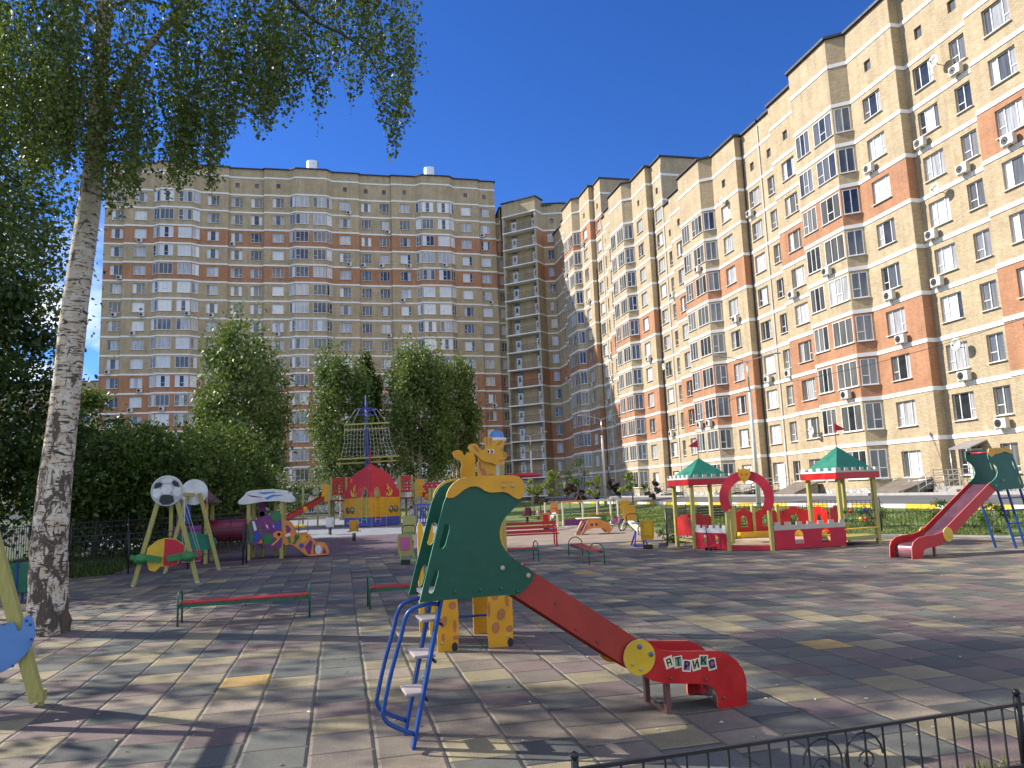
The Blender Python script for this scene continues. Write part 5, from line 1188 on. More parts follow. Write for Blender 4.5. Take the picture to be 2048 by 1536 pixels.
wpanel(ao, 'crest', (P1.x, P1.y), (P2.x, P2.y), cr, 'yellow_paint', ([(half-.10, 2.20), (half-.03, 2.14), (half-.04, 2.12), (half-.11, 2.18)], [(half+.10, 2.20), (half+.11, 2.18), (half+.04, 2.12), (half+.03, 2.14)], [(half-.05, 2.05), (half+.01, 2.01), (half-.04, 2.02)]), t=.02, off=.09)
wpanel(CA, 'sill_board', (P1.x, P1.y), (P2.x, P2.y), [(.05, .02), (2*half-.05, .02), (2*half-.05, .16), (.05, .16)], 'crimson_paint', t=.04)
W2a, W2b = (11.86, 19.63), (14.10, 19.60); L = hypot(W2b[0]-W2a[0], W2b[1]-W2a[1])
wpanel(CA, 'castle_wall', W2a, W2b, [(0, .03), (L, .03), (L+.02, .60), (0, .56)], 'crimson_paint', (archwin(L*.34, .17, .27, .38), archwin(L*.72, .17, .27, .38)), .03); wpanel(CA, 'battlement', W2a, W2b, crenel(L, .56, .78, .17, .17), 'cream_board', t=.05)
rear = [(12.9, 23.75), (13.62, 23.75), (14.45, 23.6), (15.3, 23.0), (15.2, 21.9)]
for a, b_ in zip(rear, rear[1:]):
    L = hypot(b_[0]-a[0], b_[1]-a[1]); wpanel(CA, 'rear_panel', a, b_, [(.03, .2), (L-.03, .2), (L-.03, .95), (L*.78, .95), (L*.78, 1.0), (L*.62, 1.0), (L*.62, 1.07), (L*.38, 1.07), (L*.38, 1.0), (L*.22, 1.0), (L*.22, .95), (.03, .95)], 'red_paint', (archwin(L/2, .45, .24, .38),), .025)
    wpost(CA, a[0], a[1], 1.15, .11); wpanel(CA, 'bench_board', a, b_, [(.03, .12), (L-.03, .12), (L-.03, .30), (.03, .30)], 'bright_yellow', t=.22, off=.18)
a, b_ = (11.75, 23.1), (12.8, 23.7); L = hypot(b_[0]-a[0], b_[1]-a[1]); wpanel(CA, 'bench_board', a, b_, [(.03, .12), (L-.03, .12), (L-.03, .30), (.03, .30)], 'bright_yellow', t=.22)
for (a, b_) in ((t1[0], t1[3]), (t1[3], t1[2])):
    L = (b_-a).length; wpanel(CA, 'side_panel', (a.x, a.y), (b_.x, b_.y), [(.06, .38), (L-.06, .38), (L-.06, .92), (L*.72, .92), (L*.72, 1.0), (L*.3, 1.0), (L*.3, .92), (.06, .92)], 'red_paint', t=.025)
mb = MB(); mb.box(((t1[0].x+t1[2].x)/2, (t1[0].y+t1[2].y)/2, .22), (1.2, 1.2, .06)); mb.build('platform', 'olive_wood', CA, world=True)
m2 = (t2[0]+t2[2])/2; mb = MB(); mb.box((m2.x, m2.y, .22), (1.5, 1.2, .10), 0, atan2(.25, 1.36)); mb.build('platform', 'olive_wood', CA, world=True)
for z, cols in ((.98, ('leaf_green_paint', 'crimson_paint', 'castle_green', 'violet_blue')), (.74, ('castle_green', 'leaf_green_paint', 'bright_yellow', 'crimson_paint'))):
    a, b_ = t2[0], t2[1]; mb = MB(); mb.cyl((a.x, a.y, z), (b_.x, b_.y, z), .012, 0, 6); ro_ = mb.build('bead_rail', 'dark_metal', CA, world=True)
    for i, cm in enumerate(cols): q = a+(b_-a)*(.12+.16*i+.1*(i//2)); mb = MB(); mb.ball((q.x, q.y, z), .06, 0, 12, 8); mb.build('bead', cm, ro_, world=True)
a, b_ = t2[0], t2[1]; mb = MB(); mb.beam((a.x, a.y, .48), (b_.x, b_.y, .48), .16, .035); mb.build('ledge', 'bright_yellow', CA, world=True)
L = (t2[1]-t2[2]).length; wpanel(CA, 'side_panel', (t2[3].x, t2[3].y), (t2[2].x, t2[2].y), [(.75, .30), (1.3, .30), (1.3, 1.05), (1.15, 1.05), (1.15, 1.12), (.9, 1.12), (.9, 1.05), (.75, 1.05)], 'red_paint', t=.025)
mb = MB()
for (x, y) in (): pass
mb.face([(x, y, .10) for x, y in [(10.9, 20.5), (11.8, 19.72), (14.0, 19.7), (13.9, 20.8), (15.1, 21.2), (15.2, 23.0), (14.4, 23.6), (12.8, 23.7), (11.75, 23.0), (11.7, 21.75), (10.5, 21.7)]]); tag(mb.build('sand', 'sand'), 'pale sand filling the pit inside the red castle walls', 'sand', kind='stuff')
# toy scooter leaning on the castle wall
sc_o = G(1410, 1102); K = thing('scooter', 'small red kick scooter standing against the white topped castle wall', 'scooter', (10.62, 20.95, 0), .25)
mb = MB(); mb.box((.05, 0, .10), (.42, .10, .02)); mb.build('deck', 'crimson_paint', K); mb = MB(); mb.cyl((-.14, 0, .08), (-.20, 0, .72), .014, 0, 8); mb.build('stem', 'dark_metal', K); mb = MB(); mb.cyl((-.20, -.14, .72), (-.20, .14, .72), .014, 0, 8); mb.build('handlebar', 'crimson_paint', K)
for x, y in ((-.15, -.09), (-.15, .09), (.28, 0)): mb = MB(); mb.cyl((x, y-.015, .055), (x, y+.015, .055), .055, 0, 14); mb.build('wheel', 'rubber', K, 1)

# ------------------------------------------------------------------ playhouses, tube and caterpillar slide
PH = thing('playhouse', 'playhouse with pale cloud roof, patchwork panel and orange caterpillar slide', 'playhouse', (-2.5, 27.9, 0))
X0, X1, Yf, Yb = -3.02, -1.95, 27.45, 28.75
for x, y in ((X0, Yf), (X1, Yf), (X0+.02, Yb), (X1, Yb)): wpost(PH, x, y, 1.95, .12); 
wpost(PH, X0+.32, Yb, 1.9, .11); wpost(PH, X1-.3, Yb, 1.9, .10)
cloud = sm([(-.30, 1.88), (-.32, 1.98), (-.22, 2.08), (-.08, 2.22), (.02, 2.30), (.3, 2.33), (.7, 2.34), (1.1, 2.30), (1.22, 2.22), (1.36, 2.12), (1.44, 2.0), (1.42, 1.90), (1.30, 1.87), (1.15, 1.90), (.9, 1.93), (.5, 1.93), (.1, 1.88), (-.1, 1.86)], 3)
c_o = None
for y in (Yf-.09, Yb+.09):
    o = wpanel(PH, 'cloud_board', (X0, y), (X1, y), cloud, 'white_paint', t=.03); c_o = c_o or o
for pts, m_ in (([(-.05, 2.18), (.35, 2.10), (.5, 2.06), (.1, 2.10)], 'purple_paint'), ([(.3, 2.24), (.8, 2.26), (.9, 2.22), (.5, 2.17)], 'sky_blue_paint'), ([(.5, 2.05), (.8, 2.16), (1.15, 2.12), (.8, 2.08), (.62, 1.98)], 'sky_blue_paint')):
    wpanel(c_o, 'cloud_patch', (X0, Yf-.09), (X1, Yf-.09), pts, m_, t=.006, off=.018)
mb = MB()
for s_ in (0, 1):
    mb.face([(X0-.25, Yf-.05, 1.98), (X1+.25, Yf-.05, 1.98), (X1+.15, (Yf+Yb)/2, 2.28), (X0-.15, (Yf+Yb)/2, 2.28)] if s_ == 0 else [(X0-.15, (Yf+Yb)/2, 2.28), (X1+.15, (Yf+Yb)/2, 2.28), (X1+.25, Yb+.05, 1.98), (X0-.25, Yb+.05, 1.98)])
mb.build('roof', 'white_paint', PH, world=True)
W_ = X1-X0
base = sm([(.02, .55), (.02, 1.1), (.08, 1.32), (.25, 1.33), (.5, 1.44), (.72, 1.46), (.78, 1.58), (.95, 1.60), (W_-.02, 1.42), (W_, 1.0), (W_, .38), (.72, .42), (.4, .52)], 2)
po = wpanel(PH, 'patchwork_panel', (X0, Yf-.075), (X1, Yf-.075), base, 'purple_paint', ([(.52, 1.26), (.56, 1.24), (.70, .92), (.66, .90)], [(.72, 1.30), (.76, 1.30), (.86, .98), (.83, .98)]), t=.025)
for pts, m_ in ((arc(.90, 1.42, .16, 0, 340, 14), 'leaf_green_paint'), ([(.84, 1.2), (1.04, 1.2), (1.04, .98), (.82, .98)], 'violet_blue'), (arc(.62, .68, .18, 0, 340, 14), 'leaf_green_paint'), ([(.03, .60), (.03, 1.15), (.12, 1.28), (.12, .9), (.2, .72), (.15, .58)], 'leaf_green_paint'),
                ([(.12, 1.3), (.2, 1.28), (.28, 1.0), (.2, .95), (.16, 1.1)], 'white_paint'), ([(.16, .66), (.22, .98), (.34, .92), (.44, .78), (.32, .62), (.2, .58)], 'violet_blue'), ([(.3, .55), (.45, .72), (.5, .6), (.44, .54)], 'orange_paint'), (arc(.97, .80, .17, 30, 330, 14, .13), 'orange_paint'),
                ([(.72, .46), (.98, .68), (1.03, .66), (.8, .45)], 'bright_yellow'), (arc(.99, .81, .05, 0, 340, 10), 'white_paint'), ([(.30, 1.12), (.38, 1.15), (.46, .85), (.42, .82)], 'leaf_green_paint')):
    wpanel(po, 'patch', (X0, Yf-.075), (X1, Yf-.075), pts, m_, t=.008, off=.017)
cat_o = sm([(.02, .50), (.02, 1.22), (.10, 1.25), (.25, 1.18), (.34, 1.02), (.40, .86), (.50, .80), (.68, .82), (.82, .76), (.95, .62), (1.04, .50), (1.12, .46), (1.28, .46), (1.42, .38), (1.50, .22), (1.50, .06), (1.10, .04), (.82, .04), (.60, .22), (.35, .42), (.20, .46)], 2)
for k, yy in enumerate((Yf-.06, Yf+.55)):
    co_ = wpanel(PH, 'caterpillar_side', (X1+.04, yy), (X1+1.6, yy), cat_o, 'orange_paint', t=.03, edge='yellow_edge')
    if k == 0:
        for pts, m_ in (([(.10, 1.12), (.20, 1.08), (.28, .95), (.22, .86), (.12, .86)], 'purple_paint'), ([(.08, .78), (.2, .84), (.28, .80), (.24, .74), (.1, .72)], 'white_paint'), ([(.14, .7), (.24, .72), (.28, .50), (.2, .50)], 'leaf_green_paint'), (arc(.47, .70, .09, 0, 340, 12), 'leaf_green_paint'), ([(.3, .48), (.42, .46), (.50, .62), (.42, .68), (.36, .54)], 'leaf_green_paint'),
                        (arc(.62, .40, .08, 0, 340, 12), 'violet_blue'), ([(.72, .34), (.92, .58), (.98, .50), (.92, .10), (.84, .10)], 'purple_paint'), (arc(1.17, .24, .10, 0, 340, 14, .16), 'white_paint'), ([(1.30, .10), (1.36, .32), (1.46, .10)], 'purple_paint'), ([(.58, .52), (.62, .72), (.72, .76), (.78, .6), (.66, .5)], 'bright_yellow'), (arc(.80, .68, .03, 0, 330, 8), 'crimson_paint'), ([(1.02, .10), (1.02, .42), (1.05, .42), (1.05, .10)], 'black_paint')):
            wpanel(co_, 'patch', (X1+.04, yy), (X1+1.6, yy), pts, m_, t=.008, off=.02)
mb = MB()
for a, b_ in zip([(.02, 1.0), (.25, .95), (.5, .62), (.8, .35), (1.1, .2)], [(.25, .95), (.5, .62), (.8, .35), (1.1, .2), (1.5, .12)]): mb.face([(X1+.04+a[0], Yf-.04, a[1]), (X1+.04+b_[0], Yf-.04, b_[1]), (X1+.04+b_[0], Yf+.53, b_[1]), (X1+.04+a[0], Yf+.53, a[1])])
mb.build('slide_bed', 'steel', PH, world=True); mb = MB(); mb.box(((X0+X1)/2, (Yf+Yb)/2, .92), (1.1, 1.25, .05)); mb.build('floor', 'grey_wood', PH, world=True)
for pts, m_ in (([(.2, 1.35), (.44, 1.35), (.44, 1.95), (.2, 1.95)], 'purple_paint'), (arc(.32, 1.5, .09, 0, 340, 12), 'orange_paint'), ([(.24, 1.0), (.40, 1.0), (.42, 1.3), (.24, 1.3)], 'leaf_green_paint')): wpanel(PH, 'rear_board', (X0, Yb-.07), (X1, Yb-.07), pts, m_, t=.02)
mb = MB()
seg = 24; vs = []; fs = []
for i, x in enumerate((-4.25, -3.75, -3.08)):
    for r_ in (.36, .335):
        for k in range(seg): vs.append((x, 27.45+r_*cos(2*pi*k/seg), 1.02+r_*sin(2*pi*k/seg)))
for i in range(2):
    for k in range(seg):
        l = (k+1) % seg; a = i*2*seg; fs.append((a+k, a+l, a+2*seg+l, a+2*seg+k)); fs.append((a+seg+l, a+seg+k, a+3*seg+k, a+3*seg+l))
mb.mesh(vs, fs); o = mb.build('crawl_tube', 'maroon_paint', PH, 1, world=True)
for x in (-4.2, -3.55, -3.12): mb = MB(); mb.tube([(x, 27.45+.375*cos(2*pi*k/20), 1.02+.375*sin(2*pi*k/20)) for k in range(20)], .018, 0, 6, closed=True); mb.build('flange', 'maroon_paint', o, 1, world=True)
PD = thing('playhouse', 'dark playhouse with brown roof, blue and purple boards, left end of the red tube', 'playhouse', (-4.8, 27.2, 0))
for x, y in ((-5.35, 26.9), (-4.28, 26.9), (-5.35, 28.1), (-4.28, 28.1)): wpost(PD, x, y, 1.95, .11)
mb = MB(); mb.mesh([(-5.6, 26.7, 1.95), (-4.0, 26.7, 1.95), (-4.0, 28.3, 1.95), (-5.6, 28.3, 1.95), (-5.3, 27.5, 2.38), (-4.3, 27.5, 2.38)], [(0, 1, 5, 4), (2, 3, 4, 5), (1, 2, 5), (3, 0, 4), (3, 2, 1, 0)]); mb.build('roof', 'roof_brown', PD, world=True)
wpanel(PD, 'upper_board', (-5.3, 26.82), (-4.3, 26.82), [(.15, 1.32), (.55, 1.30), (.55, 1.95), (.15, 1.95)], 'blue_paint'); wpanel(PD, 'lower_board', (-5.3, 26.82), (-4.3, 26.82), [(.05, .62), (.9, .62), (.9, 1.24), (.05, 1.24)], 'purple_paint'); wpanel(PD, 'side_rocket', (-4.24, 26.85), (-4.24, 26.7), [(0, 1.3), (.12, 1.3), (.14, 1.9), (.06, 2.4), (-.02, 1.9)], 'orange_paint')
mb = MB(); mb.box((-4.8, 27.5, .75), (1.1, 1.2, .05)); mb.build('floor', 'grey_wood', PD, world=True)
# ------------------------------------------------------------------ ship climbing frame
SH = thing('play_ship', 'big wooden play ship with red, yellow and blue hull, mast and rope nets', 'play ship', (2.0, 55, 0))
R0, L0, Q0 = (1.98, 52.0), (.30, 54.6), (4.02, 54.2)
for side, (a, b_) in enumerate(((L0, R0), (R0, Q0))):
    L = hypot(b_[0]-a[0], b_[1]-a[1]); f = (lambda q: q*L) if side == 0 else (lambda q: (1-q)*L)
    top = [(f(0), 2.42), (f(.10), 2.55), (f(.18), 2.95), (f(.28), 3.35), (f(.42), 3.6), (f(.58), 3.78), (f(.7), 3.86), (f(.85), 4.02), (f(1), 4.22)]
    port = [(f(.80)+.26*cos(t_), 2.22+.34*sin(t_)) for t_ in [2*pi*i/16 for i in range(16)]]
    red = [(f(0), 1.92), (f(1), 1.98)]+top[::-1] if side == 0 else [(f(1), 1.98), (f(0), 1.92)]+top
    wpanel(SH, 'hull_red', a, b_, red, 'crimson_paint', (port,), .04)
    yl = [(f(0), .62), (f(1), .66), (f(1), 1.975), (f(0), 1.915)]; hl = [[(f(q)+.19*cos(t_), 1.12+.2*sin(t_)) for t_ in [2*pi*i/14 for i in range(14)]] for q in (.14, .31)]
    wpanel(SH, 'hull_yellow', a, b_, yl, 'yellow_paint', hl, .04); wpanel(SH, 'hull_blue', a, b_, [(f(0), .06), (f(1), .06), (f(1), .655), (f(0), .615)], 'violet_blue', (), .04)
    for hh in hl+[port]:
        cx = sum(p[0] for p in hh)/len(hh); cz = sum(p[1] for p in hh)/len(hh); outer = [(cx+(x-cx)*1.2, cz+(z-cz)*1.2) for x, z in hh]
        wpanel(SH, 'porthole_ring', a, b_, outer, 'black_paint' if cz < 1.6 else 'yellow_paint', (hh,), .02, off=.03)
    ax = f(.38); an = [(ax-.03, 2.15), (ax-.06, 2.55), (ax-.16, 2.55), (ax-.16, 2.62), (ax-.05, 2.62), (ax-.05, 2.74), (ax+.05, 2.74), (ax+.05, 2.62), (ax+.16, 2.62), (ax+.16, 2.55), (ax+.06, 2.55), (ax+.05, 2.2), (ax+.20, 2.25), (ax+.26, 2.42), (ax+.32, 2.2), (ax+.16, 2.05), (ax, 2.0), (ax-.16, 2.05), (ax-.32, 2.2), (ax-.26, 2.42), (ax-.20, 2.25)]
    an = rotp(an, (ax, 2.35), -.45 if side == 0 else .45); ano = wpanel(SH, 'anchor', a, b_, an, 'bright_yellow', (), .03, off=.045)
    wpanel(ano, 'anchor_ring', a, b_, rotp([(ax+.09*cos(t_), 2.80+.09*sin(t_)) for t_ in [2*pi*i/12 for i in range(12)]], (ax, 2.35), -.45 if side == 0 else .45), 'bright_yellow', (rotp([(ax+.045*cos(t_), 2.80+.045*sin(t_)) for t_ in [2*pi*i/10 for i in range(10)]], (ax, 2.35), -.45 if side == 0 else .45),), .03, off=.045)
    d = Vector((b_[0]-a[0], b_[1]-a[1], 0)).normalized(); n = Vector((d.y, -d.x, 0)); A_ = Vector((a[0], a[1], 0))
    ld = MB()
    for q in (.72, .90):
        p = A_+d*f(q)+n*.12; ld.tube([p+Vector((0, 0, .3)), p+Vector((0, 0, 2.05)), p-n*.1+Vector((0, 0, 2.1))], .02, 0, 6)
    for k in range(6): z = .5+k*.28; p = A_+d*f(.72)+n*.12; q_ = A_+d*f(.90)+n*.12; ld.tube([p+Vector((0, 0, z)), q_+Vector((0, 0, z))], .016, 0, 6)
    ld.build('ladder', 'bright_yellow' if side else 'pale_green_metal', SH, world=True)
for p in (L0, R0, Q0, (1.1, 53.3), (3.0, 53.1)): wpost(SH, p[0]+.02, p[1]+.08, 2.3, .12)
mb = MB(); mb.mesh([(L0[0], L0[1]+.05, 1.9), (R0[0], R0[1]+.1, 1.9), (Q0[0], Q0[1]+.05, 1.9), (Q0[0], 57.5, 1.9), (L0[0], 57.5, 1.9)], [(0, 1, 2, 3, 4)]); mb.build('deck', 'grey_wood', SH, world=True)
mb = MB(); mb.tube([(1.98, 51.95, 4.2), (1.93, 51.7, 4.7), (2.02, 51.6, 5.05)], .045); mb.build('bowsprit', 'crimson_paint', SH, world=True)
for dx in (-.12, .12): mb = MB(); mb.cyl((1.9+dx, 56, 0), (1.9+dx*.3, 56, 9.35 if dx < 0 else 8.9), .075, 0, 10, .04); mb.build('mast', 'violet_blue', SH, 1, world=True)
mb = MB(); mb.tube([(1.9+.75*cos(t_), 56+.75*sin(t_), 8.3) for t_ in [2*pi*i/12 for i in range(12)]], .03, 0, 6, closed=True); mb.tube([(1.15, 56, 7.9), (2.65, 56, 7.9)], .03, 0, 6); mb.build('crows_nest', 'violet_blue', SH, world=True)
for z, x0, x1, y in ((7.2, .35, 3.55, 55.9), (6.85, .30, 3.25, 56.3), (4.72, -.15, 4.2, 55.7), (4.42, -.25, 1.9, 56.3), (4.5, 2.2, 4.0, 56.3)): mb = MB(); mb.beam((x0, y, z), (x1, y, z+.03*(x1-x0)), .11, .11); mb.build('yard', 'olive_wood', SH, world=True)
net = MB()
for s0, s1, t0, t1_ in ((.35, 1.75, .05, 1.75), (2.05, 3.45, 2.1, 4.05)):
    for i in range(7):
        q = i/6; net.tube([(s0+(s1-s0)*q, 55.95, 7.1), ((s0+s1)/2*.15+(s0+(s1-s0)*q)*.45+(t0+(t1_-t0)*q)*.4, 55.85, 5.9), (t0+(t1_-t0)*q, 55.75, 4.7)], .011, 0, 4)
    for j in range(1, 8):
        f_ = j/8; net.tube([((s0+(s1-s0)*q)*(1-f_)+(t0+(t1_-t0)*q)*f_, 55.9, 7.1-2.4*f_-.09*sin(pi*((q*3) % 1))) for q in [k/9 for k in range(10)]], .009, 0, 4)
for x in (.4, .9, 2.9, 3.4): net.tube([(x, 55.9, 7.2), (1.9+(x-1.9)*.5, 56, 8.3)], .016, 0, 4)
net.build('rope_net', 'rope', SH, world=True)
def latt(x0, x1, y, z0, z1): return [(0, z0), (x1-x0, z0), (x1-x0, z1), (0, z1)], [[(.1+i*.2, z0+.15+j*.22), (.2+i*.2, z0+.15+j*.22), (.2+i*.2, z0+.27+j*.22), (.1+i*.2, z0+.27+j*.22)] for i in range(int((x1-x0-.1)/.2)) for j in range(int((z1-z0-.3)/.22))]
for x0, x1, y in ((-.62, .42, 57.2), (.5, 1.1, 57.6), (4.3, 5.2, 57.2)):
    ol, hs = latt(x0, x1, y, 2.25, 3.45); wpanel(SH, 'lattice_panel', (x0, y), (x1, y), ol, 'red_paint', hs, .04); wpost(SH, x0, y, 3.5, .12); wpost(SH, x1, y, 3.5, .12)
for sx, xs in ((-1, (-.75, .3)), (1, (4.0, 5.2))):
    for z in (2.9, 2.5, 2.05): tube_part(SH, 'rail', [(xs[0], 54.7, z), (xs[1], 54.6, z)], .03, 'cream_paint', 6, 0)
    for k in range(7): x = xs[0]+(xs[1]-xs[0])*k/6; tube_part(SH, 'baluster', [(x, 54.7, 1.8), (x, 54.7, 2.5)], .02, 'red_paint', 5, 0)
    wpost(SH, xs[0] if sx < 0 else xs[1], 54.6, 2.9, .13); wpost(SH, xs[0]+.3 if sx < 0 else xs[1]-.5, 56.6, 1.9, .13)
    mb = MB(); mb.box((sum(xs)/2, 56, 1.82), (1.2, 2.8, .1)); mb.build('side_deck', 'maroon_paint', SH, world=True)
def chute(parent, p, q, m, w=.5):
    p, q = Vector(p), Vector(q); d = (q-p); sd = Vector((0, 0, 1)).cross(d).normalized()*w/2
    for s_ in (-1, 1): mb = MB(); mb.beam(p+sd*s_+Vector((0, 0, .12)), q+sd*s_+Vector((0, 0, .12)), .05, .32, side=sd); mb.build('chute_side', m, parent, world=True)
    mb = MB(); mb.beam(p, q, w, .03, side=sd); mb.build('slide_bed', 'steel', parent, world=True)
    for e in (p, (p+q)/2, q): mb = MB(); c = e-sd*1.12+Vector((0, 0, .12)) if sd.y > 0 else e+sd*1.12+Vector((0, 0, .12)); mb.ball(c, .2, 0, 14, 8, (1, .2, 1)); mb.build('joint_disc', 'yellow_paint', parent, 1, world=True)
chute(SH, (-1.1, 54.9, 1.95), (-3.9, 53.2, .45), 'chute_red', .55); wpanel(SH, 'slide_hood', (-1.3, 54.6), (-.7, 54.6), [(0, 1.8), (.6, 1.8), (.6, 2.85), (.45, 3.0), (.1, 3.0), (.1, 2.6)], 'yellow_paint', t=.05)
chute(SH, (5.3, 55.2, 2.2), (7.0, 54.4, 1.3), 'red_paint', .55); wpanel(SH, 'slide_hood', (5.2, 54.7), (6.0, 54.7), [(0, 1.9), (.6, 1.9), (.75, 2.2), (.5, 2.6), (.7, 2.9), (.6, 3.1), (0, 3.1)], 'yellow_paint', t=.05)
ol, hs = latt(6.0, 7.2, 58, 1.6, 2.9); wpanel(SH, 'climbing_wall', (6.2, 58), (7.3, 58), ol, 'crimson_paint', [[(.15+.35*i, 1.75+.3*j), (.32+.35*i, 1.75+.3*j), (.32+.35*i, 1.83+.3*j), (.15+.35*i, 1.83+.3*j)] for i in range(3) for j in range(4)], .05)
for x, y, h in ((6.1, 53.6, 2.45), (6.35, 53.6, 2.45), (6.9, 58, 1.9)): wpost(SH, x, y, h, .2)
BR = thing('baluster_fence', 'dark blue baluster barrier beside the play ship, right of its hull', 'barrier', (5.5, 51, 0)); mb = MB()
for k in range(9): mb.box((-.7+k*.17, 0, .75), (.08, .04, 1.3))
mb.box((0, 0, 1.35), (1.6, .06, .06)); mb.box((0, 0, .2), (1.6, .06, .06)); mb.build('balusters', 'violet_blue', BR); 
for k in range(3): tube_part(BR, 'footing', [(-.5+k*.5, 0, -.02), (-.5+k*.5, 0, .2)], .03, 'dark_metal', 6, 0)
# climbing bars left of the ship
CB = thing('climbing_bars', 'olive posts with blue bars and rope left of the play ship', 'climbing frame', (-4.3, 58, 0))
for x, y, h in ((-6.0, 57.5, 2.7), (-5.4, 58.6, 2.7), (-4.2, 57.5, 2.6), (-3.9, 58.6, 2.6), (-2.55, 56, 2.85), (-1.6, 58, 2.6)): wpost(CB, x, y, h, .13)
for a, b_ in (((-6, 57.5, 2.3), (-4.2, 57.5, 2.3)), ((-4.2, 57.5, 2.25), (-2.55, 56, 2.3)), ((-2.55, 56, 2.25), (-1.6, 58, 2.3)), ((-6, 57.5, 1.2), (-5.4, 58.6, 1.2)), ((-5.4, 58.6, .8), (-3.9, 58.6, .8))): mb = MB(); mb.cyl(a, b_, .03, 0, 6); mb.build('bar', 'violet_blue', CB, world=True)
wpanel(CB, 'side_panel', (-5.3, 58.5), (-4.0, 58.5), [(0, .3), (1.2, .3), (1.2, 1.1), (0, 1.1)], 'castle_green')
# carousel
CR = thing('carousel', 'round carousel with yellow seat ring in front of the play ship', 'carousel', (-2.75, 45.5, 0)); mb = MB(); mb.cyl((0, 0, .12), (0, 0, .17), .95, 0, 24); mb.build('platform', 'grey_wood', CR)
mb = MB(); mb.tube([(.8*cos(t_), .8*sin(t_), .5) for t_ in [2*pi*i/20 for i in range(20)]], .05, 0, 6, closed=True); mb.build('seat_ring', 'bright_yellow', CR)
mb = MB(); mb.tube([(.95*cos(t_), .95*sin(t_), .9) for t_ in [2*pi*i/20 for i in range(20)]], .022, 0, 6, closed=True)
mb.build('rail', 'dark_metal', CR); mb = MB(); mb.cyl((0, 0, 0), (0, 0, .6), .06); mb.build('hub', 'dark_metal', CR)
for i in range(6): t_ = 2*pi*i/6; tube_part(CR, 'upright', [(.95*cos(t_), .95*sin(t_), .15), (.95*cos(t_), .95*sin(t_), .9)], .02, 'dark_metal', 6, 0)

# ------------------------------------------------------------------ spring riders and seesaws
def spring(loc, label, m, rz=0, h=.95):
    t_ = thing('spring_rider', label, 'spring rider', loc, rz, 'spring riders'); mb = MB(); mb.tube([(.09*cos(a*.8), .09*sin(a*.8), .02+a*.007) for a in range(50)], .016, 0, 5); mb.build('spring', 'dark_metal', t_)
    for s_ in (-1, 1): mb = MB(); mb.panel((0, s_*.17, 0), (1, 0, 0), (0, 0, 1), sm([(-.3, .42), (-.35, .6), (-.3, .82), (-.1, .72), (.1, .74), (.25, h), (.4, .85), (.38, .6), (.25, .42)], 2), .03); mb.build('side_board', m, t_)
    mb = MB(); mb.box((-.05, 0, .62), (.4, .32, .03)); mb.build('seat', m, t_); mb = MB(); mb.panel((.3, 0, 0), (0, 1, 0), (0, 0, 1), [(-.2, .45), (.2, .45), (.2, .95), (-.2, .95)], .03); mb.build('front_board', m, t_)
    mb = MB(); mb.cyl((.27, -.33, .82), (.27, .33, .82), .018); mb.build('handle', 'steel', t_); mb = MB(); mb.cyl((0, -.32, .45), (0, .32, .45), .016); mb.build('footrest', 'dark_metal', t_); return t_
spring((.6, 36.0, 0), 'yellow spring rider in front of the play ship hull', 'yellow_paint', -pi/2); spring((-.55, 43.5, 0), 'pale spring rider left of the yellow one, by the ship', 'white_paint', -pi/2); spring((5.6, 45, 0), 'dark spring rider before the blue barrier right of the ship', 'blue_paint', -pi/2)
spring((11.4, 47.0, 0), 'maroon boarded spring rider behind the red slatted bench', 'maroon_paint', -pi/2, .8)
def seesaw(loc, rz, label, beam_m, pad_m, back_m, base_m, tilt=.17, L=2.6):
    t_ = thing('seesaw', label, 'seesaw', loc, rz, 'seesaws'); c = .48
    for s_ in (-1, 1): mb = MB(); mb.tube([(-.3, s_*.22, 0), (0, s_*.1, c), (.3, s_*.22, 0)], .026, 0, 8); mb.build('trestle', base_m, t_, 1)
    mb = MB(); mb.tube([(-.3, -.22, .02), (.3, -.22, .02), (.3, .22, .02), (-.3, .22, .02)], .022, 0, 6, closed=True); mb.build('base_frame', base_m, t_); mb = MB(); mb.cyl((0, -.14, c), (0, .14, c), .03); mb.build('pivot', base_m, t_)
    def Q(u, z, y=0): return (u*cos(tilt), y, c+.06+u*sin(-tilt)+z)
    mb = MB(); mb.beam(Q(-L/2, 0), Q(L/2, 0), .20, .07, side=(0, 1, 0)); bo = mb.build('beam', beam_m, t_, bevel=.01)
    mb = MB(); mb.beam(Q(-.9, .045), Q(-.65, .045), .17, .012, side=(0, 1, 0)); mb.beam(Q(.5, .045), Q(.75, .045), .17, .012, side=(0, 1, 0)); mb.build('painted_patch', 'sky_blue_paint', bo)
    for s_ in (-1, 1):
        u = s_*L/2; p = Vector(Q(u, 0)); mb = MB(); mb.panel((p.x, 0, p.z), (0, 1, 0), (sin(tilt)*0+.12*s_, 0, .99), [(-.19, -.04), (.19, -.04), (.21, .1), (.21, .50), (.17, .55), (-.17, .55), (-.21, .50), (-.21, .1)], .03); so = mb.build('backboard', back_m, t_)
        mb = MB(); mb.panel((p.x+s_*.022+.012*s_, 0, p.z+.04), (0, 1, 0), (.12*s_, 0, .99), [(-.13, .06), (.13, .06), (.13, .42), (-.13, .42)], .012); mb.build('pad', pad_m, so)
        mb = MB(); q = Vector(Q(u-s_*.35, .04)); mb.tube(smooth_line([(q.x, -.18, q.z), (q.x, -.18, q.z+.26), (q.x, .18, q.z+.26), (q.x, .18, q.z)], 4), .018, 0, 6); mb.build('handle', 'dark_metal', t_, 1)
        if s_ > 0: mb = MB(); mb.box((p.x, 0, .07), (.22, .26, .14)); mb.build('buffer', 'rubber', t_)
    return t_
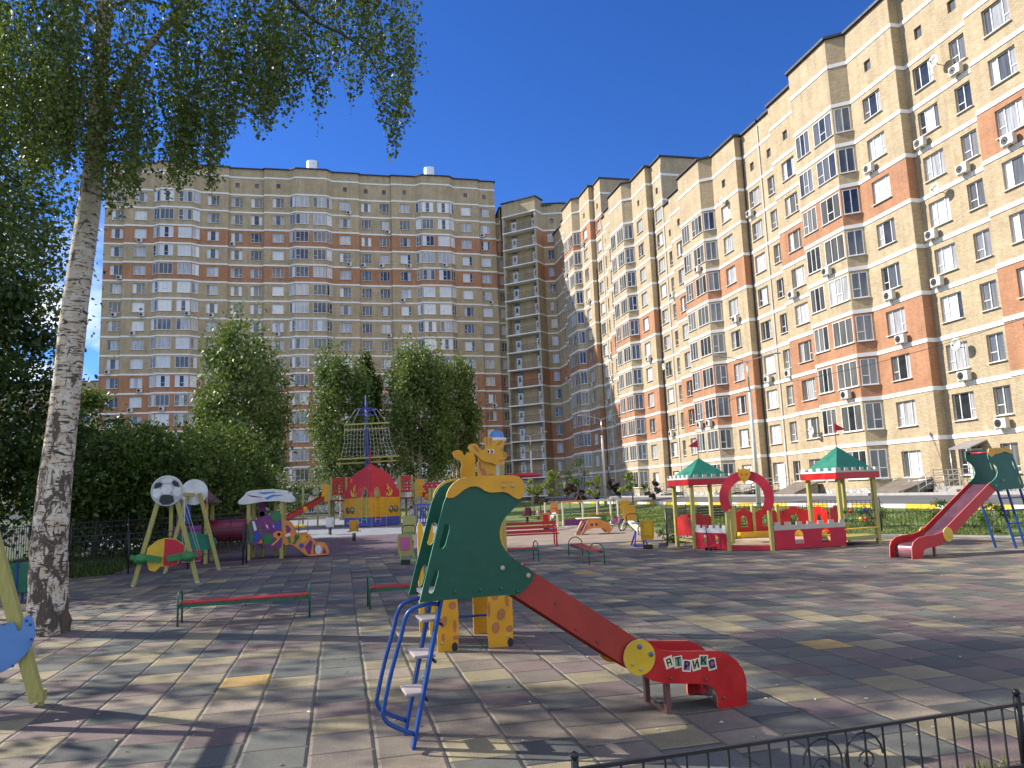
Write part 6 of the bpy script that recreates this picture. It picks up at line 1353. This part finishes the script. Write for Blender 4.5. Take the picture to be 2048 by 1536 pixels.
seesaw((9.55, 23.95, 0), radians(-100), 'pale seesaw with yellow backboards on blue trestle, left of the castle', 'cream_paint', 'bright_yellow', 'yellow_paint', 'violet_blue')
seesaw((1.95, 23.3, 0), radians(-98), 'pink padded seesaw on a pale green trestle, seen end on', 'leaf_green_paint', 'pink_paint', 'olive_wood', 'pale_green_metal', .2, 2.3)
seesaw((10.3, 37.5, 0), radians(-115), 'cream and blue seesaw with orange backboards beyond the red bench', 'cream_paint', 'crimson_paint', 'orange_paint', 'violet_blue')
# picnic table of painted boards
PT = thing('picnic_table', 'childrens table with orange animal side boards left of the bicycles', 'picnic table', (10.55, 31.9, 0), radians(-8))
for y in (-.35, .35):
    mb = MB(); mb.panel((0, y, 0), (1, 0, 0), (0, 0, 1), sm([(-.62, .02), (-.5, .30), (-.3, .60), (.2, .66), (.5, .55), (.75, .42), (.80, .15), (.68, .02), (.5, .22), (.25, .26), (.0, .26), (-.25, .18), (-.42, .02)], 2), .035); so = mb.build('side_board', 'orange_paint', PT)
    if y < 0:
        for cx in (-.02, .18): mb = MB(); mb.panel((0, y-.022, 0), (1, 0, 0), (0, 0, 1), arc(cx, .42, .05, 0, 330, 11), .01); mb.build('dot', 'black_paint', so)
        mb = MB(); mb.panel((0, y-.022, 0), (1, 0, 0), (0, 0, 1), [(-.55, .2), (-.34, .52), (-.2, .56), (-.28, .3), (-.42, .14)], .01); mb.build('stripe', 'purple_paint', so)
mb = MB(); mb.box((-.1, 0, .68), (1.0, .8, .035)); mb.build('table_top', 'cream_paint', PT, bevel=.01)
for x in (-.85, .75): mb = MB(); mb.box((x, 0, .36), (.5, .6, .03)); mb.build('bench_board', 'grey_wood', PT, bevel=.01)
for x in (-.65, -.40):
    mb = MB(); mb.beam((x-.12, -.38, 0), (x+.2, -.38, .6), .08, .04); mb.build('leg', 'cream_paint', PT)
# low wooden train behind it
TR = thing('play_train', 'open wooden play train of cream posts behind the childrens table', 'play train', (12.3, 39.5, 0), radians(-3))
for x in (-1.7, -1.05, -.75, .35, 1.9, 2.3, 1.35): 
    mb = MB(); mb.box((x, 0 if x != 1.35 else .7, .65), (.08, .08, 1.3)); mb.build('post', 'cream_paint', TR)
for (x0, x1, z, m_) in ((-.75, .35, 1.3, 'orange_paint'), (.35, 1.9, 1.3, 'cream_paint'), (1.9, 2.3, 1.42, 'cream_paint')): mb = MB(); mb.beam((x0, 0, z), (x1, 0, z), .1, .1); mb.build('top_rail', m_, TR)
for (x0, x1, z0, z1, m_) in ((-.7, .3, .05, .38, 'purple_paint'), (.4, 1.0, .05, .45, 'bright_yellow'), (1.0, 1.6, .1, .5, 'leaf_green_paint'), (2.0, 2.5, .05, .42, 'pink_paint')): mb = MB(); mb.panel((0, -.02, 0), (1, 0, 0), (0, 0, 1), [(x0, z0), (x1, z0), (x1, z1), (x0, z1)], .03); mb.build('side_board', m_, TR)
for z in (.55, .75, .95): tube_part(TR, 'bar', [(-.7, 0, z), (.3, 0, z)], .014, 'castle_green', 5, 0)
mb = MB(); mb.box((1.3, .3, .52), (1.1, .6, .05)); mb.build('seat_board', 'chute_red', TR)
YP = thing('notice_panel', 'plain yellow upright panel between the play train and the dark bench', 'panel', (13.9, 36.5, 0), radians(-20)); mb = MB(); mb.box((0, 0, .95), (.42, .04, .72)); mb.build('board', 'yellow_paint', YP, bevel=.01)
for x in (-.16, .16): mb = MB(); mb.box((x, .04, .45), (.05, .04, .9)); mb.build('post', 'olive_wood', YP)
# bicycles
def bike(loc, rz, label, m, lean=.2, s_=.8):
    b_ = thing('bicycle', label, 'bicycle', loc, rz, 'childrens bicycles'); b_.rotation_euler = (lean, 0, rz)
    for x in (-.5*s_*1.1, .5*s_*1.1):
        r_ = .32*s_; mb = MB(); mb.tube([(x+r_*cos(2*pi*i/24), 0, r_+r_*sin(2*pi*i/24)) for i in range(24)], .02, 0, 6, closed=True); w = mb.build('wheel', 'rubber', b_, 1)
        mb = MB()
        for i in range(8): a = pi*i/8; mb.tube([(x+r_*cos(a), 0, r_+r_*sin(a)), (x-r_*cos(a), 0, r_-r_*sin(a))], .003, 0, 3)
        mb.cyl((x, -.03, r_), (x, .03, r_), .02, 0, 8); mb.build('spokes', 'steel', w)
    mb = MB(); r_ = .32*s_; S_ = (-.12*s_, 0, .72*s_); H_ = (.38*s_, 0, .78*s_); B_ = (-.02, 0, r_)
    for p, q in ((S_, B_), (S_, H_), (H_, B_), (B_, (-.55*s_, 0, r_)), (S_, (-.55*s_, 0, r_)), (H_, (.55*s_, 0, r_))): mb.tube([p, q], .016, 0, 6)
    mb.build('frame', m, b_); mb = MB(); mb.box((-.15*s_, 0, .80*s_), (.2, .1, .05)); mb.build('saddle', 'rubber', b_, bevel=.015); mb = MB(); mb.tube([(.32*s_, -.2, .92*s_), (.38*s_, -.1, .9*s_), (.38*s_, .1, .9*s_), (.32*s_, .2, .92*s_)], .013); mb.build('handlebar', 'dark_metal', b_); return b_
bike((12.2, 33.4, 0), radians(25), 'pink childs bicycle parked at the lawn edge, left of the pair', 'pink_paint'); bike((12.75, 33.2, 0), radians(30), 'darker childs bicycle on the right of the pair at the lawn edge', 'blue_paint', .25)
# dark park benches
def park_bench(loc, rz, label, m='grey_wood', L=1.8):
    p = thing('park_bench', label, 'bench', loc, rz, 'park benches with cast iron ends')
    for k in range(4): mb = MB(); mb.beam((-L/2, .22+.035*k, .52+.12*k), (L/2, .22+.035*k, .52+.12*k), .025, .085, side=(0, 1, 0)); mb.build('back_slat', m, p)
    for k in range(4): mb = MB(); mb.box((0, -.2+.11*k, .43), (L, .09, .03)); mb.build('seat_slat', m, p)
    for x in (-L/2+.12, L/2-.12):
        mb = MB(); mb.tube(smooth_line([(x, -.28, 0), (x, -.2, .2), (x, -.24, .41), (x, .1, .42), (x, .2, .2), (x, .33, 0)], 3), .022, 0, 6); mb.tube([(x, .16, .42), (x, .38, .95)], .022, 0, 6); mb.tube(smooth_line([(x, -.24, .42), (x, -.27, .62), (x, .1, .66), (x, .26, .62)], 3), .018, 0, 6); mb.build('iron_end', 'dark_metal', p, 1)
    return p
mat('hatch_grey', (.17, .14, .11), .6, .2, 2, dirt=.2); mat('canopy_grey', (.26, .24, .22), .6, .1, 2); mat('dark_slat', (.045, .032, .026), .6)
park_bench((17.9, 40.2, 0), radians(65), 'grey slatted bench with scrolled iron end on the lawn beside the yellow panel')
park_bench((16.6, 32.4, .0), radians(178), 'dark brown bench seen from behind, left of the first castle tower', 'dark_slat', 1.9)
park_bench((31.9, 71.5, hgt(31, 71)), radians(-90), 'grey bench at the sunlit wall, seen between the sapling and the first tower'); park_bench((32.2, 57.5, hgt(32, 57)), radians(-90), 'grey bench at the sunlit wall, seen just right of the round arch')
def urn(loc, label):
    u_ = thing('litter_bin', label, 'bin', loc, 0, 'black cone shaped bins'); mb = MB(); mb.cyl((0, 0, .05), (0, 0, .55), .15, 0, 16, .23); mb.tube([(.23*cos(2*pi*i/16), .23*sin(2*pi*i/16), .55) for i in range(16)], .02, 0, 6, closed=True); mb.build('bucket', 'black_paint', u_, 1); mb = MB(); mb.cyl((0, 0, 0), (0, 0, .06), .12); mb.build('foot', 'dark_metal', u_)
urn((17.9, 32.9, 0), 'black bin right of the dark brown bench, behind the first tower'); urn((32.2, 55.6, .8), 'black bin right of the bench beyond the round arch'); urn((31.9, 69.8, .8), 'black bin beside the far grey bench')
gb = thing('litter_bin', 'green square bin on a stand behind the leaning birch', 'bin', (-6.65, 18.5, 0)); mb = MB(); mb.box((0, 0, .52), (.42, .34, .62)); mb.build('bucket', 'green_metal', gb, bevel=.02); mb = MB(); mb.cyl((0, -.18, 0), (0, -.18, .85), .025); mb.cyl((0, .19, 0), (0, .19, .85), .025); mb.build('stand', 'blue_paint', gb)

# ------------------------------------------------------------------ lamp posts and wires
def lamp(name_px, X, base_z, top_px, label, h):
    q = AX(top_px[0], top_px[1], X); z1 = q.z; L_ = thing('street_lamp', label, 'street lamp', (X, q.y, base_z)); H_ = z1-base_z
    mb = MB(); mb.cyl((0, 0, -.2), (0, 0, H_*.80), .15, 0, 12, .10); mb.build('concrete_post', 'balcony_concrete', L_, 1); mb = MB(); mb.cyl((0, 0, H_*.79), (0, 0, H_), .055, 0, 8); mb.cyl((0, 0, H_*.78), (0, 0, H_*.80), .12); mb.build('steel_pole', 'steel', L_, 1)
    for s_ in (-1, 1):
        mb = MB(); mb.tube(smooth_line([(0, 0, H_-.1), (-s_*.0+s_*.5, s_*-.12, H_+.12), (s_*1.7, s_*-.4, H_+.42)], 5), .03, 0, 6); a_ = mb.build('arm', 'steel', L_, 1)
        mb = MB(); mb.ball((s_*1.95, s_*-.46, H_+.44), .3, 0, 12, 8, (1, .42, .22)); mb.build('lantern', 'grey_plastic', a_, 1)
    return Vector((X, q.y, z1))
la = lamp(None, 26.0, .55, (1494, 722), 'nearest double armed street lamp, standing against the long block', 10)
lb_ = lamp(None, 25.2, .5, (1202, 838), 'middle double armed street lamp at the edge of the shadow', 10); lc = lamp(None, 24.0, .4, (1060, 872), 'farthest double armed street lamp, in front of the balcony tower', 10)
def wire(a, b_, sag, label):
    a, b_ = Vector(a), Vector(b_); w_ = MB(); pts = [a+(b_-a)*(i/16)-Vector((0, 0, sag*4*(i/16)*(1-i/16))) for i in range(17)]; w_.tube(pts, .012, 0, 4); tag(w_.build('overhead_wire', 'dark_metal'), label, 'wire')
wire(la-Vector((0, 0, 1.9)), lb_-Vector((0, 0, 1.9)), .9, 'thin black overhead wire between the nearest and middle lamp posts'); wire(lb_-Vector((0, 0, 1.9)), lc-Vector((0, 0, 1.9)), .7, 'thin black overhead wire between the middle and farthest lamp posts'); wire(la-Vector((0, 0, 1.8)), (26.6, 12, 9.2), .9, 'thin black overhead wire running right from the nearest lamp post')

# ------------------------------------------------------------------ entrances of the long block
def entrance(y, lab, canopy=True):
    X_ = XB+.7; g0 = hgt(33, y); e = thing('entrance_steps', lab, 'entrance steps', (X_, y, 0), 0, 'entrances of the long block')
    mb = MB(); mb.box((-1.1, 0, 1.05), (2.2, 2.2, .5)); 
    for k in range(4): mb.box((-2.35-.3*k, 0, 1.12-.16*(k+1)), (.3, 1.7, .32))
    mb.build('steps', 'pavement', e)
    mb = MB(); mb.box((-.02, .1, 2.35), (.1, 1.0, 2.1)); mb.box((-.08, .1, 3.0), (.04, .7, .5)); mb.build('door', 'entrance_door', e)
    for s_ in (-1, 1):
        rl = MB()
        for z in (.35, .65, .95): rl.tube([(-.1, s_*1.05, 1.3+z), (-2.2, s_*1.05, 1.3+z), (-3.4, s_*1.05, .75+z)], .022, 0, 6)
        for x, z in ((-.2, 1.3), (-1.2, 1.3), (-2.2, 1.3), (-3.3, .8)): rl.cyl((x, s_*1.05, z-.3), (x, s_*1.05, z+.95), .022, 0, 6)
        rl.build('handrail', 'brown_steel' if False else 'galvanised', e)
    if canopy:
        mb = MB(); mb.mesh([(0, -.8, 3.85), (0, .8, 3.85), (-1.2, .8, 3.45), (-1.2, -.8, 3.45), (0, -.8, 3.77), (0, .8, 3.77), (-1.2, .8, 3.37), (-1.2, -.8, 3.37)], [(0, 1, 2, 3), (7, 6, 5, 4), (3, 2, 6, 7), (0, 3, 7, 4), (2, 1, 5, 6)]); mb.build('canopy', 'canopy_grey', e)
        for s_ in (-1, 1): tube_part(e, 'canopy_post', [(-1.15, s_*.75, 1.3), (-1.15, s_*.75, 3.42)], .03, 'galvanised', 6, 0)
    rp = MB(); rp.mesh([(-.2, 1.3, 1.2), (-1.3, 1.3, 1.2), (-1.3, 7.0, g0), (-.2, 7.0, g0)], [(0, 1, 2, 3)]); rp.build('ramp', 'pavement', e)
    for z in (.3, .6, .9):
        tube_part(e, 'ramp_rail', [(-1.3, 1.3, 1.2+z), (-1.3, 7.0, g0+z)], .02, 'galvanised', 5, 0)
    for k in range(5): yy = 1.3+5.7*k/4; tube_part(e, 'ramp_post', [(-1.3, yy, g0), (-1.3, yy, 2.1-(1.2-g0)*k/4)], .022, 'galvanised', 5, 0)
    return e
entrance(37.3, 'entrance steps, door and canopy behind the far slide platform'); entrance(57.4, 'entrance with steps and ramp behind the bead tower and arch', False); entrance(77.9, 'entrance steps and ramp seen left of the first tower', False); entrance(98.3, 'entrance in the shadow behind the purple sapling', False)
for i, (y, lab) in enumerate(((41.6, 'sloping metal cellar hatch right of the poster covered windows'), (53.0, 'sloping cellar hatch seen between the arch and the second tower'), (62.5, 'sloping cellar hatch seen through the round arch'))):
    h_ = thing('cellar_hatch', lab, 'hatch', (XB-.05, y, 0), 0, 'cellar hatches of the long block'); mb = MB(); mb.mesh([(0, -1.3, .6), (0, 1.3, .6), (-1.9, 1.3, .6), (-1.9, -1.3, .6), (0, -1.3, 1.75), (0, 1.3, 1.75), (-1.9, 1.3, 1.05), (-1.9, -1.3, 1.05)], [(3, 2, 6, 7), (0, 3, 7, 4), (2, 1, 5, 6)]); mb.build('base', 'pavement', h_)
    mb = MB(); mb.mesh([(.0, -1.45, 1.86), (0, 1.45, 1.86), (-2.15, 1.45, 1.05), (-2.15, -1.45, 1.05), (.0, -1.45, 1.8), (0, 1.45, 1.8), (-2.15, 1.45, .99), (-2.15, -1.45, .99)], [(0, 1, 2, 3), (7, 6, 5, 4), (2, 6, 7, 3), (3, 7, 4, 0), (1, 5, 6, 2)]); mb.build('lid', 'hatch_grey', h_)

# ------------------------------------------------------------------ people
def skin(name, verts, edges, rad, m, parent, root=0):
    me = bpy.data.meshes.new(name); me.from_pydata(verts, edges, []); o = bpy.data.objects.new(name, me); SC.collection.objects.link(o); o.parent = parent
    md = o.modifiers.new('Skin', 'SKIN'); md.use_smooth_shade = True
    if not me.skin_vertices:
        bpy.context.view_layer.objects.active = o; bpy.ops.mesh.customdata_skin_add()
    for i, r_ in enumerate(rad): me.skin_vertices[0].data[i].radius = (r_, r_)
    me.skin_vertices[0].data[root].use_root = True
    sb = o.modifiers.new('Subdivision', 'SUBSURF'); sb.levels = 1; sb.render_levels = 1; me.materials.append(MATS[m]); return o
def person(loc, rz, h, label, top, bottom, hair, pose='stand', skirt=False):
    P_ = thing('person', label, 'person', loc, rz); k = h/1.7
    if pose == 'stand': kn, an = [(.09, .03, .48), (-.09, -.02, .48)], [(.10, -.01, .08), (-.10, .02, .08)]; hip = .90; lean = 0
    elif pose == 'walk': kn, an = [(.09, -.14, .50), (-.09, .08, .48)], [(.10, -.22, .09), (-.10, .30, .14)]; hip = .89; lean = -.03
    else: kn, an = [(.10, -.42, .46), (-.10, -.42, .46)], [(.10, -.44, .08), (-.10, -.44, .08)]; hip = .48; lean = -.02
    ch = hip+.42; sh = hip+.52
    V = [(0, 0, hip), (0, lean*.5, hip+.2), (0, lean, ch), (0, lean, sh+.07), (0, lean-.01, sh+.16), (0, lean-.015, sh+.30), (.17, lean, sh), (.24, lean-.03, sh-.27), (.22, lean-.16, sh-.45), (.215, lean-.20, sh-.53), (-.17, lean, sh), (-.24, lean-.03, sh-.27), (-.22, lean-.16, sh-.45), (-.215, lean-.20, sh-.53),
         (.09, 0, hip-.06), kn[0], an[0], (an[0][0], an[0][1]-.14, .04), (-.09, 0, hip-.06), kn[1], an[1], (an[1][0], an[1][1]-.14, .04)]
    V = [(x*k, y*k, z*k) for x, y, z in V]; E = [(0, 1), (1, 2), (2, 3), (3, 4), (4, 5), (2, 6), (6, 7), (7, 8), (8, 9), (2, 10), (10, 11), (11, 12), (12, 13), (0, 14), (14, 15), (15, 16), (16, 17), (0, 18), (18, 19), (19, 20), (20, 21)]
    Rr = [.12, .11, .12, .055, .085, .075, .055, .042, .032, .035, .055, .042, .032, .035, .085, .055, .038, .035, .085, .055, .038, .035]; hs = 1.0 if h > 1.5 else 1.18
    skin('body', V, E, [r_*k*(hs if i in (4, 5) else 1) for i, r_ in enumerate(Rr)], 'skin', P_)
    Vt = [V[0], V[1], V[2], V[6], V[7], V[8], V[10], V[11], V[12]]; skin('shirt', Vt, [(0, 1), (1, 2), (2, 3), (3, 4), (4, 5), (2, 6), (6, 7), (7, 8)], [.14*k, .13*k, .14*k, .07*k, .056*k, .05*k, .07*k, .056*k, .05*k], top, P_, 1)
    if skirt: mb = MB(); mb.cyl((0, V[0][1], hip*k+.05*k), (0, V[0][1], (hip-.5)*k), .15*k, 0, 16, .24*k); mb.build('skirt', bottom, P_, 1)
    else: Vb = [V[0], V[14], V[15], V[16], V[18], V[19], V[20]]; skin('trousers', Vb, [(0, 1), (1, 2), (2, 3), (0, 4), (4, 5), (5, 6)], [.135*k, .10*k, .072*k, .055*k, .10*k, .072*k, .055*k], bottom, P_)
    for i in (17, 21): mb = MB(); mb.ball((V[i][0], V[i][1]+.06*k, .045*k), .06*k, 0, 10, 6, (.8, 2.0, .75)); mb.build('shoe', 'cloth_white', P_, 1)
    hc = Vector(V[5])+Vector((0, .02*k, .005*k)); mb = MB(); mb.ball(hc, .108*k*hs, 0, 14, 10, (1, 1.05, 1.05)); 
    mb.v = [(x, max(y, hc.y-.02*k), z) if z < hc.z+.03*k else (x, y, z) for x, y, z in mb.v]; mb.build('hair', hair, P_, 1)
    mb = MB(); mb.ball((V[5][0], V[5][1]-.09*k*hs, V[5][2]-.05*k), .016*k, 0, 8, 6); mb.build('nose', 'skin', P_, 1)
    return P_
person((4.75, 53.5, 0), radians(150), 1.18, 'child in white shirt and dark skirt beside the ship hull', 'cloth_white', 'cloth_navy', 'hair_dark', 'walk', True)
person((3.75, 27.4, 0), radians(110), 1.78, 'adult in loose white top half hidden behind the green slide panel', 'cloth_white', 'cloth_denim', 'hair_fair')
person((13.05, 50.6, 0), radians(150), 1.0, 'seated person in pale top beyond the red bench', 'cloth_pink', 'cloth_grey', 'hair_fair', 'sit'); 
person((-3.4, 44.6, 0), radians(60), 1.35, 'child in white shirt at the carousel, behind the caterpillar slide', 'cloth_white', 'cloth_grey', 'hair_fair', 'walk')
person((-4.75, 57.2, 1.0), radians(80), 1.25, 'child in black climbing on the bars left of the ship', 'cloth_navy', 'cloth_navy', 'hair_fair', 'walk'); 
person((-1.95, 55.4, 1.05), radians(200), 1.3, 'child in white shirt and dark shorts standing on the ship slide', 'cloth_white', 'cloth_navy', 'hair_dark')
person((21.9, 64.0, .35), radians(170), 1.65, 'person in black beside the middle lamp post', 'cloth_navy', 'cloth_navy', 'hair_dark')
SB = thing('stool', 'small round stool under the seated person in pale top', 'stool', (13.05, 50.68, 0)); mb = MB(); mb.cyl((0, 0, .26), (0, 0, .30), .18, 0, 16); mb.build('seat', 'olive_wood', SB); mb = MB(); mb.cyl((0, 0, 0), (0, 0, .26), .05); mb.build('leg', 'dark_metal', SB)
